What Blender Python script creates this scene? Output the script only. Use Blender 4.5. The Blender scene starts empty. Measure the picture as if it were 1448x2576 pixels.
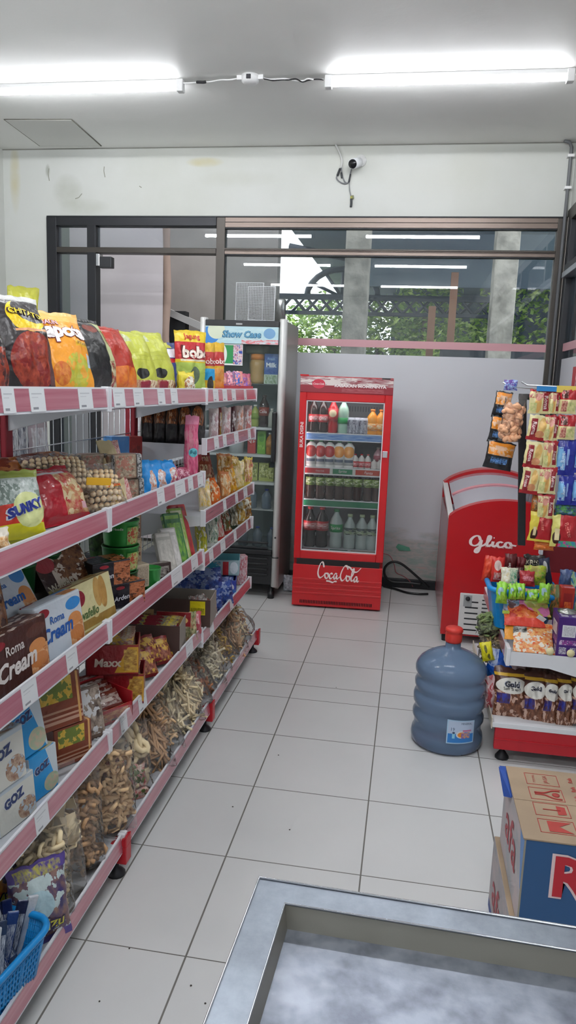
import bpy, math, random
from mathutils import Vector, Matrix, noise
random.seed(7)
rnd = random.uniform
C = bpy.context.scene.collection
SC = bpy.context.scene
ORD = 'first second third fourth fifth sixth seventh eighth ninth tenth'.split()
PI = math.pi
# ------------------------------------------------------------------ camera
W, H = 1448, 2576
F, YAW, PIT, ROL, CH = 1865.8, -0.15759, 0.16861, 0.03775, 1.3854
def axes():
    f = Vector((math.sin(YAW), math.cos(YAW), 0)); r = Vector((math.cos(YAW), -math.sin(YAW), 0)); u = Vector((0, 0, 1))
    f2 = f*math.cos(PIT)-u*math.sin(PIT); u2 = u*math.cos(PIT)+f*math.sin(PIT)
    return r*math.cos(ROL)+u2*math.sin(ROL), f2, u2*math.cos(ROL)-r*math.sin(ROL)
RR, FF, UU = axes()
CAM = Vector((0, 0, CH))
def at(px, py, ax, val):
    "world point seen at a photo pixel on the plane axis=val"
    i = 'xyz'.index(ax); d = FF*F+RR*(px-W/2)-UU*(py-H/2)
    return CAM+d*((val-CAM[i])/d[i])
def proj(P):
    d = Vector(P)-CAM; z = d.dot(FF)
    return (W/2+F*d.dot(RR)/z, H/2-F*d.dot(UU)/z)
def bis(fn, a, b, n=40):
    fa = fn(a)
    for _ in range(n):
        m = (a+b)/2
        if (fn(m) > 0) == (fa > 0): a = m
        else: b = m
    return (a+b)/2
cam = bpy.data.objects.new('camera', bpy.data.cameras.new('camera')); C.objects.link(cam)
cam.data.sensor_fit = 'VERTICAL'; cam.data.sensor_height = 36.0; cam.data.lens = 36.0*F/H
cam.data.clip_start = .02; cam.data.clip_end = 200
cam.matrix_world = Matrix(((RR.x, UU.x, -FF.x, 0), (RR.y, UU.y, -FF.y, 0), (RR.z, UU.z, -FF.z, CH), (0, 0, 0, 1)))
SC.camera = cam
# ------------------------------------------------------------------ materials
def col(h):
    if not isinstance(h, str): return tuple(h)+(1,)
    def l(c):
        c /= 255; return c/12.92 if c <= .04045 else ((c+.055)/1.055)**2.4
    return (l(int(h[0:2], 16)), l(int(h[2:4], 16)), l(int(h[4:6], 16)), 1)
class NT:
    def __init__(s, name):
        s.m = bpy.data.materials.new(name); s.m.use_nodes = True; s.t = s.m.node_tree
        s.b = s.t.nodes['Principled BSDF']; s.out = s.t.nodes['Material Output']
    def n(s, kind, **k):
        o = s.t.nodes.new(kind)
        for a, b in k.items():
            if a.startswith('i_'):
                key = a[2:]; key = int(key) if key.isdigit() else key.replace('_', ' ')
                o.inputs[key].default_value = b
            else: setattr(o, a, b)
        return o
    def l(s, a, b): s.t.links.new(a, b)
    def math(s, op, a, b=None, c=None):
        o = s.t.nodes.new('ShaderNodeMath'); o.operation = op
        for i, v in enumerate((a, b, c)):
            if v is None: continue
            if isinstance(v, (int, float)): o.inputs[i].default_value = v
            else: s.l(v, o.inputs[i])
        return o.outputs[0]
    def mix(s, fac, a, b):
        o = s.t.nodes.new('ShaderNodeMix'); o.data_type = 'RGBA'
        for sock, v in ((o.inputs[0], fac), (o.inputs[6], a), (o.inputs[7], b)):
            if isinstance(v, (int, float)): sock.default_value = v
            elif isinstance(v, str): sock.default_value = col(v)
            elif isinstance(v, tuple): sock.default_value = v
            else: s.l(v, sock)
        return o.outputs[2]
    def bump(s, scale, strength, dist=.002, detail=3, coord='Object', kind='noise'):
        tc = s.n('ShaderNodeTexCoord'); nz = s.n('ShaderNodeTexNoise', i_Scale=scale, i_Detail=detail)
        s.l(tc.outputs[coord], nz.inputs['Vector'])
        b = s.n('ShaderNodeBump', i_Strength=strength, i_Distance=dist)
        s.l(nz.outputs[0], b.inputs['Height']); s.l(b.outputs[0], s.b.inputs['Normal'])
MC = {}
def mat(name, c='cccccc', rough=.5, metal=0, spec=.5, emit=0, bump=None, var=None, trans=0, ior=1.45, coat=0):
    if name in MC: return MC[name]
    s = NT(name); b = s.b
    b.inputs['Base Color'].default_value = col(c); b.inputs['Roughness'].default_value = rough
    b.inputs['Metallic'].default_value = metal; b.inputs['Specular IOR Level'].default_value = spec
    b.inputs['Transmission Weight'].default_value = trans; b.inputs['IOR'].default_value = ior
    b.inputs['Coat Weight'].default_value = coat
    if emit:
        b.inputs['Emission Color'].default_value = col(c); b.inputs['Emission Strength'].default_value = emit
    if var:  # (scale, second colour, low, high)
        tc = s.n('ShaderNodeTexCoord'); nz = s.n('ShaderNodeTexNoise', i_Scale=var[0], i_Detail=5.0)
        s.l(tc.outputs['Object'], nz.inputs['Vector'])
        mr = s.n('ShaderNodeMapRange'); s.l(nz.outputs[0], mr.inputs[0]); mr.inputs[1].default_value = var[2]; mr.inputs[2].default_value = var[3]
        s.l(s.mix(mr.outputs[0], c, var[1]), b.inputs['Base Color'])
    if bump: s.bump(*bump)
    MC[name] = s.m
    return s.m
PK = {}
def pack(base, layers=(), rough=.33, crinkle=.25, key=None, spec=.5):
    """printed packaging: UV art made of simple layers
    ('r',x0,y0,x1,y1,col) ('e',cx,cy,rx,ry,col) ('n'|'N',x0,y0,x1,y1,scale,colA,colB[,colC]) noise picture in a rectangle|ellipse ('d',a,b,c,col) half plane a*x+b*y>c"""
    k = key or repr((base, layers, rough, crinkle))
    if k in PK: return PK[k]
    s = NT('print_%d' % len(PK)); b = s.b
    b.inputs['Roughness'].default_value = rough; b.inputs['Specular IOR Level'].default_value = spec
    uv = s.n('ShaderNodeUVMap'); sep = s.n('ShaderNodeSeparateXYZ'); s.l(uv.outputs[0], sep.inputs[0])
    U, V = sep.outputs[0], sep.outputs[1]
    cur = base
    for L in layers:
        t = L[0]
        if t == 'd':
            v = s.math('ADD', s.math('MULTIPLY', U, L[1]), s.math('MULTIPLY', V, L[2]))
            m = s.math('GREATER_THAN', v, L[3]); c = L[4]
        else:
            if t in 'eN' and t == 'e': cx, cy, rx, ry = L[1:5]
            elif t == 'e': pass
            else: cx, cy, rx, ry = (L[1]+L[3])/2, (L[2]+L[4])/2, (L[3]-L[1])/2, (L[4]-L[2])/2
            a = s.math('ABSOLUTE', s.math('DIVIDE', s.math('SUBTRACT', U, cx), rx))
            d = s.math('ABSOLUTE', s.math('DIVIDE', s.math('SUBTRACT', V, cy), ry))
            if t in 'eN': v = s.math('ADD', s.math('MULTIPLY', a, a), s.math('MULTIPLY', d, d))
            else: v = s.math('MAXIMUM', a, d)
            m = s.math('LESS_THAN', v, 1.0)
            if t in 'nN':
                dn_ = s.n('ShaderNodeTexNoise', i_Scale=L[5]*2.6, i_Detail=4.0); s.l(uv.outputs[0], dn_.inputs['Vector'])
                vm = s.n('ShaderNodeVectorMath'); vm.operation = 'MULTIPLY_ADD'; s.l(dn_.outputs['Color'], vm.inputs[0]); vm.inputs[1].default_value = (.9/L[5],)*3; s.l(uv.outputs[0], vm.inputs[2])
                vo = s.n('ShaderNodeTexVoronoi', i_Scale=L[5]*2.4); s.l(vm.outputs[0], vo.inputs['Vector'])
                sc = s.n('ShaderNodeSeparateColor'); s.l(vo.outputs['Color'], sc.inputs[0])
                nz = s.n('ShaderNodeTexNoise', i_Scale=L[5]*2.2, i_Detail=5.0); s.l(uv.outputs[0], nz.inputs['Vector'])
                f = s.math('MULTIPLY_ADD', s.math('SUBTRACT', nz.outputs[0], .5), 2.6, s.math('MULTIPLY_ADD', sc.outputs[0], .6, s.math('MULTIPLY', vo.outputs['Distance'], .45)))
                cc = s.mix(s.math('MINIMUM', s.math('MAXIMUM', f, 0.0), 1.0), L[6], L[7])
                if len(L) > 8: cc = s.mix(s.math('GREATER_THAN', sc.outputs[1], .66), cc, L[8])
                c = cc
            else: c = L[5]
        cur = s.mix(m, cur, c)
    if isinstance(cur, str): b.inputs['Base Color'].default_value = col(cur)
    else: s.l(cur, b.inputs['Base Color'])
    if crinkle: s.bump(24, min(1, crinkle*2.2), .014, 3)
    PK[k] = s.m
    return s.m
def film(name, c='ffffff', haze=.05, rough=.1, gloss=.22):
    "thin clear plastic"
    if name in MC: return MC[name]
    s = NT(name); t = s.n('ShaderNodeBsdfTransparent'); t.inputs[0].default_value = (1, 1, 1, 1)
    g = s.n('ShaderNodeBsdfGlossy', i_Roughness=rough); d = s.n('ShaderNodeBsdfDiffuse'); d.inputs[0].default_value = col(c)
    lw = s.n('ShaderNodeLayerWeight', i_Blend=gloss)
    tc = s.n('ShaderNodeTexCoord'); nz = s.n('ShaderNodeTexNoise', i_Scale=30.0, i_Detail=2.0); s.l(tc.outputs['Object'], nz.inputs['Vector'])
    bp = s.n('ShaderNodeBump', i_Strength=.8, i_Distance=.02); s.l(nz.outputs[0], bp.inputs['Height'])
    s.l(bp.outputs[0], g.inputs['Normal']); s.l(bp.outputs[0], lw.inputs['Normal'])
    m1 = s.n('ShaderNodeMixShader'); s.l(lw.outputs['Fresnel'], m1.inputs[0]); s.l(t.outputs[0], m1.inputs[1]); s.l(g.outputs[0], m1.inputs[2])
    m2 = s.n('ShaderNodeMixShader'); m2.inputs[0].default_value = haze; s.l(m1.outputs[0], m2.inputs[1]); s.l(d.outputs[0], m2.inputs[2])
    s.l(m2.outputs[0], s.out.inputs[0]); MC[name] = s.m
    return s.m
def glass(name, tint=(1, 1, 1), ior=1.5, haze=0, hazec='8090a0'):
    if name in MC: return MC[name]
    s = NT(name); t = s.n('ShaderNodeBsdfTransparent'); t.inputs[0].default_value = tint+(1,)
    g = s.n('ShaderNodeBsdfGlossy', i_Roughness=.0); fr = s.n('ShaderNodeFresnel', i_IOR=ior)
    m1 = s.n('ShaderNodeMixShader'); s.l(fr.outputs[0], m1.inputs[0]); s.l(t.outputs[0], m1.inputs[1]); s.l(g.outputs[0], m1.inputs[2])
    o = m1
    if haze:
        d = s.n('ShaderNodeBsdfDiffuse'); d.inputs[0].default_value = col(hazec)
        o = s.n('ShaderNodeMixShader'); o.inputs[0].default_value = haze; s.l(m1.outputs[0], o.inputs[1]); s.l(d.outputs[0], o.inputs[2])
    s.l(o.outputs[0], s.out.inputs[0]); MC[name] = s.m
    return s.m
# ------------------------------------------------------------------ text
TX = {}
def glyphs(txt, bold=0.0, shear=0.0):
    k = (txt, bold, shear)
    if k in TX: return TX[k]
    cu = bpy.data.curves.new('t', 'FONT'); cu.body = txt; cu.offset = bold; cu.shear = shear; cu.align_x = 'CENTER'; cu.align_y = 'CENTER'
    cu.resolution_u = 2; cu.size = 1
    o = bpy.data.objects.new('t', cu); me = o.to_mesh()
    vs = [(v.co.x, v.co.y) for v in me.vertices]; fs = [tuple(p.vertices) for p in me.polygons]
    o.to_mesh_clear(); bpy.data.objects.remove(o); bpy.data.curves.remove(cu)
    if vs:
        cx = (min(v[0] for v in vs)+max(v[0] for v in vs))/2; cy = (min(v[1] for v in vs)+max(v[1] for v in vs))/2
        w = max(v[0] for v in vs)-min(v[0] for v in vs); h = max(v[1] for v in vs)-min(v[1] for v in vs)
        vs = [(x-cx, y-cy) for x, y in vs]
    else: w = h = 1
    TX[k] = (vs, fs, w, h)
    return TX[k]
# ------------------------------------------------------------------ mesh builder
class MB:
    def __init__(s): s.v = []; s.f = []; s.mi = []; s.uv = []; s.sm = []; s.mats = []; s.T = Matrix()
    def m(s, mt):
        if mt not in s.mats: s.mats.append(mt)
        return s.mats.index(mt)
    def add(s, pts, faces, mt, uvs=None, smooth=False):
        b = len(s.v); s.v += [tuple(s.T @ Vector(p)) for p in pts]; k = s.m(mt)
        for i, f in enumerate(faces):
            s.f.append(tuple(b+j for j in f)); s.mi.append(k); s.sm.append(smooth)
            s.uv.append([uvs[j] for j in f] if uvs else [(0, 0)]*len(f))
        return s
    def quad(s, a, b, c, d, mt): return s.add([a, b, c, d], [(0, 1, 2, 3)], mt, [(0, 0), (1, 0), (1, 1), (0, 1)])
    def box(s, x0, y0, z0, x1, y1, z1, mt, mtop=None, mside=None, mback=None):
        P = lambda i: ((x0, x1)[i & 1], (y0, y1)[i >> 1 & 1], (z0, z1)[i >> 2 & 1])
        Q = [(0, 1, 5, 4, mt), (1, 3, 7, 5, mside or mt), (3, 2, 6, 7, mback or mside or mt), (2, 0, 4, 6, mside or mt), (4, 5, 7, 6, mtop or mt), (2, 3, 1, 0, mside or mt)]
        # shared vertices so that bevels work
        b = len(s.v); s.v += [tuple(s.T @ Vector(P(i))) for i in range(8)]
        for q in Q:
            s.f.append(tuple(b+j for j in q[:4])); s.mi.append(s.m(q[4])); s.sm.append(False); s.uv.append([(0, 0), (1, 0), (1, 1), (0, 1)])
        return s
    def lathe(s, prof, mt, seg=20, cx=0, cy=0, smooth=True, sx=1, sy=1):
        n = len(prof); pts = []; uvs = []
        for i, (r, z) in enumerate(prof):
            for j in range(seg):
                a = 2*PI*j/seg+PI/2; pts.append((cx+r*math.cos(a)*sx, cy+r*math.sin(a)*sy, z)); uvs.append((j/seg, i/(n-1)))
        fs = [(i*seg+j, i*seg+(j+1) % seg, (i+1)*seg+(j+1) % seg, (i+1)*seg+j) for i in range(n-1) for j in range(seg)]
        s.add(pts, fs, mt, uvs, smooth)
        b = len(s.v)-len(pts)
        for row, rev in ((0, True), (n-1, False)):
            if prof[row][0] > 1e-5:
                f = [b+row*seg+j for j in range(seg)]
                if rev: f.reverse()
                s.f.append(tuple(f)); s.mi.append(s.m(mt)); s.sm.append(False); s.uv.append([(0, 0)]*seg)
        return s
    def tube(s, pts, r, mt, seg=6, closed=False, smooth=True, radii=None):
        pts = [Vector(p) for p in pts]; n = len(pts); up = None; out = []
        for i, p in enumerate(pts):
            a = pts[(i-1) % n] if closed or i > 0 else p; c = pts[(i+1) % n] if closed or i < n-1 else p
            t = (c-a).normalized() if (c-a).length > 1e-9 else Vector((0, 0, 1))
            if up is None: up = t.orthogonal().normalized()
            up = (up-t*up.dot(t)); up = up.normalized() if up.length > 1e-6 else t.orthogonal().normalized()
            sd = t.cross(up); rr = radii[i] if radii else r
            out += [tuple(p+(up*math.cos(2*PI*j/seg)+sd*math.sin(2*PI*j/seg))*rr) for j in range(seg)]
        fs = [(i*seg+j, i*seg+(j+1) % seg, ((i+1) % n)*seg+(j+1) % seg, ((i+1) % n)*seg+j) for i in range(n if closed else n-1) for j in range(seg)]
        if not closed: fs += [tuple(range(seg))[::-1], tuple((n-1)*seg+j for j in range(seg))]
        return s.add(out, fs, mt, None, smooth)
    def surf(s, S, nu, nv, mt, smooth=True, flip=False):
        pts = []; uvs = []
        for j in range(nv+1):
            for i in range(nu+1): pts.append(tuple(S(i/nu, j/nv))); uvs.append((i/nu, j/nv))
        fs = []
        for j in range(nv):
            for i in range(nu):
                a = j*(nu+1)+i; q = (a, a+1, a+nu+2, a+nu+1); fs.append(q[::-1] if flip else q)
        return s.add(pts, fs, mt, uvs, smooth)
    def text(s, txt, mt, S, cx, cy, w=None, h=None, ang=0, bold=.0, shear=0, aspect=1, grow=0):
        """S maps (u,v) in 0..1 to a point a hair above the surface; aspect = surface width/height"""
        vs, fs, tw, th = glyphs(txt, bold, shear)
        tw0, th0 = glyphs(txt, 0, shear)[2:] if bold else (tw, th)
        k = (w/tw0) if w else 1; kh = (h*1.0/th0) if h else k*aspect
        if not w: k = kh/aspect
        ca, sa = math.cos(ang), math.sin(ang); pts = []
        for x, y in vs:
            X, Y = x*k, y*kh/aspect
            X, Y = X*ca-Y*sa, (X*sa+Y*ca)*aspect
            pts.append(tuple(S(cx+X, cy+Y)))
        return s.add(pts, fs, mt)
    _lift = 0
    def stroke(s, pts, mt, S, cx, cy, k, r, aspect=1, nib=None):
        "drawn script line as a flat ribbon on a surface"
        P = catmull(pts, 6); L = []; Rr = []
        for i, p in enumerate(P):
            a = P[max(0, i-1)]; c = P[min(len(P)-1, i+1)]; tx, ty = c[0]-a[0], c[1]-a[1]; l = math.hypot(tx, ty) or 1; tx /= l; ty /= l
            rr = r
            if nib: rr = r*(nib[1]+(1-nib[1])*abs(tx*math.sin(nib[0])-ty*math.cos(nib[0])))
            L.append((p[0]-ty*rr, p[1]+tx*rr)); Rr.append((p[0]+ty*rr, p[1]-tx*rr))
        n = len(P)
        def f(i, q):
            x, y, z = S(cx+q[0]*k, cy+q[1]*k*aspect); return (x, y-(s._lift+i)*1.5e-5, z)
        pts_ = [f(i, q) for i, q in enumerate(L)]+[f(i, q) for i, q in enumerate(Rr)]; s._lift += n
        return s.add(pts_, [(i, i+n, i+n+1, i+1) for i in range(n-1)], mt)
    def build(s, name, parent=None, loc=(0, 0, 0), rot=(0, 0, 0), bevel=0, kind=None, label=None, bseg=2):
        me = bpy.data.meshes.new(name); me.from_pydata(s.v, [], s.f)
        for q in s.mats: me.materials.append(q)
        me.polygons.foreach_set('material_index', s.mi); me.polygons.foreach_set('use_smooth', s.sm)
        ul = me.uv_layers.new(name='UVMap'); flat = []
        for u in s.uv:
            for q in u: flat += [q[0], q[1]]
        ul.data.foreach_set('uv', flat); me.update()
        o = bpy.data.objects.new(name, me); C.objects.link(o); o.location = loc; o.rotation_euler = rot
        if parent: o.parent = parent
        if bevel:
            b = o.modifiers.new('bevel', 'BEVEL'); b.width = bevel; b.segments = bseg; b.limit_method = 'ANGLE'; b.angle_limit = .6
        if kind: o['kind'] = kind
        if label: o['label'] = label
        return o
def catmull(P, n=6):
    out = []
    for i in range(len(P)-1):
        p0 = P[max(0, i-1)]; p1 = P[i]; p2 = P[i+1]; p3 = P[min(len(P)-1, i+2)]
        for j in range(n):
            t = j/n
            out.append(tuple(.5*((2*b)+(-a+c)*t+(2*a-5*b+4*c-d)*t*t+(-a+3*b-3*c+d)*t**3) for a, b, c, d in zip(p0, p1, p2, p3)))
    out.append(tuple(P[-1])); return out
def tag(o, label, cat, group=None, kind=None):
    o['label'] = label; o['category'] = cat
    if group: o['group'] = group
    if kind: o['kind'] = kind
    return o
def thing(name, label, cat, loc=(0, 0, 0), rz=0, group=None):
    o = bpy.data.objects.new(name, None); C.objects.link(o); o.location = loc; o.rotation_euler = (0, 0, rz)
    o.empty_display_size = .05
    return tag(o, label, cat, group)
def struct(mb, name, parent=None, **k):
    o = mb.build(name, parent, **k)
    if not parent: o['kind'] = 'structure'
    return o
def rootstruct(name, loc=(0, 0, 0)):
    o = bpy.data.objects.new(name, None); C.objects.link(o); o.location = loc; o['kind'] = 'structure'; return o
def copytree(o, parent=None):
    c = o.copy(); C.objects.link(c); c.parent = parent
    for ch in list(o.children): copytree(ch, c)
    return c
# ================================================================== SETTING
XL, XR, YB, YF, ZC = -2.97, .92, 5.2, -3.0, 2.96
def noisy_wall(name, c1, c2, c3, scale, rough=.7, bs=6, bstr=.15):
    s = NT(name); tc = s.n('ShaderNodeTexCoord'); nz = s.n('ShaderNodeTexNoise', i_Scale=scale, i_Detail=6.0); s.l(tc.outputs['Object'], nz.inputs['Vector'])
    r = s.n('ShaderNodeValToRGB'); e = r.color_ramp.elements; e[0].position = .3; e[0].color = col(c1); e[1].position = .62; e[1].color = col(c2)
    s.l(nz.outputs[0], r.inputs[0]); n2 = s.n('ShaderNodeTexNoise', i_Scale=scale*.35, i_Detail=3.0); s.l(tc.outputs['Object'], n2.inputs['Vector'])
    mr = s.n('ShaderNodeMapRange'); mr.inputs[1].default_value = .58; mr.inputs[2].default_value = .75; s.l(n2.outputs[0], mr.inputs[0])
    s.l(s.mix(s.math('MULTIPLY', mr.outputs[0], .5), r.outputs[0], c3), s.b.inputs['Base Color'])
    s.b.inputs['Roughness'].default_value = rough; s.bump(bs, bstr, .01, 6); return s.m
M_wall = noisy_wall('wall_paint', 'c1c3bc', 'cbcdc9', 'bfbea9', 1.6)
M_ceil = noisy_wall('ceiling_paint', 'e9e9e6','efefec','e4e4e2', 1.2, .55, 5, .4)
# floor tiles
s = NT('floor_tile'); tc = s.n('ShaderNodeTexCoord'); nz = s.n('ShaderNodeTexNoise', i_Scale=2.2, i_Detail=5.0); s.l(tc.outputs['Object'], nz.inputs['Vector'])
r = s.n('ShaderNodeValToRGB'); r.color_ramp.elements[0].position = 0; r.color_ramp.elements[0].color = col('c3c4c4'); r.color_ramp.elements[1].position = 1; r.color_ramp.elements[1].color = col('d6d6d5')
s.l(nz.outputs[0], r.inputs[0])
s.l(r.outputs[0], s.b.inputs['Base Color'])
rg = s.n('ShaderNodeMapRange'); rg.inputs[3].default_value = .2; rg.inputs[4].default_value = .42; s.b.inputs['Roughness'].default_value = .3
s.b.inputs['Specular IOR Level'].default_value = .4
M_tile = s.m
M_grout = mat('grout', '6d6a66', .9)
fl = MB().box(XL-.1, YF-.1, -.05, XR+.1, YB+.05, 0, M_tile); fl = struct(fl, 'floor')
g = MB()
for y in (-1.647, -1.247, -.847, -.447, -.047, .3525, .7525, 1.1525, 1.5525, 1.9525, 2.3525, 2.7525, 3.12, 3.276, 3.57, 3.973, 4.375, 4.775, 5.17): g.box(XL, y-.0013, 0, XR, y+.0013, .0006, M_grout)
for x, a, b in ((-2.317, YF, YB), (-1.917, YF, YB), (-1.517, YF, YB), (-1.117, YF, 3.12), (-.717, YF, 3.276), (-.857, 3.12, YB), (-1.257, 3.12, YB), (-.458, YF, YB), (-.058, YF, YB), (.343, YF, YB), (.743, YF, YB)):
    w = .0022 if x > -.8 else .0016; g.box(x-w, a, 0, x+w, b, .0007, M_grout)
g.build('grout_lines', fl)
M_speck = mat('dirt_speck', '3c3833', .9)
g = MB()
for px, py in ((728, 2088), (845, 1730), (1071, 1784), (325, 2387), (585, 2030), (516, 2525), (1180, 1735), (700, 1900), (250, 2520), (480, 2480)):
    p = at(px, py, 'z', 0); g.lathe([(.004*rnd(.5, 1), .0008), (.002, .002)], M_speck, 6, p.x, p.y)
g.build('dirt_specks', fl)
struct(MB().box(XL-.1, YF-.1, ZC, XR+.1, YB+.1, ZC+.08, M_ceil), 'ceiling')
struct(MB().box(XL-.1, YF, 0, XL, YB+.1, ZC, M_wall), 'wall_left')
struct(MB().box(XL-.1, YF-.1, 0, XR+.1, YF, ZC, M_wall), 'wall_front')
wb = MB(); wb.box(XL, YB, 0, -2.64, YB+.14, ZC, M_wall).box(-2.64, YB, 2.503, XR, YB+.14, ZC, M_wall)
wb = struct(wb, 'wall_back')
q = NT.__new__(NT); q.m = M_wall.copy(); q.m.name = 'wall_paint_stained'; q.t = q.m.node_tree; bb = q.t.nodes['Principled BSDF']; tc = q.n('ShaderNodeTexCoord'); sp = q.n('ShaderNodeSeparateXYZ'); q.l(tc.outputs['Object'], sp.inputs[0]); nz = q.n('ShaderNodeTexNoise', i_Scale=9.0, i_Detail=6.0); q.l(tc.outputs['Object'], nz.inputs['Vector'])
src = bb.inputs['Base Color'].links[0].from_socket
for (px, py, rx, rz, c, k) in ((515, 408, .14, .035, 'b9ac6a', .8), (38, 450, .045, .25, 'bcb074', .7), (170, 480, .12, .12, '9c9f90', .6), (210, 520, .2, .06, 'a3a698', .5), (600, 450, .3, .06, 'b3b4a6', .35), (120, 430, .02, .05, '8a8c80', .8)):
    a = at(px, py, 'y', YB); u = q.math('POWER', q.math('DIVIDE', q.math('SUBTRACT', sp.outputs[0], a.x), rx), 2.0); v = q.math('POWER', q.math('DIVIDE', q.math('SUBTRACT', sp.outputs[2], a.z), rz), 2.0)
    f = q.math('MULTIPLY', q.math('SUBTRACT', 1.0, q.math('ADD', u, v)), q.math('MULTIPLY', nz.outputs[0], k*1.3)); f = q.math('MINIMUM', q.math('MAXIMUM', f, 0.0), .6); src = q.mix(f, src, c)
q.l(src, bb.inputs['Base Color']); wb.data.materials[0] = q.m
# stains, cracks and a few nail marks on the back wall
M_stain = mat('old_stain', 'cfcb9a', .85); M_mark = mat('wall_mark', '8b8c80', .9)
def ribbon_wall(mb, pts, w, m, y=YB-.0006):
    P = [at(a, b, 'y', y) for a, b in pts]
    for a, b in zip(P, P[1:]):
        n = Vector((-(b-a).z, 0, (b-a).x)).normalized()*w/2; mb.quad(a-n, b-n, b+n, a+n, m)
mk = MB()
for pts in (((123, 424), (121, 437), (124, 455)), ((262, 419), (261, 430), (264, 446)), ((206, 487), (198, 497), (189, 500)), ((350, 468), (356, 472))): ribbon_wall(mk, pts, .006, M_mark)
mk.build('wall_marks', wb)
# ceiling hatch
h = MB(); hp = [at(*q, 'z', ZC-.001) for q in ((10, 300), (180, 300), (255, 367), (100, 367))]
for a, b in zip(hp, hp[1:]+hp[:1]): h.tube([a, b], .0035, mat('hatch_gap', '77756c', .8), 4)
hc = sum(hp, Vector())/4; hq = [tuple(hc+(q-hc)*.975) for q in hp]; hq2 = [(x, y, z-.004) for x, y, z in hq]; h.add(hq+hq2, [(0, 1, 2, 3), (7, 6, 5, 4), (0, 4, 5, 1), (1, 5, 6, 2), (2, 6, 7, 3), (3, 7, 4, 0)], mat('hatch_board', 'd8d8d4', .7))
struct(h, 'trim_1')
struct(MB().box(XL, YB-.004, ZC-.006, XR, YB, ZC, mat('ceiling_joint', '8a8a84', .8)), 'trim_2')
# --- window wall, aluminium frames
M_al = mat('dark_aluminium', '47433f', .42, .55); M_alb = mat('brown_aluminium', '6e625b', .38, .6); M_blk = mat('black_frame', '26272b', .45, .3)
M_gl = glass('window_glass', (.87, .89, .90), 1.75, .05, '6f8aa0')
M_frost = mat('frosted_film', 'd4d5da', .38, 0, .5, var=(1.1, 'cdcfd5', .35, .7)); M_pink = mat('pink_film', 'c4949a', .5)
for _m in (M_frost,):   # film worn and smeared near the floor
    nt = _m.node_tree; q = NT.__new__(NT); q.t = nt; bb = nt.nodes['Principled BSDF']; tc = q.n('ShaderNodeTexCoord'); sp = q.n('ShaderNodeSeparateXYZ'); q.l(tc.outputs['Object'], sp.inputs[0])
    mp = q.n('ShaderNodeMapping'); mp.inputs['Scale'].default_value = (5, 1, 16); q.l(tc.outputs['Object'], mp.inputs[0]); nz = q.n('ShaderNodeTexNoise', i_Scale=1.2, i_Detail=6.0); q.l(mp.outputs[0], nz.inputs['Vector'])
    hgt = q.math('ADD', sp.outputs[2], q.math('MULTIPLY', q.math('SUBTRACT', nz.outputs[0], .5), .35)); mr = q.n('ShaderNodeMapRange'); q.l(hgt, mr.inputs[0]); mr.inputs[1].default_value = .42; mr.inputs[2].default_value = .30
    rp = q.n('ShaderNodeValToRGB'); E_ = rp.color_ramp.elements; E_[0].position = .3; E_[0].color = col('c0a8a4'); E_[1].position = .7; E_[1].color = col('94a89e')
    for ps, cc in ((.42, 'a6aca8'), (.5, 'bdb4b0'), (.6, 'a0aaa6')): e_ = E_.new(ps); e_.color = col(cc)
    n3 = q.n('ShaderNodeTexNoise', i_Scale=2.0, i_Detail=6.0); q.l(mp.outputs[0], n3.inputs['Vector']); q.l(n3.outputs[0], rp.inputs[0])
    src = bb.inputs['Base Color'].links[0].from_socket; q.l(q.mix(mr.outputs[0], src, rp.outputs[0]), bb.inputs['Base Color'])
    tl = q.n('ShaderNodeBsdfTranslucent'); tl.inputs[0].default_value = col('d8dade'); ms = q.n('ShaderNodeMixShader'); ms.inputs[0].default_value = .12; q.l(bb.outputs[0], ms.inputs[1]); q.l(tl.outputs[0], ms.inputs[2]); q.l(ms.outputs[0], nt.nodes['Material Output'].inputs[0])

def frames(mb, xs, zs): pass
w1 = rootstruct('window_1')
fr = MB()
NB = [0]
def bar(x0, z0, x1, z1, m, y0=YB-.012, y1=YB+.06):
    NB[0] += 1; e = NB[0]*.0003; fr.box(x0, y0-e, z0, x1, y1+e, z1, m)
bar(-1.395, .0, -1.335, 2.503, M_al); bar(.85, 0, XR, 2.503, M_al); bar(-1.335, 2.438, .85, 2.503, M_alb); bar(-1.335, 2.47, .85, 2.474, M_blk, YB-.014)
bar(-1.335, 2.262, .85, 2.30, M_alb); bar(-1.335, 2.282, .85, 2.286, M_blk, YB-.014); bar(-1.335, 2.29, .85, 2.302, M_al, YB-.02); bar(-1.335, 0, .85, .06, M_blk, YB-.02)
bar(-2.64, 2.503, XR, 2.512, M_blk); bar(-1.335, 2.43, .85, 2.44, M_blk, YB-.005, YB+.03); bar(-1.335, 2.254, .85, 2.264, M_blk, YB-.005, YB+.03)
fr.build('window_frame', w1, bevel=.003)
MB().box(-1.335, YB+.02, 2.30, .85, YB+.026, 2.438, M_gl).build('transom_pane', w1)
MB().box(-1.335, YB+.02, .06, .85, YB+.026, 2.262, M_gl).build('pane', w1)
ff = MB(); ff.box(-1.335, YB+.013, .06, .85, YB+.017, 1.617, M_frost)
# peeling film and old paint low down
ff.add([(-.03, YB+.0085, .31), (.05, YB+.0085, .29), (.06, YB+.0085, .265), (-.02, YB+.0085, .262), (-.045, YB+.0085, .285)], [(0, 4, 3, 2, 1)], mat('green_paint', '5f9c84', .7))
ff.build('frosted_film', w1)
MB().box(-1.335, YB+.013, 1.665, .85, YB+.017, 1.714, M_pink).build('pink_stripe', w1)
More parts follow.
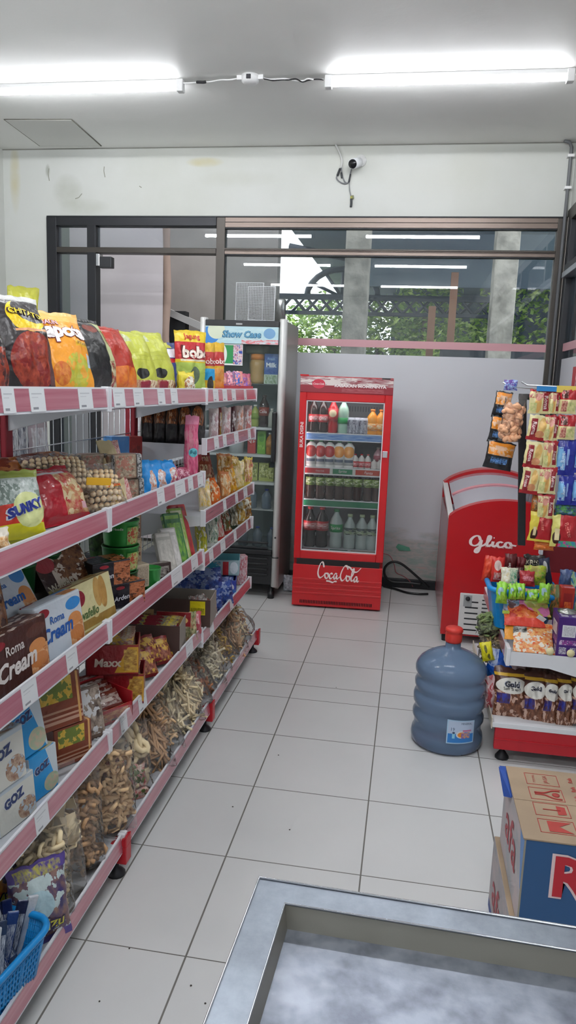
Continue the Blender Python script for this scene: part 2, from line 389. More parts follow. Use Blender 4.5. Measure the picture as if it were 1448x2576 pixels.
# door with side light
d1 = rootstruct('door_1'); fr = MB()
bar(-2.64, 0, -2.565, 2.503, M_blk, YB-.015); bar(-2.335, 0, -2.27, 2.503, M_blk, YB-.015); bar(-2.565, 2.445, -1.395, 2.503, M_blk, YB-.015); bar(-2.565, 2.262, -1.395, 2.30, M_al, YB-.015); bar(-2.565, 0, -2.27, .06, M_blk)
fr.build('door_frame', d1, bevel=.003)
MB().box(-2.565, YB+.02, .06, -2.335, YB+.026, 2.445, M_gl).build('side_pane', d1)
MB().box(-2.27, YB+.02, 2.30, -1.395, YB+.026, 2.445, M_gl).build('transom_pane', d1)
hg = MB().box(-2.245, YB-.03, 2.16, -2.15, YB+.03, 2.235, mat('hinge_dark', '3a3b3e', .4, .5)).box(-2.262, YB-.035, 2.17, -2.235, YB+.03, 2.255, mat('hinge_steel', 'c9cbd0', .25, .9))
hg.build('door_hinge', d1, bevel=.004)
# --- right wall: glazed shop front
w2 = rootstruct('window_2'); fr = MB()
def rbar(y0, z0, y1, z1, m, x0=XR-.012, x1=XR+.05):
    NB[0] += 1; e = NB[0]*.0002; fr.box(x0-e, y0, z0, x1+e, y1, z1, m)
rbar(5.06, 0, 5.2, 2.53, M_blk); rbar(YF, 2.47, 5.2, 2.55, M_al); rbar(YF, 2.12, 5.1, 2.155, mat('bright_aluminium', 'a9adb5', .3, .8), XR-.03); rbar(YF, 2.155, 5.1, 2.2, M_blk, XR-.02); rbar(YF, 0, 5.2, .08, M_blk); rbar(4.52, 2.2, 4.57, 2.47, M_alb)
for y in (3.2, 1.6, 0, -1.6): rbar(y, 0, y+.06, 2.5, M_al)
fr.build('window_frame', w2, bevel=.003)
MB().box(XR+.015, YF, .08, XR+.021, 5.06, 2.47, M_gl).build('pane', w2)
MB().box(XR+.008, YF, .08, XR+.012, 5.06, 1.617, M_frost).build('frosted_film', w2)
MB().box(XR+.008, YF, 1.665, XR+.012, 5.06, 1.714, M_pink).build('pink_stripe', w2)
struct(MB().box(XR, YF, 2.55, XR+.1, YB, ZC, M_wall), 'wall_right')
po = MB(); p0 = at(1405, 985, 'x', XR-.002); p1 = at(1424, 925, 'x', XR-.002)
po.box(XR-.003, 4.36, 1.38, XR+.006, 4.62, 1.555, mat('poster_white', 'd8dcda', .5)).box(XR-.004, 4.53, 1.38, XR-.002, 4.62, 1.555, mat('poster_red', 'b01d26', .5))
S = lambda u, v: (XR-.0045, 4.52-u*.16, 1.39+v*.15)
po.text('fiH', mat('poster_dkred', '8c1420', .5), S, .45, .5, w=.8, bold=.03, aspect=1.05)
tag(po.build('window_poster'), 'red and white poster stuck on the glass of the right-hand shop window', 'poster')
# conduit in the corner
cd = thing('cable_conduit', 'grey cable conduit running down the corner right of the back window', 'conduit', (0, 0, 0))
P = [(XR-.075, YB-.03, ZC-.002), (XR-.03, YB-.03, ZC-.03)]
mb = MB(); mb.tube([(XR-.085, YB-.04, ZC-.004), (XR-.05, YB-.035, ZC-.012), (XR-.035, YB-.03, ZC-.04), (XR-.035, YB-.03, .0)], .011, mat('conduit_grey', '6b6d70', .4), 8)
mb.tube([(XR-.012, YB-.045, 2.5), (XR-.012, YB-.045, .0)], .006, mat('conduit_light', 'a9a39c', .4), 8); mb.build('pipe', cd)
for z in (2.87, 2.68): MB().box(XR-.055, YB-.045, z-.008, XR-.015, YB, z+.008, mat('clip_white', 'e6e6e6', .5)).build('clip', cd)
# --- lights
M_tube = mat('tube_glow', 'f6f8fc', .5, emit=46); M_tube2 = mat('tube_glow_rear', 'f6f8fc', .5, emit=150); M_plast = mat('white_plastic', 'e8e8e8', .35)
def lamp(x0, x1, y, label, z=ZC, M_tube=M_tube):
    t = thing('tube_light', label, 'light', ((x0+x1)/2, y, z), 0, 'ceiling tube lights'); L = (x1-x0)/2
    MB().box(-L, -.016, -.022, L, .016, 0, M_plast).build('batten', t, bevel=.003)
    m = MB(); m.T = Matrix.Translation((0, 0, -.038)) @ Matrix.Rotation(PI/2, 4, 'Y')
    m.lathe([(0, -L+.03), (.014, -L+.03), (.014, L-.03), (0, L-.03)], M_tube, 14); m.build('tube', t)
    for sx in (-1, 1): MB().box(sx*(L-.015)-.018, -.022, -.06, sx*(L-.015)+.018, .022, 0, M_plast).build('end_cap', t, bevel=.004)
lamp(-2.5, -1.3, 4.1, 'lit white tube light on the ceiling left of the junction box, near the back wall')
lamp(-.54, .68, 4.1, 'lit white tube light on the ceiling right of the junction box, near the back wall')
for y, nm in ((2.45, 'second'), (.6, 'third'), (-1.3, 'fourth')):
    lamp(-2.3, -1.1, y, 'lit white tube light on the left of the ceiling, %s row from the back wall' % nm, M_tube=M_tube2)
    lamp(-.6, .6, y, 'lit white tube light on the right of the ceiling, %s row from the back wall' % nm, M_tube=M_tube2)
jb = thing('junction_box', 'small white round junction box on the ceiling between the two tube lights', 'junction box', (-.93, 4.07, ZC))
MB().lathe([(0, -.04), (.03, -.04), (.045, -.03), (.047, 0), (0, 0)], M_plast, 18).build('cover', jb)
MB().box(-.07, -.014, -.022, .07, .014, 0, M_plast).box(-.012, -.048, -.03, .012, -.042, -.008, mat('box_badge', '333338', .5)).build('terminals', jb, bevel=.002)
def wob(a, b, n, amp, seed):
    rg = random.Random(seed); out = []
    for i in range(n+1):
        t = i/n; e = math.sin(PI*t)**.5*amp
        out.append((a[0]+(b[0]-a[0])*t+rg.uniform(-e, e), a[1]+(b[1]-a[1])*t+rg.uniform(-e, e), a[2]+(b[2]-a[2])*t-rg.uniform(0, e)))
    return catmull(out, 4)
tag(MB().tube(wob((-1.3, 4.09, ZC-.02), (-.99, 4.07, ZC-.01), 6, .008, 1), .004, M_plast, 6).tube(wob((-1.22, 4.08, ZC-.02), (-1.17, 4.08, ZC-.02), 3, .006, 9), .007, mat('tape_black', '222226', .5), 6).build('lamp_wire'), 'white wire on the ceiling from the left tube light to the junction box', 'wire')
tag(MB().tube(wob((-.87, 4.07, ZC-.01), (-.55, 4.09, ZC-.02), 8, .012, 2), .004, M_plast, 6).tube(wob((-.87, 4.07, ZC-.014), (-.55, 4.09, ZC-.022), 9, .012, 5), .003, mat('wire_black', '1d1d20', .5), 6).build('lamp_wire'), 'twisted white and black wires on the ceiling from junction box to right tube light', 'wire')
# --- security camera
sc_ = thing('security_camera', 'white bullet security camera with black lens face on the back wall', 'security camera', (-.44, YB, 2.84))
MB().lathe([(0, 0), (.038, 0), (.036, .014), (.012, .02), (.012, .035), (0, .035)], M_plast, 16).build('mount', sc_, (.01, 0, .02), (PI/2, 0, 0))
b = MB(); b.lathe([(0, -.005), (.022, 0), (.03, .015), (.032, .11), (0, .112)], mat('camera_shell', 'dfe1e4', .35), 20)
b.build('body', sc_, (.005, -.03, .005), (PI/2+.35, 0, -.35))
MB().lathe([(0, .108), (.0285, .108), (.027, .118), (0, .12)], mat('lens_black', '14151a', .2), 20).build('lens', sc_, (.005, -.03, .005), (PI/2+.35, 0, -.35))
wv = MB(); y = YB-.012
Pp = lambda L: catmull([at(a, b, 'y', y) for a, b in L], 5)
M_wg = mat('wire_grey', '77797c', .5); M_wd = mat('wire_dark', '303236', .5)
wv.tube(Pp([(843, 363), (853, 382), (860, 405), (857, 422)]), .006, mat('wire_white', 'c9cac8', .5), 6)
wv.tube(Pp([(857, 422), (848, 440), (846, 449), (855, 458), (868, 462), (878, 455), (881, 435), (887, 415), (892, 406)]), .004, M_wg, 6)
wv.tube(Pp([(858, 422), (860, 440), (866, 456), (873, 461)]), .004, M_wg, 6)
wv.tube(Pp([(855, 424), (848, 442)]), .008, M_wd, 6); wv.tube(Pp([(858, 434), (860, 448)]), .007, M_wd, 6); wv.tube(Pp([(881, 438), (877, 458)]), .006, M_wd, 6)
wv.tube(Pp([(878, 459), (879, 480), (883, 495)]), .003, M_wg, 6); wv.tube(Pp([(883, 500), (883, 512), (882, 521)]), .0075, M_wd, 8, radii=None)
wv.tube(Pp([(883, 494), (883, 503)]), .006, mat('plug_yellow', 'a9a53c', .4), 8); wv.tube(Pp([(886, 492), (887, 500)]), .008, mat('plug_olive', '7f8058', .5), 8)
tag(wv.build('camera_cable'), 'looped grey camera cable with black plugs hanging on the back wall', 'cable')
# --- outside, seen through the back windows
M_conc = noisy_wall('concrete', '716e66', 'a8a49a', '66635c', 9, .9, 22, .8); M_ow = noisy_wall('outer_plaster', 'c2b9bd', 'cfc7ca', 'b5adb0', 1.5); M_gw = noisy_wall('grey_render', '86807c', '9a9490', '75706c', 2.2)
struct(MB().box(-14, YB+.2, -.08, 14, 30, -.03, mat('outside_ground', '77756c', .9)), 'floor_outside')
struct(MB().box(-3.9, 6.2, 0, -2.12, 6.35, 3.4, M_ow).box(-3.5, 5.35, 0, -2.95, 6.2, 3.4, mat('olive_glass_wall', '5f655c', .5)), 'wall_outside_left')
mb = MB(); mb.box(-2.7, 6.75, 0, -1.25, 6.9, 3.4, M_gw); mb.tube(wob((-2.09, 6.22, 0), (-2.09, 6.22, 3.2), 9, .02, 3), .035, mat('split_pipe', '9a8378', .8), 7)
struct(mb, 'wall_outside_grey')
lo = MB(); a = at(425, 765, 'y', 6.5); b_ = at(520, 812, 'y', 6.5)
lo.box(a.x-.1, 6.47, 0, a.x+.16, 6.58, a.z-.06, mat('dark_opening', '1a1c1e', .7))
lo.add([(a.x-.1, 6.42, a.z), (b_.x+.1, 6.42, b_.z-.06), (b_.x+.1, 6.42, b_.z-.12), (a.x-.1, 6.42, a.z-.06), (a.x-.1, 6.6, a.z), (b_.x+.1, 6.6, b_.z-.06), (b_.x+.1, 6.6, b_.z-.12), (a.x-.1, 6.6, a.z-.06)], [(3, 2, 1, 0), (0, 1, 5, 4), (4, 5, 6, 7), (2, 3, 7, 6)], mat('ledge_grey', '9c9a98', .8))
lo.box(a.x+.18, 6.4, 0, a.x+.42, 6.58, 1.75, mat('shutter_grey', '7c7d7e', .7))
tag(lo.build('lean_to'), 'small grey lean-to with a dark opening outside the glass door', 'lean-to')
for (x0, x1), lb in (((-.60, -.405), 'rough grey concrete column outside the window, left one'), ((.57, .75), 'rough grey concrete column outside the window, right one by the corner')):
    tag(MB().box(x0, 6.2, -.03, x1, 6.4, 3.6, M_conc).build('concrete_column', bevel=.006), lb, 'column', 'columns outside')
# canopy roof, trusses, trees
M_roof = mat('roof_underside', '566470', .8, var=(1.5, '6a7a82', .4, .65)); M_steel = mat('blue_black_steel', '2a313b', .5, .3)
struct(MB().box(-1.4, 6.5, 3.05, 6, 14, 3.15, M_roof).box(-.75, 8.5, 2.5, 6, 8.56, 3.1, M_roof), 'ceiling_canopy')
tr = MB(); X0, X1, Y = at(700, 800, 'y', 9.0).x, at(1400, 800, 'y', 9.0).x, 9.0
z1 = at(780, 815, 'y', Y).z; zt = at(800, 785, 'y', Y).z; zm = at(800, 747, 'y', Y).z
tr.box(X0, Y-.04, zt-.03, X0+2.6, Y+.04, zt+.01, M_steel).box(X0, Y-.04, zm-.03, X0+2.6, Y+.04, zm+.03, M_steel)
n = 8; st = 2.6/n
for i in range(n):
    xa = X0+i*st
    tr.tube([(xa, Y, zt), (xa+st/2, Y, zm), (xa+st, Y, zt)], .022, M_steel, 5); 
    tr.tube([(xa+st/2, Y, zt), (xa+st, Y, zm), (xa+st*1.5, Y, zt)], .018, M_steel, 5)
cx_, cz_ = X0+.75, zm
tr.tube([(cx_+.42*math.cos(t*PI/12), Y, cz_+.32*math.sin(t*PI/12)) for t in range(13)], .035, M_steel, 6)
for k in range(1, 6): tr.tube([(cx_, Y, cz_), (cx_+.42*math.cos(k*PI/6), Y, cz_+.32*math.sin(k*PI/6))], .02, M_steel, 5)
tr.tube([(X0+.1, Y, 3.0), (X0+1.5, Y, 2.75)], .04, M_steel, 5)
tag(tr.build('roof_truss'), 'dark steel lattice truss with an arch outside the back window', 'truss')
for px, z1_, lb in ((1136, 2.62, 'orange-brown timber post outside the window between the columns, the taller one'), (1085, 2.3, 'thin brown timber post outside the window beside the taller one')):
    p = at(px, 800, 'y', 7.6); tag(MB().box(p.x-.035, 7.57, -.03, p.x+.035, 7.63, z1_-.1, mat('timber_post', '8a6249', .8)).build('timber_post', bevel=.003), lb, 'post')
p = at(1150, 860, 'y', 7.4)
tag(MB().box(.25, 7.2, -.03, 1.3, 7.9, p.z-.06, mat('crate_dark', '2f3237', .8)).build('storage_crate', bevel=.01), 'dark crate standing outside behind the right part of the window', 'crate')
tag(MB().box(-1.6, 10.5, -.03, 3.6, 10.6, 1.75, mat('fence_dark', '4a4f52', .8)).build('boundary_fence'), 'dark low fence outside behind the trusses', 'fence')
M_leaf = pack('5c7a3a', [('n', 0, 0, 1, 1, 3.0, '4a7030', '9cc050', 'c0d878')], .6, 0, key='leaf')
def tree(x, y, z0, r, hh, n, lb, seed):
    rg = random.Random(seed); t = thing('garden_tree', lb, 'tree', (x, y, -.03), 0, 'trees outside')
    MB().tube([(0, 0, 0), (.05, 0, z0*.6), (0, 0, z0+hh*.5)], .07, mat('bark', '5c5044', .9), 7).build('trunk', t)
    m = MB()
    for i in range(n):
        a, b, q = rg.uniform(0, 2*PI), rg.uniform(-1, 1), rg.uniform(.3, 1)**.5
        c = Vector((r*q*math.sqrt(1-b*b)*math.cos(a), r*q*math.sqrt(1-b*b)*math.sin(a), z0+hh/2+hh/2*q*b))
        d = Vector((rg.uniform(-1, 1), rg.uniform(-1, 1), rg.uniform(-.6, .6))).normalized()*.05; e = d.cross(Vector((rg.uniform(-1, 1), rg.uniform(-1, 1), 1))).normalized()*.027
        u = rg.random(); m.add([c-d, c+e, c+d, c-e], [(0, 1, 2, 3)], M_leaf, [(u, u)]*4)
    m.build('foliage', t)
tree(at(840, 800, 'y', 12).x, 12, 1.2, 1.0, 1.7, 3200, 'bright green tree outside the window, left of the first column', 4)
tree(at(960, 800, 'y', 12).x, 11.6, 1.3, .8, 1.5, 2600, 'bright green tree outside the window, right of the first column', 5)
tree(at(1075, 780, 'y', 11).x, 11, 1.2, .5, 2.6, 2600, 'tall green tree outside the window between the two columns', 6)
tree(at(1200, 800, 'y', 10).x, 10, .9, .9, 1.5, 2200, 'dark bushy tree outside the window beside the right column', 7)
tree(at(1360, 760, 'y', 10).x, 10.4, .6, .9, 2.8, 2600, 'dark green tree outside the far right end of the window', 8)
bx0 = at(985, 800, 'y', 13.5).x
struct(MB().box(bx0, 13.5, -.03, 9, 13.6, 4.6, mat('far_dark_wall', '46525c', .8, var=(1.2, '5c6a72', .4, .6))), 'wall_outside_far')
# world
wd = bpy.data.worlds.new('World'); SC.world = wd; wd.use_nodes = True
bg = wd.node_tree.nodes['Background']; bg.inputs[0].default_value = (.93, .97, 1, 1); bg.inputs[1].default_value = 3.4
SC.view_settings.view_transform = 'Standard'; SC.view_settings.look = 'None'; SC.view_settings.gamma = 1; SC.view_settings.exposure = 0
try: SC.cycles.use_denoising = True; SC.cycles.max_bounces = 7; SC.cycles.transparent_max_bounces = 20; SC.cycles.use_adaptive_sampling = True; SC.cycles.adaptive_threshold = .1; SC.cycles.adaptive_min_samples = 16; SC.cycles.caustics_refractive = False; SC.cycles.caustics_reflective = False; SC.cycles.sample_clamp_indirect = 4
except Exception: pass
# ================================================================== LEFT GONDOLA
M_post = mat('maroon_steel', '8c2430', .4, .2); M_red = mat('red_steel', 'b5202b', .35, .1); M_shelf = mat('shelf_grey', 'b9bcc2', .45, .1); M_white = mat('shelf_white', 'd8dade', .4)
M_rail = mat('rail_white', 'dcdde2', .3); M_wire = mat('wire_chrome', 'c3c6cb', .3, .7)
s = NT('rail_pink'); tc = s.n('ShaderNodeTexCoord'); mp = s.n('ShaderNodeMapping'); mp.inputs['Scale'].default_value = (1, 1.2, 60); s.l(tc.outputs['Object'], mp.inputs[0])
nz = s.n('ShaderNodeTexNoise', i_Scale=2.0, i_Detail=3.0); s.l(mp.outputs[0], nz.inputs['Vector']); s.l(s.mix(nz.outputs[0], '963c50', 'cc8c99'), s.b.inputs['Base Color'])
s.b.inputs['Roughness'].default_value = .22; s.b.inputs['Coat Weight'].default_value = 1; s.b.inputs['Coat Roughness'].default_value = .2; M_railp = s.m
M_lab = pack('d9dcde', [('r', .12, .72, .8, .78, 'b9bcc0'), ('r', .12, .58, .55, .62, 'c4c6ca'), ('r', .15, .1, .5, .2, '8a8c92')], .35, 0, key='price')
BX = [.0, .92, 1.81, 2.73, 3.65]
gon = thing('gondola_shelf', 'long white and maroon gondola shelf unit along the left side of the aisle', 'shelf unit', (0, 0, 0))
for y in BX[1:]:
    MB().box(-1.075, y-.018, .02, -1.035, y+.018, 1.32 if y < 3 else 1.29, M_post).build('upright', gon, bevel=.003)
    f = MB().box(-1.07, y-.02, .045, -.705, y+.02, .10, M_red); f.add([(-.76, y-.02, .10), (-.705, y-.02, .10), (-.705, y-.02, .128), (-.76, y+.02, .10), (-.705, y+.02, .10), (-.705, y+.02, .128)], [(0, 1, 2), (5, 4, 3), (1, 4, 5, 2), (0, 2, 5, 3)], M_red)
    f.build('base_bracket', gon, bevel=.003)
    MB().lathe([(.026, 0), (.026, .006), (.014, .018), (.007, .024), (.007, .046)], M_blk, 14, -.742, y).build('levelling_foot', gon)
def shelf(y0, y1, zb, labels, hl=.054, xf=-.765):
    b = MB().box(-1.05, y0+.004, zb+.006, xf-.004, y1-.004, zb+.024, M_shelf).build('shelf_board', gon)
    r = MB(); t = .006   # ticket rail, slightly tilted
    r.add([(xf+.006, y0+.003, zb), (xf+.006, y1-.003, zb), (xf, y1-.003, zb+hl), (xf, y0+.003, zb+hl), (xf-t, y0+.003, zb), (xf-t, y1-.003, zb), (xf-t, y1-.003, zb+hl), (xf-t, y0+.003, zb+hl)],
          [(0, 1, 2, 3), (5, 4, 7, 6), (4, 0, 3, 7), (1, 5, 6, 2), (3, 2, 6, 7), (5, 1, 0, 4)], M_rail)
    r.build('ticket_rail', b)
    X = lambda z, o: xf+.006*(1-(z-zb)/hl)+o
    q = MB(); za, zc = zb+.005, zb+hl-.004
    q.quad((X(za, .0012), y0+.012, za), (X(za, .0012), y1-.012, za), (X(zc, .0012), y1-.012, zc), (X(zc, .0012), y0+.012, zc), M_railp); q.build('pink_strip', b)
    for ya, yb in labels:
        l = MB(); za, zc = zb+.003, zb+hl-.002
        l.add([(X(za, .002), ya, za), (X(za, .002), yb, za), (X(zc, .002), yb, zc), (X(zc, .002), ya, zc), (X(za, .0014), ya, za), (X(za, .0014), yb, za), (X(zc, .0014), yb, zc), (X(zc, .0014), ya, zc)], [(0, 1, 2, 3), (4, 0, 3, 7), (1, 5, 6, 2)], M_lab, [(0, 0), (1, 0), (1, 1), (0, 1)]*2)
        l.build('price_label', b)
    for y, s_ in ((y0, 1), (y1, -1)):   # side brackets
        k = MB(); ya, yb = y+s_*.003, y+s_*.006
        k.add([(-1.04, ya, zb+.03), (xf-.005, ya, zb+.03), (xf-.005, ya, zb-.004), (-.86, ya, zb-.02), (-1.04, ya, zb-.07), (-1.04, yb, zb+.03), (xf-.005, yb, zb+.03), (xf-.005, yb, zb-.004), (-.86, yb, zb-.02), (-1.04, yb, zb-.07)],
              [(0, 1, 2, 3, 4)[::-s_], (5, 6, 7, 8, 9)[::s_], (0, 4, 9, 5), (4, 3, 8, 9), (3, 2, 7, 8), (2, 1, 6, 7), (1, 0, 5, 6)], M_white); k.build('shelf_bracket', b)
    for ya in (y0+.001, y1-.012): MB().box(xf-.012, ya, zb-.008, xf+.009, ya+.011, zb+hl+.002, M_rail).build('end_cap', b, bevel=.002)
    return b
def pxl(py_fn, L, x=-.765): return [tuple(sorted((at(a, py_fn(a), 'x', x).y, at(b, py_fn(b), 'x', x).y))) for a, b in L]
l1 = pxl(lambda p: 1003, [(0, 32), (70, 108), (193, 228), (281, 310), (332, 357), (393, 411), (426, 443), (533, 546), (557, 568), (580, 590), (611, 617)])
pick = lambda L, k: [(a, b) for a, b in L if a > BX[k]+.01 and b < BX[k+1]-.01]
S1 = {}
for k in (1, 2, 3): S1[k] = shelf(BX[k], BX[k+1], 1.31, pick(l1, k))
l2 = pxl(lambda p: 1405-.385*p, [(243, 270), (392, 410), (437, 462), (470, 482), (494, 508)]); l3 = pxl(lambda p: 1790-.74*p, [(50, 88), (163, 190), (268, 297), (428, 455), (478, 494)]); l4 = pxl(lambda p: 2160-1.12*p, [(84, 117), (345, 365), (465, 482), (300, 316)])
for k in (1, 2):
    shelf(BX[k], BX[k+1], .998, pick(l2, k)); shelf(BX[k], BX[k+1], .693, pick(l3, k)); shelf(BX[k], BX[k+1], .376, pick(l4, k))
for z, ls in ((1.121, [(2.86, 2.93), (3.0, 3.06), (3.2, 3.28), (3.48, 3.54)]), (.843, [(3.03, 3.08), (3.25, 3.3), (3.42, 3.5)]), (.668, [(2.82, 2.88), (3.0, 3.08), (3.24, 3.29), (3.5, 3.54), (3.6, 3.63)]), (.352, [(2.85, 2.91), (3.2, 3.26)])): shelf(BX[3], BX[4], z, ls)
for k in (1, 2, 3): shelf(BX[k], BX[k+1], .08, [(BX[k]+.87, BX[k]+.90)] if k < 2 else [], .05, -.722)
for k in (1, 2, 3):   # wire grid back
    w = MB(); y0, y1 = BX[k]+.02, BX[k+1]-.02
    n = int((y1-y0)/.05)
    for i in range(n+1): y = y0+(y1-y0)*i/n; w.tube([(-1.052, y, .12), (-1.052, y, 1.3)], .0016, M_wire, 4)
    for i in range(13): w.tube([(-1.052, y0, .14+i*.095), (-1.052, y1, .14+i*.095)], .002, M_wire, 4)
    w.build('wire_back', gon)
w = MB().box(-1.36, .92, 1.0, -1.07, 2.73, 1.02, M_shelf).box(-1.36, .92, .6, -1.07, 2.73, .62, M_shelf).box(-1.36, 2.73, 1.0, -1.07, 3.65, 1.02, M_shelf).box(-1.37, .92, .99, -1.36, 3.65, 1.04, M_rail)
w.build('rear_shelf', gon)
# ================================================================== PACKAGE MAKERS
def bagS(w, h, d, kind='pillow', wr=.004, seed=0):
    def g(v):
        c = .045
        if kind == 'pillow':
            t = min(max((v-c)/(1-2*c), 0), 1); return math.sin(PI*t)**.55
        t = min(max(v/(1-c), 0), 1)
        return (min(1, (t/.08)**.5) if t < .08 else 1)*(1-max(0, (t-.25)/.75)**1.7)
    def S(u, v, side=1, off=0):
        a = 2*u-1; q = Vector((a*2.1+seed*3.1, v*3.2, side*1.7+seed)); nn = noise.noise(q)*wr*1.9+noise.noise(q*2.9)*wr*1.1
        nn += (abs(noise.noise(Vector((a*8+seed, v*1.6, side*3+seed))))-.2)*wr*2.2*abs(2*v-1)**1.5
        gv = g(v); t = d/2*gv*max(0, (1-abs(a)**2.6))**.5
        x = a*w/2*(1-(.07 if kind == 'pillow' else .03)*gv*(1 if kind == 'pillow' else v))
        e = .0009+t
        x += noise.noise(Vector((v*6, seed*1.3, 4)))*wr*.6*(1 if abs(a) > .7 else .3)
        z = v*h+noise.noise(Vector((a*3, seed*2.3, 9)))*wr*(1.2 if v > .93 else 0)
        return Vector((x, -side*(e+nn*gv*(1-abs(a)**6)+off), z))
    return S
def bag(name, label, cat, mf, w, h, d, loc, rz=90, rx=-6, ry=0, mb_=None, kind='pillow', texts=(), group=None, seed=None, wr=.0055, parent=None, nu=18, nv=22, zig=False):
    seed = len(bpy.data.objects)*.37 if seed is None else seed
    S = bagS(w, h, d, kind, wr, seed); m = MB()
    m.surf(lambda u, v: S(u, v, 1), nu, nv, mf); m.surf(lambda u, v: S(u, v, -1), nu, nv, mb_ or mf, flip=True)
    T = lambda off: (lambda u, v: S(min(max(u, 0), 1), min(max(v, 0), 1), 1, off))
    for i, t in enumerate(texts):
        txt, cx, cy, ww, c = t[:5]; kw = dict(t[5]) if len(t) > 5 else {}
        out = kw.pop('out', None); bd = kw.pop('bold', .02)
        if out: m.text(txt, mat('ink_'+out, out, .35), T(.0016), cx, cy, w=ww*1.05, aspect=w/h, bold=.07, **kw)
        m.text(txt, mat('ink_'+c, c, .35), T(.0026), cx, cy, w=ww, aspect=w/h, bold=bd, **kw)
    o = m.build(name, parent, loc, (math.radians(rx), math.radians(ry), math.radians(rz)))
    if not parent: tag(o, label, cat, group)
    return o
def carton(name, label, cat, mf, w, h, d, loc, rz=90, rx=0, ry=0, mtop=None, mside=None, texts=(), group=None, bevel=.0025, parent=None):
    "box, front faces local -y, base centre at the front edge"
    m = MB(); m.box(-w/2, 0, 0, w/2, d, h, mf, mtop, mside)
    for i, t in enumerate(texts):
        txt, cx, cy, ww, c = t[:5]; kw = dict(t[5]) if len(t) > 5 else {}
        out = kw.pop('out', None); bd = kw.pop('bold', .02); face = kw.pop('face', 'f'); hh = h
        if face == 'f': F_ = lambda off: (lambda u, v: ((u-.5)*w, -off, v*h)); asp = w/h
        elif face == 't': F_ = lambda off: (lambda u, v: ((u-.5)*w, v*d, h+off)); asp = w/d
        elif face == 'r': F_ = lambda off: (lambda u, v: (w/2+off, u*d, v*h)); asp = d/h
        else: F_ = lambda off: (lambda u, v: (-w/2-off, (1-u)*d, v*h)); asp = d/h
        if out: m.text(txt, mat('ink_'+out, out, .35), F_(.0006), cx, cy, w=ww*1.05, aspect=asp, bold=.07, **kw)
        m.text(txt, mat('ink_'+c, c, .35), F_(.0011), cx, cy, w=ww, aspect=asp, bold=bd, **kw)
    o = m.build(name, parent, loc, (math.radians(rx), math.radians(ry), math.radians(rz)), bevel=bevel)
    if not parent: tag(o, label, cat, group)
    return o
def fit(pl, pr, pt, x, z, rz=90, rx=0, pb=None):
    """the Y, width and height of something standing at distance x from the wall side on a shelf of height z so that it spans photo columns pl..pr and reaches row pt"""
    pm = (pl+pr)/2; Y = bis(lambda y: proj((x, y, z))[0]-pm, .5, 5)
    a = math.radians(rz); dx, dy = math.cos(a), math.sin(a)
    w = bis(lambda w_: abs(proj((x+dx*w_/2, Y+dy*w_/2, z))[0]-proj((x-dx*w_/2, Y-dy*w_/2, z))[0])-(pr-pl), .005, .6)
    lean = math.radians(-rx); bx, by = -math.sin(lean)*math.sin(a), math.sin(lean)*math.cos(a)
    h = bis(lambda h_: pt-proj((x+bx*h_, Y+by*h_, z+h_*math.cos(lean)))[1], .01, .6)
    return Y, w, h
def B(pl, pr, pt, x, z, label, mf, d=.06, rz=62, rx=-12, name='snack_bag', cat='snack bag', dx=0, **k):
    Y, w, h = fit(pl, pr, pt, x, z, rz, rx); return bag(name, label, cat, mf, w, h, d, (x, Y, z), rz, rx, **k)
def K(pl, pr, pt, x, z, label, mf, d=.05, rz=75, rx=0, name='carton_box', cat='box', **k):
    Y, w, h = fit(pl, pr, pt, x, z, rz, rx); return carton(name, label, cat, mf, w, h, d, (x, Y, z), rz, rx, **k)
# ---------------------------------------------------------------- top shelf
Z1 = 1.336
yel = ('n', .1, .05, .8, .4, 5, 'd9a12a', 'e8d060', '9a3a20')
B(-70, 27, 812, -.86, Z1, 'dark red and black crisps bag cut off by the left edge, on the top shelf', pack('231d1e', [('n', .2, .05, 1, .6, 5, '5e1d14', '9c3b22', '3a100c')]), .1, 62, -18)
B(6, 150, 742, -.86, Z1, 'large black crisps bag with yellow swoosh and red-brown crisps picture on top shelf', pack('262123', [('e', .56, .74, .34, .17, 'e3c21c'), ('e', .68, .8, .34, .14, '262123'), ('r', .0, .93, 1, 1, 'c9c9c6'), ('N', .14, .04, .96, .57, 5.5, '6d1d12', 'a8432a', '7d1a16'), ('r', .3, .575, .9, .60, 'd99a6c'), ('r', .84, .1, 1, .5, '5a3a3a')]), .10, 60, -21,
  texts=[('CHITATO', .56, .76, .6, 'e8cf3a', (('out', '3a2018'), ('ang', -.1)))])
B(128, 246, 786, -.87, Z1, 'orange crisps bag with big white lettering and green-yellow crisps picture on the top shelf', pack('ea9a2a', [('r', 0, .86, 1, 1, 'e8b460'), ('N', .3, .06, .85, .46, 5, 'c8b838', 'a8b040', 'e0a030'), ('N', .05, .1, .4, .36, 5, 'c2561e', 'd98a2a'), ('r', .6, .54, .97, .61, 'e3b11f'), ('r', .82, .3, .98, .46, 'b9c6d4')]), .08, 62, -22,
  texts=[('japota', .45, .7, .92, 'f2ecec', (('out', '7a2430'), ('bold', .05))), ('DAUN', .22, .83, .34, 'e8c0c4', (('out', '8a2430'),)), ('POTATO', .78, .575, .3, '6a4a10')])
B(205, 300, 800, -.90, Z1, 'black crisps bag with green and white lettering strip between orange and red bags', pack('1f1e1f', [('r', .72, 0, 1, .95, 'b9bf8c'), ('n', .7, .02, 1, .4, 6, '7d4a2a', 'c9c4a0', '8a2a2a'), ('e', .5, .82, .18, .06, '7a3a30')]), .10, 80, -20, texts=[('POTA', .86, .72, .22, 'c8d86a', (('ang', -1.35), ('out', '4a5a20')))])
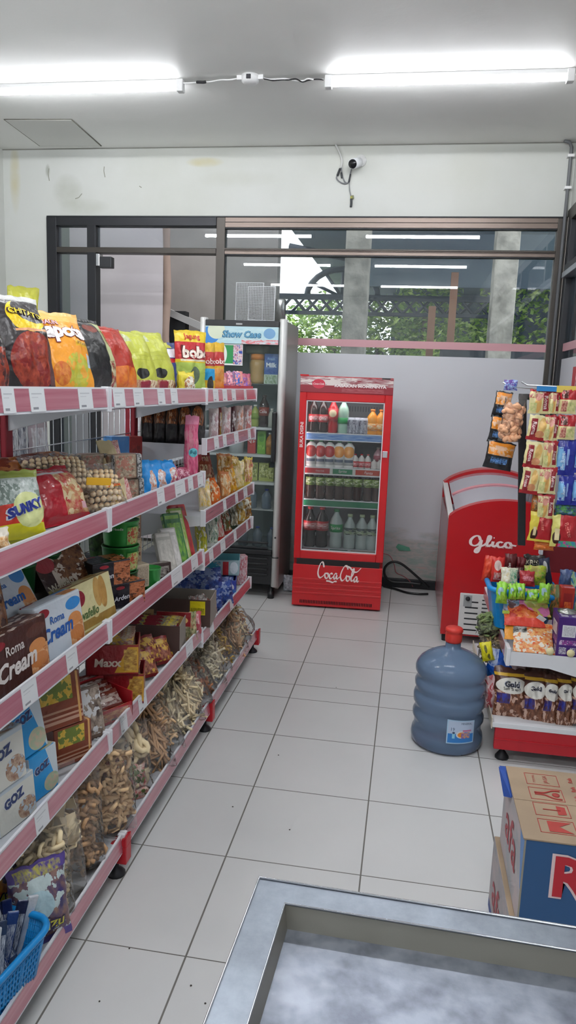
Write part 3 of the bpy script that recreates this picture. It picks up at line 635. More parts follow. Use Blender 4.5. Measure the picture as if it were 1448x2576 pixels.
B(270, 352, 822, -.90, Z1, 'red foil crisps bag turning orange at its base on the top shelf', pack('a32a1c', [('n', 0, .0, 1, .36, 4, 'c2501c', 'd9802a'), ('r', .92, .1, 1, .9, 'd9c25a')]), .09, 76, -22)
for i, (a, b) in enumerate(((326, 402), (374, 447))):
    B(a, b, 836, -.88, Z1, ('lime-yellow crisps bag beside the red foil bag on the top shelf', 'lime-yellow crisps bag next to the blue and white bag on the top shelf')[i],
      pack('b6bb46', [('n', .0, .0, 1, .2, 6, 'cdb489', '8f2436', 'd8c8a8'), ('r', .3, .0, .6, .18, '8c2036'), ('e', .36, .30, .2, .08, '191614'), ('n', .05, .8, .3, .95, 9, '8a9a5a', 'd8d8c0'), ('r', .2, .62, .75, .625, '9a9c3a'), ('r', .2, .56, .7, .565, '9a9c3a'), ('r', .2, .5, .7, .505, '9a9c3a')]), .08, 72, -20, group='lime-yellow crisps bags')
B(418, 482, 862, -.90, Z1, 'navy blue and white crisps bag with a red band on the top shelf', pack('1f2e6e', [('r', 0, .66, 1, .84, 'd8dde4'), ('r', .1, .56, .9, .64, 'b8202c'), ('N', .4, .3, 1, .66, 7, 'c9ccd0', '8c2a30', 'e0e0e0'), ('r', .0, .86, .4, 1, 'b8ba4a')]), .07, 66, -16)
B(448, 488, 935, -.82, Z1, 'small yellow and white snack bag standing in front of the navy bag on top shelf', pack('c9b830', [('N', .15, .05, 1, .8, 6, 'd8cfae', 'e4e4e0', 'a0632a')]), .05, 60, -4)
bob = [('r', 0, .86, 1, 1, 'd8bb25'), ('r', 0, .55, 1, .82, 'b8272d'), ('r', 0, 0, 1, .5, 'a8bd58'), ('e', .55, .3, .16, .14, '5f6f5a'), ('r', .1, .52, .9, .55, 'd9cdb0')]
B(438, 518, 832, -.86, Z1, 'yellow, red and green corn snack bag with white round lettering on top shelf', pack('d8bb25', bob), .06, 45, -2, texts=[('bobo', .6, .66, .85, 'ecdcd0', (('out', '5a1a1a'), ('bold', .05))), ('Jagung', .5, .9, .5, 'b8272d')])
B(513, 541, 862, -.82, Z1, 'small red and yellow snack pack with a blue lower half on the top shelf', pack('cfa52a', [('r', 0, .55, 1, .82, 'b03030'), ('r', 0, .28, 1, .5, '2f9fd8'), ('e', .5, .2, .28, .16, '3c3630'), ('r', 0, 0, 1, .06, 'c8d0d8')]), .03, 45, -3, texts=[('obo', .5, .64, .9, 'efe0d8')], nu=8, nv=10)
B(537, 564, 862, -.82, Z1, 'small red and yellow snack pack with an orange lower half on the top shelf', pack('cfa52a', [('r', 0, .55, 1, .82, 'b03030'), ('n', 0, 0, 1, .5, 6, 'd07a25', 'c99a55')]), .03, 45, -3, texts=[('obo', .5, .64, .9, 'efe0d8')], nu=8, nv=10)
B(18, 96, 722, -1.02, Z1, 'yellow-green snack bag with a black label, standing behind the big black crisps bag', pack('b5b43c', [('r', .1, .75, .55, .86, '2b3038')]), .06, 50, 4)
pt = [pack('a8506a', [('n', 0, 0, 1, .8, 6, '8c3a5e', 'd08a78', '7a4aa0')]), pack('c8607c', [('n', 0, 0, 1, 1, 5, 'b8486a', '3a6a8c', 'e0a0a8')]), pack('cf6a7a', [('n', 0, 0, 1, 1, 5, 'd86a70', 'e8b0a0', '3a5ab0')])]
MB_t = MB(); t0, t1 = at(556, 1000, 'x', -.79).y, 3.63
tag(MB_t.box(-.90, t0, Z1, -.775, t1, Z1+.004, mat('tray_red', 'c23a48', .3)).box(-.778, t0, Z1, -.774, t1, Z1+.04, mat('tray_red')).box(-.90, t1-.004, Z1, -.774, t1, Z1+.04, mat('tray_red')).box(-.90, t0, Z1, -.774, t0+.004, Z1+.03, mat('tray_red')).build('display_tray'), 'shallow red tray with small pink snack bags at the far end of the top shelf', 'tray')
for i, (a, b, t, lb) in enumerate(((548, 575, 938, 'small brown-pink snack bag, nearest in the red tray on the top shelf'), (572, 595, 934, 'small green-arched pink snack bag, second in the red tray on the top shelf'), (590, 614, 934, 'small pink snack bag, third in the red tray on the top shelf'), (612, 633, 940, 'small pink and blue snack bag, last in the red tray on the top shelf'))):
    B(a, b, t, -.82, Z1+.005, lb, pt[i % 3], .03, 50, -10, nu=8, nv=9)
# ---------------------------------------------------------------- second shelf (near bays)
Z2 = 1.024
B(-50, 30, 1330, -.80, Z2, 'white and orange snack bag at the left edge on the second shelf', pack('d8d0c0', [('n', .3, .1, .9, .7, 5, 'c98a4a', 'e0c8a0')]), .05, 55)
B(-8, 122, 1185, -.82, Z2, 'silver, red and yellow snack bag with big blue lettering on the second shelf', pack('aab4ac', [('r', 0, .88, 1, 1, '8f9a45'), ('n', 0, .5, 1, .86, 6, '9aa79f', 'd2d8d4', '7f8c84'), ('r', 0, .22, 1, .5, 'd0392a'), ('r', 0, 0, 1, .24, 'd8cf2a'), ('e', .62, .42, .36, .24, 'd8dd9a'), ('r', 0, 0, 1, .05, '9a9a2a')]), .09, 52, -20,
  texts=[('SUNKY', .54, .44, .78, '24348c', (('out', 'dfe4e8'), ('ang', .28), ('shear', .1), ('bold', .06)))])
B(66, 160, 1200, -.86, Z2, 'cream and red snack bag squeezed behind the silver bag on the second shelf', pack('c8b183', [('n', 0, .05, 1, .95, 4, 'a8282e', 'd2bf90', 'b04038'), ('n', 0, 0, 1, .28, 7, 'b89a70', '8a6a50')]), .07, 80, -32)
B(108, 236, 1178, -.83, Z2, 'glossy red snack bag with cream leaf pattern on the second shelf', pack('aa2430', [('r', .1, .8, .75, .85, 'cfc8c8'), ('n', .45, .1, 1, .8, 4, 'c9a878', 'b03036', 'd8c49a'), ('r', .78, .16, 1, .26, 'd8a8b0')], .2), .08, 76, -34)
M_nut = pack('d8b98c', [('n', 0, 0, 1, 1, 1, 'd9b384', 'f0dcb8')], .4, 0, key='nut'); M_film = film('clear_film'); M_film2 = film('clear_film_hazy', haze=.07, rough=.25, gloss=.2)
def clearbag(name, label, w, h, d, loc, rz, rx, contents, group=None, fill=.8, cat='snack bag', fm=None, texts=(), seed=0, ry=0, cname='contents', stuff=True, wr=.005, kind='stand'):
    o = bag(name, label, cat, fm or M_film, w, h, d, loc, rz, rx, ry, kind=kind, texts=texts, group=group, seed=seed, wr=wr)
    c = contents(w*.9, h*fill, d*.86, random.Random(seed+5)).build(cname, o)
    if stuff: c['kind'] = 'stuff'
    return o
def nuts(w, h, d, rg, r=.0085, m=M_nut):
    mb = MB(); n = int(w*h/(r*r*3.0)*1.25); nx = max(2, int(w/(r*1.9))); nz = max(2, int(h/(r*1.8)))
    for j in range(nz):
        for i in range(nx):
            u = (i+.5*(j % 2)+.25)/nx; v = (j+.5)/nz; a = abs(2*u-1); b = abs(2*v-1)
            if a > .97: continue
            for sd in (-1, 1):
                y = sd*d*.42*max(.05, (1-a**2.5))**.5*max(.1, 1-b**2.5)**.5
                q = r*rg.uniform(.85, 1.1); x0, z0 = (u-.5)*w, .006+v*h
                mb.lathe([(0, z0-q), (q*.7, z0-q*.7), (q, z0), (q*.7, z0+q*.7), (0, z0+q)], m, 8, x0, y)
    return mb
def curls(w, h, d, rg, n=60, r=.006, R=.016, m=None, mode='curl'):
    mb = MB()
    for i in range(n):
        v = rg.random(); a = rg.uniform(-.9, .9); c = Vector((a*w/2*.9, rg.uniform(-1, 1)*d*.36*(1-a*a)**.5, .012+v*h*.93))
        rot = Matrix.Rotation(rg.uniform(0, 6.3), 3, 'Z') @ Matrix.Rotation(rg.uniform(0, 3.1), 3, 'X')
        if mode == 'curl': P = [Vector((R*math.cos(t*1.05)*(1+.15*math.sin(t*3)), R*math.sin(t*1.05), .004*t)) for t in range(5)]
        elif mode == 'ring': P = [Vector((R*math.cos(t*PI/5), R*math.sin(t*PI/5), 0)) for t in range(10)]
        elif mode == 'stick': P = [Vector((rg.uniform(-.002, .002), -R*1.6+t*R*.8, 0)) for t in range(5)]
        elif mode == 'flat':
            hs = R*rg.uniform(.7, 1.2); P = None
            q = [rot @ Vector(p)+c for p in ((-hs, 0, -hs), (hs, 0, -hs), (hs, .004, hs), (-hs, -.004, hs))]; nn = (rot @ Vector((0, 1, 0)))*r*.5
            mb.add([x-nn for x in q]+[x+nn for x in q], [(0, 1, 2, 3), (7, 6, 5, 4), (0, 4, 5, 1), (1, 5, 6, 2), (2, 6, 7, 3), (3, 7, 4, 0)], m)
            continue
        rr = r*rg.uniform(.8, 1.2)
        mb.tube([rot @ p+c for p in P], rr, m, 6, closed=(mode == 'ring'))
    return mb
Y, w, h = fit(222, 328, 1208, -.80, Z2, 55, -20)
clearbag('snack_bag', 'clear bag of round peanut crackers with red lettering at the front of second shelf', w, .15, .07, (-.805, Y, Z2), 55, -34, nuts, seed=1, cname='peanut_crackers', texts=[('KACANG', .72, .45, .4, 'c82418', (('out', 'e8c020'), ('ang', .1)))])
clearbag('snack_bag', 'clear bag of round peanut crackers with yellow tag, upper of two on second shelf', .19, .15, .07, (-.87, Y-.085, Z2+.055), 60, -48, nuts, seed=2, cname='peanut_crackers', texts=[('GARUDA', .6, .75, .4, 'c82418')])
tg = MB().box(-.04, 0, 0, .04, .003, .02, mat('tag_yellow', 'd9a520', .4)); tag(tg.build('paper_tag', loc=(-.795, Y-.08, Z2+.085), rot=(0, .1, math.radians(62)), bevel=.001), 'yellow paper tag lying on the two peanut cracker bags', 'tag')
bag('snack_bag', 'long snack bag with a red and white zigzag edge beside the peanut crackers', 'snack bag', pack('c8b890', [('r', .75, 0, 1, 1, 'b02a2a'), ('n', .7, 0, 1, 1, 14, 'b02a2a', 'd8c8c0'), ('r', 0, 0, .4, .3, 'd8b020')]), .07, .21, .03, (-.80, Y+.105, Z2), 50, -30)
bag('snack_bag', 'brown-orange snack bag standing at the back of the second shelf behind the peanuts', 'snack bag', pack('8f4a26', [('n', 0, 0, 1, 1, 3, '7a3a1c', 'b0703a', '6a2a18')]), .26, .155, .08, (-.99, Y-.06, Z2), 68, -4)
bag('snack_bag', 'green, red and white patterned snack pack behind the peanut crackers', 'snack bag', pack('8c3a30', [('n', 0, 0, 1, 1, 4, '3f7a4a', 'a83030', 'cfcab8')]), .15, .14, .05, (-.93, Y+.03, Z2), 62, -20)
for (a, b, t, x, lb, m) in ((282, 326, 1098, -1.0, 'light blue carton standing at the back of the second shelf', pack('3f78b0', [('e', .7, .2, .4, .3, 'b8c4d0')])), (326, 358, 1098, -1.0, 'dark red carton at the back of the second shelf, beside the light blue one', pack('8c2420', [('n', .2, .2, .8, .8, 5, 'a83028', '5a1a18')]))):
    K(a, b, t, x, Z2, lb, m, .05, 60)
M_bis = pack('8a7460', [('n', .05, .06, .72, .94, 4, '6f5c4c', 'b8a890', 'a06a5a'), ('r', .76, 0, .8, 1, '3a322c'), ('n', .8, 0, 1, 1, 7, '6a6a68', 'b8b8b8', '3c3c40')])
for i, (x, yy, z, lb) in enumerate(((-.80, 2.075, 0, 'front bottom'), (-.80, 2.055, .075, 'front top'), (-.88, 2.03, 0, 'rear bottom'), (-.88, 2.01, .075, 'rear top'))):
    carton('biscuit_pack', 'silver-brown wrapped biscuit block, %s of the four stacked on the second shelf' % lb, 'biscuit pack', M_bis, .10, .073, .07, (x, yy, Z2+z), 58, -3, group='silver-brown biscuit blocks', bevel=.006)
for i, (a, b, lb) in enumerate(((362, 399, 'first'), (380, 424, 'second'), (409, 452, 'third'))):
    B(a, b, 1158, -.82, Z2, 'bright blue snack bag with a white and orange picture, %s of three from the left' % lb, pack('2390dc', [('N', .35, .06, .95, .62, 5, 'd8e0e8', 'd9814a', 'e8e8e8'), ('n', .4, .04, .95, .2, 7, 'd8803a', 'c8d8e8')]), .045, 62, -26, group='bright blue snack bags', nu=9, nv=12)
for i, (a, b, t, lb) in enumerate(((424, 458, 1168, 'pink snack bag lying right of the blue bags on the second shelf, left one'), (446, 482, 1176, 'pink snack bag lying right of the blue bags on the second shelf, right one'))):
    B(a, b, t, -.81, Z2, lb, pack('c0607c', [('n', 0, .1, 1, .8, 5, 'c8708c', '8c2a40', 'e0b0bc')]), .04, 62, -30, nu=9, nv=10)
s_ = fit(463, 497, 1045, -.80, Z2, 40, 0)
bag('snack_bag', 'tall narrow pink snack bag with small blue label at the end of second shelf', 'snack bag', pack('c04a70', [('n', 0, 0, 1, .85, 4, 'b83c64', 'd86a8c', 'c87a8a'), ('e', .5, .43, .32, .07, '5fb6bf'), ('r', 0, .86, 1, 1, 'cf7a96')]), s_[1], s_[2], .045, (-.80, s_[0], Z2), 40, 0, kind='stand', texts=[('Fuji', .5, .43, .42, '1d5a6e')])
# rear side of the gondola, seen through the grid
rr = [(1.52, 'd6d9dc', .16, 'white detergent pack seen through the wire grid, left one'), (1.64, '1f2c55', .13, 'navy detergent pack seen through the wire grid'), (1.75, '3f6fa8', .1, 'light blue detergent pack seen through the wire grid, low one'), (1.88, 'b8b8a8', .24, 'cream and yellow refill pack hanging tall behind the wire grid'), (2.02, 'a9b0b8', .25, 'pale grey refill pack standing behind the wire grid'), (2.14, '1b2340', .26, 'dark navy refill pack standing behind the wire grid'), (2.27, '9a8f94', .25, 'grey-mauve refill pack behind the wire grid beside the maroon post')]
for y, c, hh, lb in rr: bag('refill_pack', lb, 'refill pack', pack(c, [('n', .1, .2, .9, .8, 4, c, 'c8ccd0')]), .10, hh, .05, (-1.2, y, 1.02), 80, 0, kind='stand', nu=8, nv=8)
for k in range(5): carton('detergent_box', 'blue and white detergent box seen through the wire grid, %s from the left' % ORD[k], 'detergent box', pack('2b4a88', [('r', .1, .4, .9, .9, 'b8c4d8')]), .085, .12, .05, (-1.27, 1.17+k*.095, 1.02), 85, group='detergent boxes behind the grid')
# ---------------------------------------------------------------- far bay, second level: pouches in a row
ZA = 1.147
M_dk = pack('241d1d', [('e', .5, .66, .42, .3, '7a4a2c'), ('e', .5, .62, .3, .26, '2a2020'), ('n', .25, .5, .75, .9, 6, 'c06a2c', '3a2420', 'd9b088'), ('r', 0, 0, 1, .48, '2b2728')], .3)
for i, x in enumerate((-1.005, -.955, -.905, -.855, -.805)):
    bag('coffee_pouch', ('black pouch with orange arch on the narrow upper shelf, %s from the back' % ('first', 'second', 'third', 'fourth', 'fifth')[i]), 'pouch', M_dk, .056, .155, .035, (x, 2.775, ZA), 12, 0, kind='stand', group='black pouches with orange arches', nu=10, nv=12)
for i, (a, b, c1, c2, lb) in enumerate(((524, 549, 'c8b8b4', 'a8808a', 'white and rose pouch next to the fifth black pouch'), (549, 555, '8c2a20', 'b8a020', 'thin red and yellow pack between two white pouches'), (556, 580, 'd0bcb8', 'b06a72', 'white and pink pouch in the middle of the narrow upper shelf'), (580, 591, '5a2a30', '3a1c20', 'dark maroon pack between the white pouches of the narrow upper shelf'), (591, 612, 'c9b0a8', 'c0704a', 'white pouch with an orange figure near the end of the narrow upper shelf'), (612, 632, 'c8a8a4', 'c05048', 'white pouch with a red figure at the end of the narrow upper shelf'))):
    B(a, b, 1027-(i*1.5), -.795, ZA, lb, pack(c1, [('n', .12, .1, .88, .85, 4, c1, c2, 'e0d8d8')]), .03, 35, -2, name='pouch', cat='pouch', nu=8, nv=10)
# third level
ZB = .869
o1 = lambda a, b, c='e0c8a0', sc=4: pack(a, [('n', .05, .12, .95, .9, sc, a, b, c)])
L = [(500, 534, 1205, 'cfc8b8', 'd8b020', 'white and yellow snack bag, nearest on the third shelf of the far bay', 0), (532, 559, 1203, 'd2601c', 'e0782a', 'orange snack bag at the front of the third shelf of the far bay', 0), (554, 580, 1186, 'b86a30', 'd8a060', 'brown-orange snack bag next to the orange one', 0), (574, 600, 1172, 'b8701f', 'e0b030', 'golden snack bag in the middle of the front row of the far bay', 0), (596, 616, 1166, 'c8a03a', 'd8d0a0', 'yellow snack bag with a white patch near the far end', 0), (612, 634, 1150, 'cdb848', 'b04a6a', 'yellow snack bag with a purple-red badge at the far end', 0),
     (500, 532, 1160, '9c4a30', 'c88a6a', 'brown snack bag in the rear row beside the pink tall bag', 1), (524, 548, 1138, '8c3430', 'c07868', 'reddish brown upright snack bag in the rear row', 1), (545, 585, 1140, 'a8622a', 'd8a850', 'orange-brown bulky snack bag in the rear row of the far bay', 1), (582, 606, 1150, 'b89048', 'd8c888', 'tan snack bag in the rear row of the far bay', 1), (602, 630, 1158, 'b8a868', 'd8d8c8', 'pale green-white snack bag at the end of the rear row', 1)]
for a, b, t, c1, c2, lb, back in L: B(a, b, t, -.90 if back else -.80, ZB, lb, o1(c1, c2), .045, 40+rnd(-14, 10), -16+rnd(-10, 4), nu=12, nv=14, wr=.01, ry=rnd(-9, 9))
ZCc = .694
L = [(498, 524, 1300, 'c8b830', '8a9a30', 'yellow and green noodle pack, first on the fourth shelf of the far bay', 0), (520, 548, 1296, 'd8dad4', '2f6a3a', 'white and green noodle pack on the fourth shelf of the far bay', 0), (543, 566, 1284, 'c83a28', 'd8d0c8', 'red and white noodle pack on the fourth shelf of the far bay', 0), (563, 584, 1268, 'a83028', '3a7a3a', 'red and green noodle pack on the fourth shelf of the far bay', 0), (580, 600, 1262, '2c3a28', 'b8a88a', 'dark green noodle pack on the fourth shelf of the far bay', 0), (596, 616, 1254, 'a87828', 'd8b860', 'gold noodle pack near the far end of the fourth shelf', 0), (612, 633, 1250, 'b08030', '6a3a20', 'gold and brown noodle pack at the very end of the fourth shelf', 0)]
for a, b, t, c1, c2, lb, k in L: B(a, b, t, -.80, ZCc, lb, o1(c1, c2, 'd8d8c8', 3), .04, 40+rnd(-14, 10), -16+rnd(-10, 4), nu=12, nv=14, wr=.01, ry=rnd(-9, 9))
for a, b, t, c1, c2, lb in ((520, 540, 1270, '8c2a2c', 'c8c0b8', 'dark red and white pack in the rear row of the fourth shelf'), (560, 580, 1240, 'b8b0a8', '6a3030', 'white and maroon pack in the rear row of the fourth shelf')):
    B(a, b, t, -.90, ZCc, lb, o1(c1, c2), .04, 45, -8, nu=10, nv=12)
# ---------------------------------------------------------------- third shelf of the near bays
Z3 = .719
crm = lambda base, ring: pack(base, [('n', .66, .08, .98, .5, 5, 'c98a58', 'e0b890', 'b8703c'), ('e', .80, .52, .15, .12, 'cf8a50'), ('e', .82, .26, .15, .13, 'c27c46'), ('e', .15, .84, .13, .08, '8c1f2c'), ('e', .80, .80, .17, .11, ring)], .3, .18)
wafer = pack('3a2420', [('n', .25, .25, 1, 1, 5, '4a2c22', '8a5c3c', 'cfc0b0'), ('e', .18, .78, .18, .14, 'a03a40'), ('r', .02, .2, .5, .36, 'a89a60'), ('r', 0, 0, 1, .14, '2a1c1a')], .22)
B(-60, 56, 1452, -.84, Z3, 'brown foil biscuit pack cut off by the left edge on the third shelf', pack('6a3f2c', [('n', 0, .2, 1, .9, 3, '6f432c', 'a8764c', '4a2a20'), ('e', .8, .25, .12, .12, '9ab07a')], .2), .05, 60, -20)
Y, w, h = fit(20, 162, 1418, -.84, Z3+.07, 55, -18)
carton('cream_biscuit_pack', 'white biscuit pack with blue Cream lettering leaning in the upper row of third shelf', 'biscuit pack', crm('c3cad2', '3f7fc0'), w, .19, .045, (-.845, Y-.01, Z3+.065), 76, -34, mside=mat('pack_white', 'c9d0d8', .35), texts=[('Cream', .42, .50, .66, '1f5aa8', (('ang', .12), ('shear', .25), ('bold', .032))), ('Roma', .33, .70, .3, '3a6ab0', (('ang', .12),))], bevel=.008)
carton('cream_biscuit_pack', 'white and light blue biscuit box lying flat under the leaning white pack', 'biscuit pack', pack('bfd0de', [('n', .5, .2, .9, .8, 3, '6fa8d8', 'c9d4de')]), .2, .06, .1, (-.845, 1.53, Z3), 80, 0, bevel=.005)
Y, w, h = fit(134, 264, 1400, -.86, Z3+.07, 58, -20)
carton('wafer_pack', 'dark brown foil wafer pack leaning in the upper row of the third shelf', 'wafer pack', wafer, .20, .17, .045, (-.85, Y, Z3+.06), 76, -34, mside=mat('pack_brown', '33221e', .3), texts=[('Wafello', .3, .40, .5, 'b8b09a', (('ang', .15),))], bevel=.008)
carton('cream_biscuit_box', 'dark brown biscuit box with big white Cream lettering at the front of the third shelf', 'biscuit box', crm('43241f', '5a352c'), .225, .13, .07, (-.795, 1.425, Z3), 87, -6, mtop=pack('4a2c26', [('n', 0, 0, 1, 1, 3, '3a201c', '7a5244', 'c8b8ac')]), mside=mat('pack_brown'), texts=[('Cream', .44, .40, .64, 'dcd6d2', (('ang', .04), ('shear', .25), ('bold', .032))), ('Roma', .42, .70, .3, 'cfc8c4')], bevel=.004)
carton('cream_biscuit_box', 'white biscuit box with big blue Cream lettering in the middle front of the third shelf', 'biscuit box', crm('c6cfd8', '2f86cc'), .195, .14, .05, (-.795, 1.625, Z3), 84, -8, mside=mat('pack_white'), texts=[('Cream', .40, .46, .66, '1d58a8', (('ang', .05), ('shear', .25), ('bold', .032))), ('Roma', .42, .68, .3, '2f62ac')], bevel=.006)
carton('wafer_box', 'cream-yellow wafer pack with biscuit picture at the front of the third shelf', 'wafer pack', pack('d6cf9c', [('r', 0, 0, 1, .26, '9a7a3c'), ('e', .62, .7, .1, .3, 'c09a58'), ('e', .75, .66, .1, .33, 'b88f4c'), ('e', .16, .72, .14, .16, '8c2030'), ('e', .5, .3, .07, .08, 'd8c890'), ('r', .05, .05, .95, .09, 'c8c08c')], .3), .20, .135, .045, (-.797, 1.83, Z3), 84, -12, mside=mat('pack_cream', 'd2ca98', .35), texts=[('wafello', .34, .38, .45, '4a6a3a', (('shear', .2),))], bevel=.012)
ard = pack('1d1a24', [('n', .55, .05, 1, .95, 5, '8c4a28', 'b8704a', '4a2a1c'), ('e', .3, .82, .12, .07, 'a82838')], .25)
for i, (z, y, x, lb) in enumerate(((0, 2.03, -.795, 'black biscuit box with brown picture, lower of two beside the cream-yellow wafer pack'), (.078, 1.96, -.815, 'black biscuit box with brown picture, upper of two beside the cream-yellow wafer pack'))):
    carton('black_biscuit_box', lb, 'biscuit box', ard, .125, .074, .09, (x, y, Z3+z), 55, 0, mside=mat('pack_black', '15141a', .3), texts=[('Arden', .33, .42, .42, 'cfd0d6', (('ang', .1), ('shear', .2)))], bevel=.003)
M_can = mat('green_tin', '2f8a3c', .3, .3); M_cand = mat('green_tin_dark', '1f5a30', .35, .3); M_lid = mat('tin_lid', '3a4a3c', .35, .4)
def tin(x, y, z, r, h, m, lb, group=None, art=True):
    t = MB(); t.lathe([(r*.86, 0), (r*.87, .004), (r*.97, h*.94), (r, h*.95), (r, h), (r*.93, h), (r*.92, h-.004), (0, h-.004)], m, 28)
    S = lambda u, v: (r*1.0*(.88+.1*v)*math.sin((u-.5)*2.4)*1.015, -r*(.88+.1*v)*math.cos((u-.5)*2.4)*1.015, v*h)
    if art:
        t.surf(lambda u, v: S(.45+.4*u, .08+.7*v), 8, 2, pack('6aa04a', [('N', 0, 0, 1, 1, 4, '8fae4a', 'c8b88a', 'b04a30')]))
        t.text('Noodle', mat('ink_e8e8e0', 'e8e8e0', .4), lambda u, v: S(u, v), .25, .72, w=.22, aspect=2)
    return tag(t.build('noodle_tub', None, (x, y, z), (0, 0, math.radians(50))), lb, 'tub', group)
tin(-.86, 2.135, Z3+.085, .058, .078, M_can, 'bright green noodle tub, lower of the two big stacked ones on the third shelf'); tin(-.86, 2.135, Z3+.165, .058, .078, M_can, 'bright green noodle tub, upper of the two big stacked ones on the third shelf')
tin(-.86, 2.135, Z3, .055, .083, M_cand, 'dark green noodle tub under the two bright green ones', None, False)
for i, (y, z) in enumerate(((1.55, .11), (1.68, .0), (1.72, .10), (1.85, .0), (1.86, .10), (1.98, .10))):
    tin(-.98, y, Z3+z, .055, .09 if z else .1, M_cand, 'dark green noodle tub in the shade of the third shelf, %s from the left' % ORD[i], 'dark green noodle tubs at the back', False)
tin(-.80, 2.24, Z3, .035, .07, M_can, 'small green cup at the front edge between the black boxes and leaning packs', None, False)
for i, (z, y, c) in enumerate(((0, 2.26, 'a88a68'), (.08, 2.255, 'b89c80'), (.16, 2.25, '8a6a54'))):
    carton('noodle_box', '%s box of the cream-brown stack right of the green tubs' % ('bottom', 'middle', 'top')[i], 'box', pack(c, [('n', .1, .1, .9, .9, 4, c, 'd0c0a0', '7a3a2c')]), .055, .078, .07, (-.86, y, Z3+z), 52, 0)
carton('noodle_box', 'cream box with fine print standing at the front edge beside the black boxes', 'box', pack('b5a690', [('n', .1, .1, .9, .9, 8, 'b5a690', '8a7a68')]), .05, .075, .05, (-.80, 2.17, Z3+.02), 55, 0)
lean = [(2.450, 'a8a49c', 'c8c4bc', .05, .15, 'silver-grey flat biscuit pack leaning on the third shelf, left one', None), (2.510, 'b8b4b0', 'd8d4d0', .05, .155, 'silver-white flat biscuit pack leaning on the third shelf, right one', None), (2.580, '2f6a34', '7aa838', .055, .2, 'long green and yellow pack leaning beside the silver packs', None), (2.635, '8aa840', 'c8c8a0', .045, .21, 'long lime green pack leaning at the end of the third shelf', None), (2.665, 'a81f26', '7a1418', .055, .22, 'long red and gold pack leaning at the end of the third shelf', 'Roka'), (2.710, 'c8a820', 'd8c860', .03, .21, 'narrow yellow pack behind the long red one', None)]
for y, c1, c2, w, h, lb, tx in lean:
    carton('leaning_pack', lb, 'snack pack', pack(c1, [('n', .15, .05, .9, .8, 3, c1, c2), ('r', .1, .88, .9, .95, c2)]), w*1.3, h, .022, (-.80, y, Z3), 48, -26, ry=0, texts=[(tx, .5, .5, .7, 'd8b050', (('ang', -1.4),))] if tx else (), bevel=.004)
carton('biscuit_box', 'dark chocolate biscuit box with white sticks picture at the front edge near the green cup', 'biscuit box', pack('33221e', [('n', .2, .2, .9, .8, 3, '2a1a18', 'b8b0a8')]), .10, .06, .04, (-.80, 2.33, Z3), 52, -6)
for i, y in enumerate((2.3, 2.42)): bag('snack_bag', 'dark green foil pack at the back of the third shelf, %s' % ('nearer one', 'farther one')[i], 'snack bag', pack('26432a', [('n', 0, 0, 1, 1, 3, '1c2c20', '4a6a3a')]), .12, .2, .05, (-.98, y, Z3), 60, -5)
# ---------------------------------------------------------------- fourth shelf
Z4 = .402
giz = lambda c, p='b8c4cc': pack(c, [('N', .5, .02, 1, .5, 5, '8a6250', 'c0a890', p), ('r', 0, .9, 1, 1, p)], .4, .1)
blu = pack('2794d4', [('d', 1, .35, .95, 'c8d4da'), ('N', .45, .02, 1, .4, 5, 'd0b8a0', 'a8c0a0')], .35, .1)
def milkbox(lb, m, w, h, d, x, y, z, rz=80, rx=-5, tx='GOZ', c='2a3a6a'):
    carton('milk_powder_box', lb, 'box', m, w, h, d, (x, y, Z4+z), rz, rx, mside=mat('pack_white'), mtop=m, texts=[(tx, .42, .66, .5, c, (('out', 'e4e8ec'), ('bold', .06), ('ang', .15)))], bevel=.002)
milkbox('white box with brown picture, lower of two at the left of the fourth shelf', giz('cfd0c8'), .12, .10, .07, -.80, 1.40, 0)
milkbox('white box with brown picture, upper of two at the left of the fourth shelf', giz('d2d2ca'), .13, .12, .07, -.81, 1.37, .102)
milkbox('bright blue box with white corner, lower of two at the front of the fourth shelf', blu, .10, .11, .06, -.80, 1.525, 0)
milkbox('bright blue box with white corner, upper of two at the front of fourth shelf', blu, .115, .135, .06, -.82, 1.50, .112, rx=-12)
milkbox('bright blue box at the back left of the fourth shelf beneath the shelf above', blu, .16, .12, .06, -.93, 1.36, .10, rx=-30)
bag('milk_pouch', 'grey foil pouch lying between the white and blue boxes on the fourth shelf', 'pouch', pack('7f8a8c', [('n', 0, 0, 1, 1, 4, '5a6468', 'a8b0b0')]), .15, .16, .05, (-.89, 1.40, Z4+.07), 60, -40)
yb = pack('7a3a24', [('n', .1, .5, .8, .95, 3, 'c8a030', 'd8b850', '6a7a30'), ('r', 0, .1, 1, .16, 'b8907a'), ('r', 0, .2, 1, .24, 'b8907a'), ('r', 0, .3, 1, .34, 'a88068'), ('r', .9, 0, .95, 1, 'd0a060')])
for lb, x, y, z, w, h, rx in (('brown biscuit box with a yellow fruit picture, lower one beside the blue boxes', -.80, 1.675, 0, .11, .105, -3), ('brown biscuit box with a yellow fruit picture, upper one beside the blue boxes', -.82, 1.65, .107, .13, .135, -10)):
    carton('fruit_biscuit_box', lb, 'biscuit box', yb, w, h, .06, (x, y, Z4+z), 58, rx, mside=mat('pack_redbrown', '5f2a20', .35), bevel=.003)
carton('long_biscuit_box', 'long dark brown biscuit box leaning at the back of the fourth shelf', 'biscuit box', pack('4f2a20', [('n', .55, .2, .95, .8, 3, '7a4a30', 'a88058'), ('n', 0, .1, .3, .5, 5, '6a8a3a', 'a83a30')]), .30, .12, .05, (-.93, 1.66, Z4+.13), 62, -34, texts=[('Nextar', .45, .5, .4, '8a5a48')])
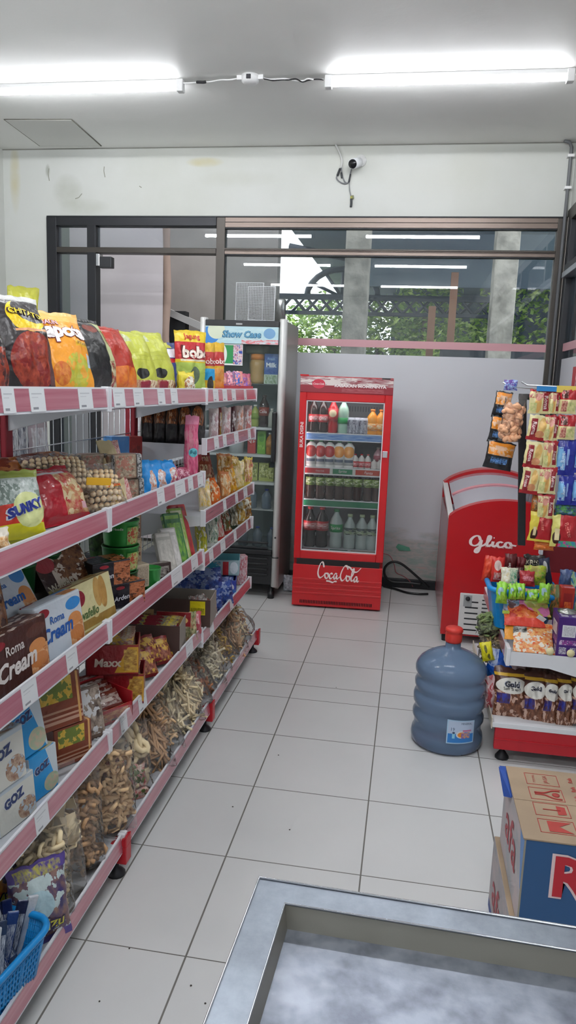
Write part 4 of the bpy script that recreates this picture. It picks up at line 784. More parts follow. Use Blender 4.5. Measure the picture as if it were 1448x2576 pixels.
carton('foil_biscuit_pack', 'grey and brown foil biscuit pack standing between the fruit box and the red display tray', 'biscuit pack', pack('6a5a50', [('n', 0, .1, 1, .95, 3, '4a3a34', 'b8a898', 'd8d8d8')], .25), .115, .15, .05, (-.81, 1.79, Z4), 58, -14, bevel=.008)
mx = pack('8c1c22', [('d', 1, -.3, .52, 'c8982a'), ('n', .72, .15, .97, .85, 4, 'd8b050', '8a5a20'), ('r', 0, 0, 1, .08, '8c1c22'), ('r', 0, .93, 1, 1, '8c1c22')])
for lb, x, y, z, rz in (('upper maroon and gold wafer display box on the fourth shelf', -.84, 2.02, .10, 18), ('lower maroon and gold wafer display box on the fourth shelf', -.83, 2.04, 0, 18)):
    t = thing('wafer_display_box', lb, 'display box', (x, y, Z4+z), math.radians(rz)); w, d, h = .155, .12, .095
    m = MB(); a = .003
    m.box(-w/2, 0, 0, w/2, a, h, mx).box(-w/2, d-a, 0, w/2, d, h*1.0, mat('card_maroon', '6a161c', .5)).box(-w/2, 0, 0, -w/2+a, d, h, mat('card_maroon')).box(w/2-a, a, 0, w/2, d-a, h, mat('card_maroon'), None, mx).box(-w/2, 0, 0, w/2, d, a, mat('card_maroon'))
    m.text('Maxx', mat('ink_d8c8b8', 'd8c8b8', .4), lambda u, v: ((u-.5)*w, -.0008, v*h), .42, .42, w=.5, aspect=w/h, bold=.03, shear=.1)
    m.text('Roka', mat('ink_d8b050', 'd8b050', .4), lambda u, v: (w/2+.0008, u*d, v*h), .5, .5, w=.7, aspect=d/h)
    m.build('card_box', t)
    for i in range(5): bag('wafer_bar', '', '', pack('8c2a24', [('n', 0, 0, 1, 1, 3, '7a1c1c', 'b8a890', 'c8a040')]), .13, .07, .02, (0, .02+i*.02, h-.045), 0, -8, parent=t, nu=6, nv=6)
t = thing('red_display_tray', 'open red tray of foil wafers in front of the maroon display boxes', 'display tray', (-.80, 1.905, Z4), math.radians(62)); m = MB(); w, d, h = .17, .12, .075
mr_ = mat('card_red', 'a81a24', .4)
m.box(-w/2, 0, 0, w/2, .003, h*.6, pack('a01a22', [('n', .1, .2, .9, .8, 4, '8c1a1c', 'c89a70')])).box(-w/2, d, 0, w/2, d+.003, h*1.3, mr_).box(-w/2, 0, 0, -w/2+.003, d, h, mr_).box(w/2-.003, 0, 0, w/2, d, h, mr_).box(-w/2, 0, 0, w/2, d, .003, mr_)
m.build('card_tray', t)
for i in range(5): bag('foil_wafer', '', '', pack('6a2a22', [('n', 0, .2, 1, .8, 4, '5a1c18', 'b8a8a0'), ('r', .1, .4, .8, .6, 'c8b8b0')], .2), .15, .06, .02, (0, .02+i*.021, .03+i*.008), 0, -50, parent=t, nu=6, nv=6)
def openbox(lb, x, y, z, w, d, h, rz, mfront, msides, name='cardboard_display_box', n=0, mi=None, mtextfn=None, item='wrapped_bar', backh=1.0):
    t = thing(name, lb, 'display box', (x, y, Z4+z), math.radians(rz)); m = MB(); a = .003
    m.box(-w/2, 0, 0, w/2, a, h, mfront).box(-w/2, d-a, 0, w/2, d, h*backh, msides, None, None, mfront).box(-w/2, a, 0, -w/2+a, d-a, h, msides).box(w/2-a, a, 0, w/2, d-a, h, msides).box(-w/2, 0, 0, w/2, d, a, msides)
    if mtextfn: mtextfn(m, w, d, h)
    m.build('card_box', t)
    for i in range(n): bag(item, '', '', mi, w*.85, h*.8, .02, (rnd(-.005, .005), .02+i*(d-.03)/max(1, n), .01+h*.15), 0, rnd(-25, -5), parent=t, nu=6, nv=6)
    return t
M_grc = mat('card_grey', '8f877e', .8); M_grb = mat('card_brown', '4a3530', .6)
fn = lambda m, w, d, h: m.text('CHEKTIME', mat('ink_b89a70', 'b89a70', .5), lambda u, v: ((u-.5)*w, d-.0045+0*u, v*h), .3, .72, w=.35, aspect=w/h)
bagM = pack('7a2024', [('n', 0, .1, 1, .9, 3, '5a1418', 'a86a50', 'c8a040')])
for i, (x, y, z, rz) in enumerate(((-.80, 2.24, .01, 45), (-.81, 2.31, .035, 60), (-.79, 2.37, .01, 50), (-.86, 2.28, .05, 70), (-.80, 2.44, .0, 40))):
    bag('sausage_snack_bag', 'small maroon snack pack lying in the heap beside the gold-red display boxes', 'snack pack', bagM, .07, .10, .03, (x, y, Z4+z), rz, -35, group='small maroon snack packs', nu=8, nv=8)
openbox('open brown carton with foil packs inside, in the middle of the fourth shelf', -.87, 2.44, 0, .21, .14, .12, 8, M_grb, M_grc, n=3, mi=pack('2a3a7a', [('n', 0, 0, 1, 1, 3, '2a3a7a', 'd8c030', '8c1c2c')]))
c = pack('8a2026', [('e', .5, .42, .42, .36, 'd0a868'), ('e', .38, .5, .2, .24, '5a1a14'), ('e', .12, .45, .12, .2, 'd0ccc8')])
carton('cake_carton', 'flat red carton with a cake picture standing above the open brown carton', 'carton', c, .13, .055, .004, (-.83, 2.58, Z4+.075), 8, -4)
carton('tan_card', 'tan cardboard piece with brown lettering beside the red cake carton', 'cardboard', mat('card_tan', '9a7f58', .7), .09, .055, .004, (-.945, 2.55, Z4+.085), 8, -4, texts=[('CHEKTIME', .5, .62, .8, '5a4028'), ('BAR', .5, .3, .3, '5a4028')])
openbox('open grey-brown carton with a yellow barcode label, behind the red cake carton', -.88, 2.80, 0, .26, .16, .115, 6, M_grb, M_grc, n=0, mtextfn=lambda m, w, d, h: m.quad((w*.18, -.001, h*.45), (w*.42, -.001, h*.45), (w*.42, -.001, h*.95), (w*.18, -.001, h*.95), pack('d8c81f', [('n', .05, .05, .95, .5, 14, '1a1a14', 'd8c81f')])))
bag('snack_bag', 'small pink pack with white dots leaning on the front edge of the fourth shelf', 'snack pack', pack('b8525c', [('n', .2, .5, .8, .9, 4, 'b8525c', 'd8b8b8')]), .07, .09, .03, (-.785, 2.69, Z4+.01), 35, -4)
bag('snack_bag', 'cream and green snack pack behind the small pink pack', 'snack pack', pack('c8b890', [('n', 0, 0, 1, 1, 3, 'c8b890', '5a6a3a', 'a07858')]), .08, .11, .03, (-.79, 2.64, Z4), 40, -10)
for i, (x, y) in enumerate(((-.80, 2.86), (-.83, 2.91), (-.79, 2.97))):
    bag('snack_bag', 'silver-brown cellophane pack standing by the yellow-labelled carton, %s' % ('left', 'middle', 'right')[i], 'snack pack', pack('8a7a74', [('n', 0, 0, 1, 1, 4, '5a4a48', 'c8c0bc', '8a5a50')], .2), .07, .10, .03, (x, y, Z4), 45, -12, nu=8, nv=9)
bl = pack('1f2f6e', [('n', 0, 0, 1, 1, 3, '1c2a62', '34509a', '7c8cb4')], .22)
for i, (x, y, z, rz, rx) in enumerate(((-.90, 3.02, 0, 20, 0), (-.82, 3.06, 0, 35, -5), (-.92, 3.12, .06, 25, -30), (-.84, 3.16, .07, 40, -25), (-.80, 3.2, 0, 45, -10), (-.97, 3.05, .03, 15, 0))):
    bag('blue_biscuit_pack', 'dark blue foil biscuit pack in the heap at the far bay of the fourth shelf', 'biscuit pack', bl, .13, .11, .045, (x, y, Z4-.022+z), rz, rx, group='dark blue foil packs in the far bay', nu=10, nv=10)
ZD = .378
bb = pack('2f3f9c', [('n', 0, 0, .5, 1, 3, '2a52a8', '5a3a8c'), ('e', .75, .6, .2, .3, 'c8ccd8'), ('n', .5, 0, 1, .5, 4, '6a4a9c', '2f7ac0')])
t = openbox('open purple-blue biscuit carton, lower of two at the far end of the fourth shelf', -.86, 3.32, -.024, .19, .14, .085, 12, bb, mat('card_purple', '3a3f8c', .5), n=4, mi=bl)
openbox('open white and turquoise biscuit carton, upper of two at the far end of fourth shelf', -.87, 3.40, .065, .20, .15, .075, 12, pack('9ab4bc', [('n', .02, .1, .55, .9, 4, '7a6a5c', 'b8ccd0', '3a8aa0'), ('r', .6, .0, .74, .9, 'b02a30'), ('e', .87, .5, .1, .4, 'cfd8e0')]), mat('card_teal', '6aa8b4', .5), n=0)
carton('biscuit_box', 'blue and orange box standing at the front edge under the purple carton', 'box', pack('1f5ab0', [('n', 0, .0, 1, .5, 3, '2a7ac8', 'c87a3a')]), .06, .10, .03, (-.79, 3.24, ZD), 30, -5)
carton('biscuit_box', 'red-edged white box end at the very end of the fourth shelf', 'box', pack('c8b8bc', [('n', 0, 0, 1, 1, 4, 'd8d0d4', 'b03a48')]), .05, .15, .05, (-.79, 3.58, ZD), 30, 0)
# ---------------------------------------------------------------- base shelf: clear bags of crackers
ZE = .105
tan = mat('cracker_tan', 'ecc89a', .6); tan2 = mat('cracker_pale', 'f2deb4', .6); brn = mat('cracker_brown', 'c49c74', .6); pal = mat('cracker_light', 'f0e0ba', .6)
fc = lambda mode, m, n, R=.016, r=.006: (lambda w, h, d, rg: curls(w, h, d, rg, n, r, R, m, mode))
clearbag('cracker_bag', 'clear bag of square pale crackers at the near end of the bottom shelf', .20, .33, .10, (-.80, 1.53, ZE), 50, -12, fc('flat', tan2, 60, .024, .004), fill=.72, seed=11, cname='crackers', fm=M_film2)
clearbag('cracker_bag', 'clear bag of pale curly macaroni crackers at the near end of the bottom shelf', .20, .31, .10, (-.79, 1.44, ZE), 48, -14, fc('curl', tan2, 170, .016, .0058), fill=.68, seed=12, cname='crackers')
clearbag('cracker_bag', 'narrow clear bag of brown twisted crackers with a white label', .14, .30, .08, (-.78, 1.66, ZE), 42, -12, fc('curl', brn, 110, .015, .0058), fill=.75, seed=13, cname='crackers')
clearbag('cracker_bag', 'tall clear bag of light pretzel crackers with a folded pointed top', .17, .36, .09, (-.775, 1.83, ZE), 38, -8, fc('curl', tan, 150, .015, .0058), fill=.66, seed=14, cname='crackers')
clearbag('cracker_bag', 'clear bag of reddish-pink crackers behind the tall pretzel bag', .12, .22, .06, (-.79, 1.90, ZE), 38, -10, fc('stick', mat('cracker_pink', 'b86a5c', .6), 40), fill=.8, seed=15, cname='crackers')
clearbag('cracker_bag', 'clear bag of big rolled cracker tubes on the bottom shelf', .20, .22, .11, (-.81, 2.03, ZE), 36, -24, fc('ring', tan2, 40, .021, .009), fill=.92, seed=16, cname='crackers')
bag('snack_bag', 'small red and white pack below the rolled cracker tubes on the bottom shelf', 'snack pack', pack('c8b8a8', [('n', 0, 0, 1, 1, 3, 'b02a30', 'd8d0c0', '5a6a3a')]), .09, .10, .04, (-.76, 2.02, ZE), 45, -30)
dd = [(2.17, brn, 'stick', 'clear bag of dark brown stick crackers beside the rolled tubes'), (2.29, tan, 'curl', 'clear bag of curly stick crackers with a small white label, on the bottom shelf'), (2.41, pal, 'stick', 'clear bag of light stick crackers in the middle of the bottom shelf'), (2.53, tan2, 'stick', 'clear bag of long yellowish crackers in the middle of the bottom shelf'), (2.65, pal, 'flat', 'clear bag of pale flat crackers before the far bay of the bottom shelf'), (2.77, mat('cracker_orange', 'c07a48', .6), 'curl', 'clear bag of orange-brown crackers at the start of the far bay'), (2.89, mat('cracker_white', 'e8dcbc', .6), 'curl', 'clear bag of whitish crackers in the far bay of the bottom shelf'), (3.02, pal, 'stick', 'clear bag of pale string crackers in the far bay of the bottom shelf'), (3.16, mat('cracker_yellow', 'dcb450', .6), 'curl', 'clear bag of bright yellow crackers in the far bay of the bottom shelf'), (3.30, brn, 'stick', 'clear bag of brown thin stick crackers near the far end of the bottom shelf'), (3.42, tan2, 'stick', 'clear bag of golden thin sticks at the far end of the bottom shelf'), (3.54, brn, 'curl', 'last clear bag of brownish crackers at the far end of the bottom shelf')]
for i, (y, m, mode, lb) in enumerate(dd):
    clearbag('cracker_bag', lb, .22, .25, .12, (-.785, y, ZE+.004), 40+(i % 3)*8, -46, fc(mode, m, 170 if i < 6 else 120, .014 if mode != 'stick' else .028, .0045), fill=.88, seed=20+i, cname='crackers', wr=.014)
    if i % 2 == 0: clearbag('cracker_bag', lb.replace('clear bag', 'rear clear bag').replace('last clear', 'last rear clear'), .24, .2, .12, (-.93, y+.02, ZE), 60, -30, fc(mode, m, 60, .022, .006), fill=.85, seed=40+i, cname='crackers')
pur = pack('54448a', [('n', 0, .1, 1, .85, 3, '3a3468', '8a6a5c', 'b8c8c8'), ('e', .4, .5, .3, .2, 'a8c4cc'), ('n', .1, .84, .9, .96, 8, 'b8b040', '54448a')])
for i, (x, y, z, rz, rx, lb) in enumerate(((-.752, 1.405, .0, 50, -12, 'purple snack pack with yellow lettering, front one by the rail of the bottom shelf'), (-.83, 1.38, .06, 55, -30, 'purple snack pack with an orange picture, behind the front purple one'), (-.90, 1.30, .08, 50, -30, 'purple and brown snack pack, rearmost of the purple ones'))):
    bag('snack_bag', lb, 'snack pack', pur if i != 1 else pack('54448a', [('n', .1, .1, .9, .8, 3, 'b04a28', 'd8a040', '3a2a5a'), ('n', .1, .84, .9, .96, 8, 'b8b040', '54448a')]), .14, .19, .05, (x, y, ZE+z), rz, rx, texts=[('Mizu', .6, .25, .5, 'c8c040', (('out', '2a2450'),))])
# blue basket with sachet sticks
bk = thing('blue_basket', 'bright blue plastic basket of sachet sticks at the near end of the bottom shelf', 'basket', (-.80, 1.235, ZE+.0), math.radians(-8))
M_bl = mat('basket_blue', '1787cc', .3)
def rrect(w, d, r, z, n=5):
    P = []
    for cx, cy, a0 in ((w/2-r, d/2-r, 0), (-w/2+r, d/2-r, 90), (-w/2+r, -d/2+r, 180), (w/2-r, -d/2+r, 270)):
        for i in range(n+1): a = math.radians(a0+90*i/n); P.append((cx+r*math.cos(a), cy+r*math.sin(a), z))
    return P
def basket(parent, w, d, h, M, taper=.82, rim=.008, ribs=True):
    m = MB(); m.tube(rrect(w, d, .04, h), rim, M, 8, closed=True); m.build('rim', parent)
    b = MB(); A = rrect(w*.985, d*.985, .04, h-.004); D = rrect(w*taper, d*taper, .035, .004); n = len(A)
    if ribs:
        rows = 7; P = [[tuple(Vector(A[i]).lerp(Vector(D[i]), k/rows)) for i in range(n)] for k in range(rows+1)]
        for k in range(rows+1): b.tube(P[k], .0028, M, 4, closed=True)
        AA = [a for i in range(n) for a in (A[i], tuple(Vector(A[i]).lerp(Vector(A[(i+1) % n]), .33)), tuple(Vector(A[i]).lerp(Vector(A[(i+1) % n]), .66)))] ; DD = [a for i in range(n) for a in (D[i], tuple(Vector(D[i]).lerp(Vector(D[(i+1) % n]), .33)), tuple(Vector(D[i]).lerp(Vector(D[(i+1) % n]), .66)))]
        for a_, d_ in zip(AA, DD): b.tube([a_, d_], .0026, M, 4)
        L_ = len(AA)
        for sgn in range(4):   # long sides need more ribs
            i = sgn*6+5; a0, a1 = Vector(A[i]), Vector(A[(i+1) % n]); d0, d1 = Vector(D[i]), Vector(D[(i+1) % n])
            for q in range(1, 16): b.tube([tuple(a0.lerp(a1, q/16)), tuple(d0.lerp(d1, q/16))], .0026, M, 4)
        b.add(D, [tuple(range(n))], M)
    else:
        b.add(A+D, [(i, (i+1) % n, (i+1) % n+n, i+n) for i in range(n)]+[tuple(range(n, 2*n))], M)
    b.build('basket_body', parent)
basket(bk, .17, .26, .11, M_bl)
for i in range(26):
    c = ('1c2a5c', 'c8ccd0', '26407a', '2f3f5c', '1a2040')[i % 5]
    st = carton('sachet_stick', 'sachet stick standing in the blue basket on the bottom shelf', 'sachet', pack(c, [('n', .1, .2, .9, .8, 5, c, 'b8c0cc')], .25), .024, .14, .008, (-.80+rnd(-.045, .05), 1.275+rnd(-.085, .06), ZE+.02), 60+rnd(-25, 25), rnd(-30, 5), rnd(-20, 20), group='sachet sticks in the blue basket')
# ================================================================== WHITE SHOWCASE FRIDGE
def bottle(lb, loc, h, r, m, mcap, mlab=None, prof=None, group=None, l0=.35, l1=.62, cat='bottle', name='drink_bottle', rz=0, seg=16, mliq=None, liq=.6, txt=None, tc='f0f0f0'):
    P = prof or [(0, 0), (.85, 0), (1, .03), (1, .2), (.93, .3), (1, .36), (1, .62), (.9, .7), (.55, .82), (.36, .88), (.36, .93), (0, .93)]
    o = MB().lathe([(a*r, b*h) for a, b in P], m, seg).build(name, None, loc, (0, 0, rz)); tag(o, lb, cat, group)
    MB().lathe([(0, .925*h), (.42*r, .925*h), (.42*r, h), (0, h)], mcap, 12).build('cap', o)
    if mlab:
        q = MB(); q.lathe([(r*1.012, l0*h), (r*1.02, (l0+l1)/2*h), (r*1.012, l1*h)], mlab, seg)
        if txt: q.text(txt, mat('ink_'+tc, tc, .4), lambda u, v: (r*1.04*math.sin((u-.5)*1.8), -r*1.04*math.cos((u-.5)*1.8), h*(l0+(l1-l0)*v)), .5, .5, w=.8, aspect=1.8*r/((l1-l0)*h))
        q.build('bottle_label', o)
    return o
FX0, FX1, FY0, FY1, FZ0, FZ1 = -1.335, -.785, 4.6, 5.1, .07, 1.775
wf = thing('showcase_fridge', 'tall white glass-door showcase fridge with a light blue sign beside the back wall', 'fridge', (0, 0, 0))
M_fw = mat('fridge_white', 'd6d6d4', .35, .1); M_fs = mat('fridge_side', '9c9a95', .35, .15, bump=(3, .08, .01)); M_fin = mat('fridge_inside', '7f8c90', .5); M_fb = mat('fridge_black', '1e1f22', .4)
zz = lambda py: at(640, py, 'y', FY0).z
zg = zz(1383)
b = MB(); b.box(FX0, FY0+.05, FZ0, FX0+.025, FY1, FZ1, M_fs).box(FX1-.025, FY0+.05, FZ0, FX1, FY1, FZ1, M_fs).box(FX0+.025, FY1-.03, FZ0, FX1-.025, FY1, FZ1, M_fin).box(FX0+.025, FY0+.05, FZ1-.03, FX1-.025, FY1-.03, FZ1, M_fs).box(FX0+.025, FY0+.06, zg-.03, FX1-.025, FY1-.03, zg, M_fin).box(FX0+.026, FY0+.06, zg, FX0+.03, FY1-.03, FZ1-.03, M_fin)
b.build('cabinet', wf, bevel=.004)
dr = MB(); dr.box(FX0+.04, FY0, zg-.03, FX1-.045, FY0+.04, zg, M_fb).box(FX0+.04, FY0, zz(822), FX1-.045, FY0+.04, FZ1-.002, M_fb)
dr.build('door_frame', wf, bevel=.003)
for x in (FX0, FX1-.045):
    m = MB(); m.T = Matrix.Translation((x+.0225, FY0+.035, 0)); m.lathe([(0, FZ0+.02), (.024, FZ0+.02), (.024, FZ1+.006), (.022, FZ1+.012), (0, FZ1+.012)], M_fw, 18, sy=1.5); m.box(-.0235, -.037, zz(1400)-.002, .0235, -.02, zz(1400)+.002, M_fb).build('corner_post', wf)
for x in (FX0+.04, FX1-.05): MB().lathe([(0, 0), (.022, 0), (.022, .04), (.012, .045), (.012, .09), (0, .09)], M_fb, 12, x, FY0+.06).build('caster', wf)
sg = MB(); za, zb2 = zz(866), zz(822); xs0, xs1 = FX0+.042, FX1-.047
sg.box(xs0, FY0-.002, za, xs1, FY0+.03, zb2, pack('b4d4dc', [('n', 0, .1, 1, .9, 3, 'a8ccd6', 'c2dce0'), ('e', .05, .45, .14, .5, '3f86cf'), ('e', .15, .75, .12, .5, 'd4dcc4'), ('e', .88, .62, .08, .3, '6f9cc4'), ('n', .5, 0, 1, .26, 7, 'd8a0a8', 'c2dce0', 'd87a80')], .3, 0))
S = lambda u, v: (xs0+u*(xs1-xs0), FY0-.004, za+v*(zb2-za)); asp = (xs1-xs0)/(zb2-za)
sg.text('Show Case', mat('sign_dkblue', '2a5a78', .4), lambda u, v: (S(u, v)[0], FY0-.0032, S(u, v)[2]), .50, .55, w=.525, aspect=asp, bold=.06, shear=.15)
sg.text('Show Case', mat('sign_blue', '5f9cc0', .4), S, .50, .56, w=.515, aspect=asp, bold=.02, shear=.15); sg.build('sign_panel', wf)
MB().box(-1.10, FY0-.003, FZ1-.03, -1.06, FY0, FZ1-.02, mat('badge_grey', 'a8a8a8', .4)).build('badge', wf)
MB().box(FX0+.04, FY0+.012, zg, FX1-.045, FY0+.018, za, glass('fridge_glass', (.93, .95, .95), 1.3, .03, 'c0d0d0')).build('door_glass', wf)
hd = MB(); h0, h1 = zz(1160), zz(1033); hx = FX1-.05
hd.box(hx-.014, FY0-.04, h0, hx+.016, FY0-.005, h1, M_fb); hd.build('handle', wf, bevel=.01)
MB().lathe([(0, 0), (.006, 0), (.006, .004), (0, .004)], M_fb, 10).build('lock', wf, (FX1-.022, FY0-.002, zz(1349)), (PI/2, 0, 0))
gr = MB(); gr.box(FX0+.04, FY0+.02, FZ0+.03, FX1-.045, FY0+.05, zg-.035, M_fb)
for i in range(7): z = FZ0+.09+i*.035; gr.box(FX0+.06, FY0+.008, z, FX1-.07, FY0+.02, z+.014, M_fb)
gr.build('grille', wf, bevel=.003)
M_lip = mat('shelf_lip', 'c9cccb', .4); shz = [zz(965), zz(1076), zz(1146), zz(1216), zz(1286)]
for i, z in enumerate(shz): MB().box(FX0+.035, FY0+.07, z-(.004 if i in (0, 4) else .016), FX1-.035, FY1-.04, z, M_lip if i else mat('shelf_dark', '5a6060', .5)).build('shelf', wf)
led = MB().box(-1.06+.24, FY0+.055, zg+.1, -.815, FY0+.065, za-.05, mat('fridge_led', 'f4fbff', .5, emit=2.2)); led.build('led_strip', wf)
fx = lambda px, py=1000: at(px, py, 'y', FY0+.12).x
fh = lambda p0, p1: at(640, p1, 'y', FY0+.12).z-at(640, p0, 'y', FY0+.12).z
yy = FY0+.13
M_cola = mat('cola_liquid', '2a1512', .15, 0, .6); M_gb = mat('green_glass_liq', '8a9a3a', .2); M_capw = mat('cap_white', 'd8d8d0', .4); M_capr = mat('cap_red', 'c02028', .35); M_capg = mat('cap_green', '1f8a4a', .35); M_capo = mat('cap_orange', 'e0802a', .35); M_capb = mat('cap_blue', '2a3a8c', .4)
jar = MB().lathe([(0, 0), (.045, 0), (.05, .02), (.05, .04), (.044, .07), (.05, .1), (.05, .13), (.042, .15), (0, .15)], mat('jar_amber', 'b8935a', .25), 18).build('plastic_jar', None, (fx(644), yy, shz[0])); tag(jar, 'amber plastic jar with an orange lid on the top shelf of the white fridge', 'jar')
MB().lathe([(0, .15), (.044, .15), (.044, .185), (0, .185)], mat('lid_orange', 'd8863a', .4), 18).build('lid', jar)
carton('milk_box', 'blue and white milk carton on the top shelf of the white fridge', 'milk carton', pack('2f5aa0', [('r', 0, 0, 1, .32, 'b8c8b8'), ('n', .1, .02, .9, .3, 4, 'b8c8b8', '6a8a5a'), ('e', .5, .42, .4, .06, '24509a')]), .09, .19, .06, (fx(678)+.005, yy-.02, shz[0]), 0, texts=[('Milk', .52, .63, .7, 'dfe6ee', (('bold', .04),)), ('Fresh', .5, .83, .5, '8fb0d8')])
st = MB().lathe([(0, 0), (.07, 0), (.075, .015), (.075, .05), (0, .06)], mat('jar_grey', 'a3a895', .5), 18); tag(st.build('plastic_tub', None, (fx(640)-.01, yy+.08, shz[0]+.19)), 'grey-green tub stacked behind the amber jar in the white fridge', 'tub')
tag(MB().lathe([(0, 0), (.05, 0), (.05, .19), (0, .19)], mat('tub_clear', '8f9488', .3), 18).build('plastic_tub', None, (fx(640)-.01, yy+.08, shz[0])), 'grey clear canister carrying the grey-green tub in the white fridge', 'canister')
bottle('small lime green bottle on the second shelf of the white fridge', (fx(642), yy, shz[1]), .14, .028, mat('lime_drink', '9aa650', .3), M_capw, mat('label_lime', '7f9a3a', .4))
bottle('tall dark cola bottle with brown label on the second shelf of the white fridge', (fx(664), yy, shz[1]), fh(1066, 985), .034, M_cola, M_cola, mat('label_brown', '8a3a2c', .4), txt='Cola')
bottle('small pale bottle beside the tall cola in the white fridge', (fx(684), yy, shz[1]), .12, .024, mat('pale_drink', 'a8aaa0', .3), M_capw)
bottle('small amber bottle with white cap on the third shelf of the white fridge', (fx(682), yy, shz[2]), .14, .026, mat('amber_drink', 'a8722c', .3), M_capw, mat('label_tan', 'c08a4a', .4))
carton('drink_carton', 'red drink carton with white script on the third shelf of the white fridge', 'drink carton', pack('b03030', [('d', -1, 1, .2, 'a82a2c')]), .055, .135, .05, (fx(635), yy, shz[2]), 0, texts=[('V2', .5, .6, .7, 'dcd0cc', (('ang', .4),))])
carton('drink_carton', 'bright green drink carton on the third shelf of the white fridge', 'drink carton', pack('6fa82f', [('e', .5, .7, .35, .18, '4f8a24'), ('n', .1, .2, .9, .4, 4, '4f8a24', '9ac84a')]), .055, .15, .05, (fx(660), yy, shz[2]), 0)
tag(MB().lathe([(0, 0), (.045, 0), (.05, .1), (.05, .11), (0, .115)], mat('tub_white', 'c8ccce', .4), 20).build('yoghurt_tub', None, (fx(597), yy, shz[2])), 'white round tub on the third shelf of the white fridge', 'tub')
for i, px in enumerate((610, 640, 668, 686)):
    carton('tea_box', 'pale yellow-green box on the fourth shelf of the white fridge, %s from left' % ORD[i], 'box', pack('a8ae5a', [('n', .1, .2, .9, .9, 4, 'a8ae5a', '5a6030', 'c8c88a')]), .065 if i < 3 else .04, .12 if i != 3 else .09, .05, (fx(px), yy, shz[3]), 0, group='pale yellow-green boxes in the white fridge')
for i, (px, z) in enumerate(((632, 4), (668, 4), (612, 5), (648, 5), (684, 5))):
    bottle('clear water bottle with dark blue cap on the %s shelf of the white fridge, %s' % (('fifth', 'left'), ('fifth', 'right'), ('lowest', 'left'), ('lowest', 'middle'), ('lowest', 'right'))[i], (fx(px, 1300), yy, shz[4] if z == 4 else zg), .13, .032, mat('water_dim', '5f6c7a', .25), M_capb, group='water bottles low in the white fridge')
stk = thing('door_sticker', 'green and white sticker with red and blue strips on the white fridge door', 'sticker', (0, 0, 0)); a = at(557, 918, 'y', FY0+.01); c = at(611, 866, 'y', FY0+.01)
m = MB(); m.box(a.x, FY0+.008, a.z-.0, c.x, FY0+.011, c.z, pack('e0e4e0', [('r', .08, .08, .62, .94, '1f8a48'), ('e', -.1, .5, .35, .55, 'e0e4e0'), ('n', .55, .05, .78, .95, 6, 'b8405a', 'd8d8e0', '2f4aa0'), ('n', .8, .05, .98, .95, 6, 'c87a80', 'd8d8e0', '2f4aa0')], .4, 0)); m.build('sticker_sheet', stk)
# wire trays and canister on top
def wiretray(lb, px0, px1, py, y, lean):
    t = thing('wire_tray', lb, 'wire tray', ((at(px0, 790, 'y', y).x+at(px1, 790, 'y', y).x)/2, y, FZ1+.012), 0, 'white wire trays on the fridge'); w = (at(px1, 790, 'y', y).x-at(px0, 790, 'y', y).x)/2; h = at(640, py, 'y', y).z-FZ1-.012
    L = lambda x, z: (x, -z*math.sin(lean), z*math.cos(lean))
    MB().tube([L(-w, 0), L(w, 0), L(w, h), L(-w, h)], .0038, M_white, 6, closed=True).build('tray_frame', t)
    q = MB(); n = int(2*w/.010)
    for i in range(1, n): x = -w+2*w*i/n; q.tube([L(x, 0), L(x, h)], .0011, M_white, 3)
    n = int(h/.010)
    for i in range(1, n): z = h*i/n; q.tube([L(-w, z), L(w, z)], .0011, M_white, 3)
    q.build('mesh', t)
    for x in (-.3*w, .3*w): MB().tube([L(x, 0), (x, 0, -.010)], .004, M_white, 5).build('foot', t)
wiretray('white wire mesh tray standing on the white fridge, taller left one', 592, 660, 711, 4.78, -.04)
wiretray('white wire mesh tray standing on the white fridge, overlapping right one', 624, 690, 721, 4.74, .03)
tag(MB().lathe([(0, 0), (.036, 0), (.036, .16), (.034, .165), (0, .165)], mat('steel_can', '9a9c9c', .25, .8), 20).build('steel_canister', None, (at(705, 780, 'y', 4.95).x, 4.95, FZ1)), 'grey steel canister standing at the back of the white fridge top', 'canister')
# ================================================================== RED DRINKS FRIDGE
cf = thing('drinks_fridge', 'red glass-door drinks fridge with white script lettering, filled with bottles', 'fridge', (-.392, 4.53, 0), math.radians(3.2))
RW, RD, RH = .56, .52, 1.455; hw = RW/2
CT = Matrix.Translation((-.392, 4.53, 0)) @ Matrix.Rotation(math.radians(3.2), 4, 'Z')
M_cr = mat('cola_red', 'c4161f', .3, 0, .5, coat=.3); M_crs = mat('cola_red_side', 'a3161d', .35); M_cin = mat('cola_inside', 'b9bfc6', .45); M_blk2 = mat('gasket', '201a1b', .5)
zc = lambda py, px=860: at(px, py, 'y', 4.535).z
D0, D1 = zc(1410), zc(988); G0, G1 = zc(1390), zc(1010)
m = MB(); m.box(-hw, .03, .012, -hw+.03, RD, RH-.11, M_crs).box(hw-.03, .03, .012, hw, RD, RH-.11, M_crs).box(-hw+.03, RD-.03, .012, hw-.03, RD, RH-.11, M_cin).box(-hw+.03, .04, D0-.03, hw-.03, RD-.03, D0, M_cin).box(-hw+.03, .04, RH-.14, hw-.03, RD-.03, RH-.11, M_cin)
m.build('cabinet', cf, bevel=.004)
m = MB(); x0, x1 = -hw, hw; gx0, gx1 = -hw+.042, hw-.045
m.box(x0, 0, D0, gx0, .03, D1, M_cr).box(gx1, 0, D0, x1, .03, D1, M_cr).box(gx0, 0, D0, gx1, .03, G0, M_cr).box(gx0, 0, G1, gx1, .03, D1, M_cr); m.build('door', cf, bevel=.004)
m = MB(); t_ = .006
m.box(gx0, .006, G0, gx0+t_, .03, G1, M_white).box(gx0, .006, G0, gx1, .03, G0+t_, M_white).box(gx1-t_, .006, G0, gx1, .03, G1, M_white).box(gx0, .006, G1-t_, gx1, .03, G1, M_white); m.build('gasket_trim', cf)
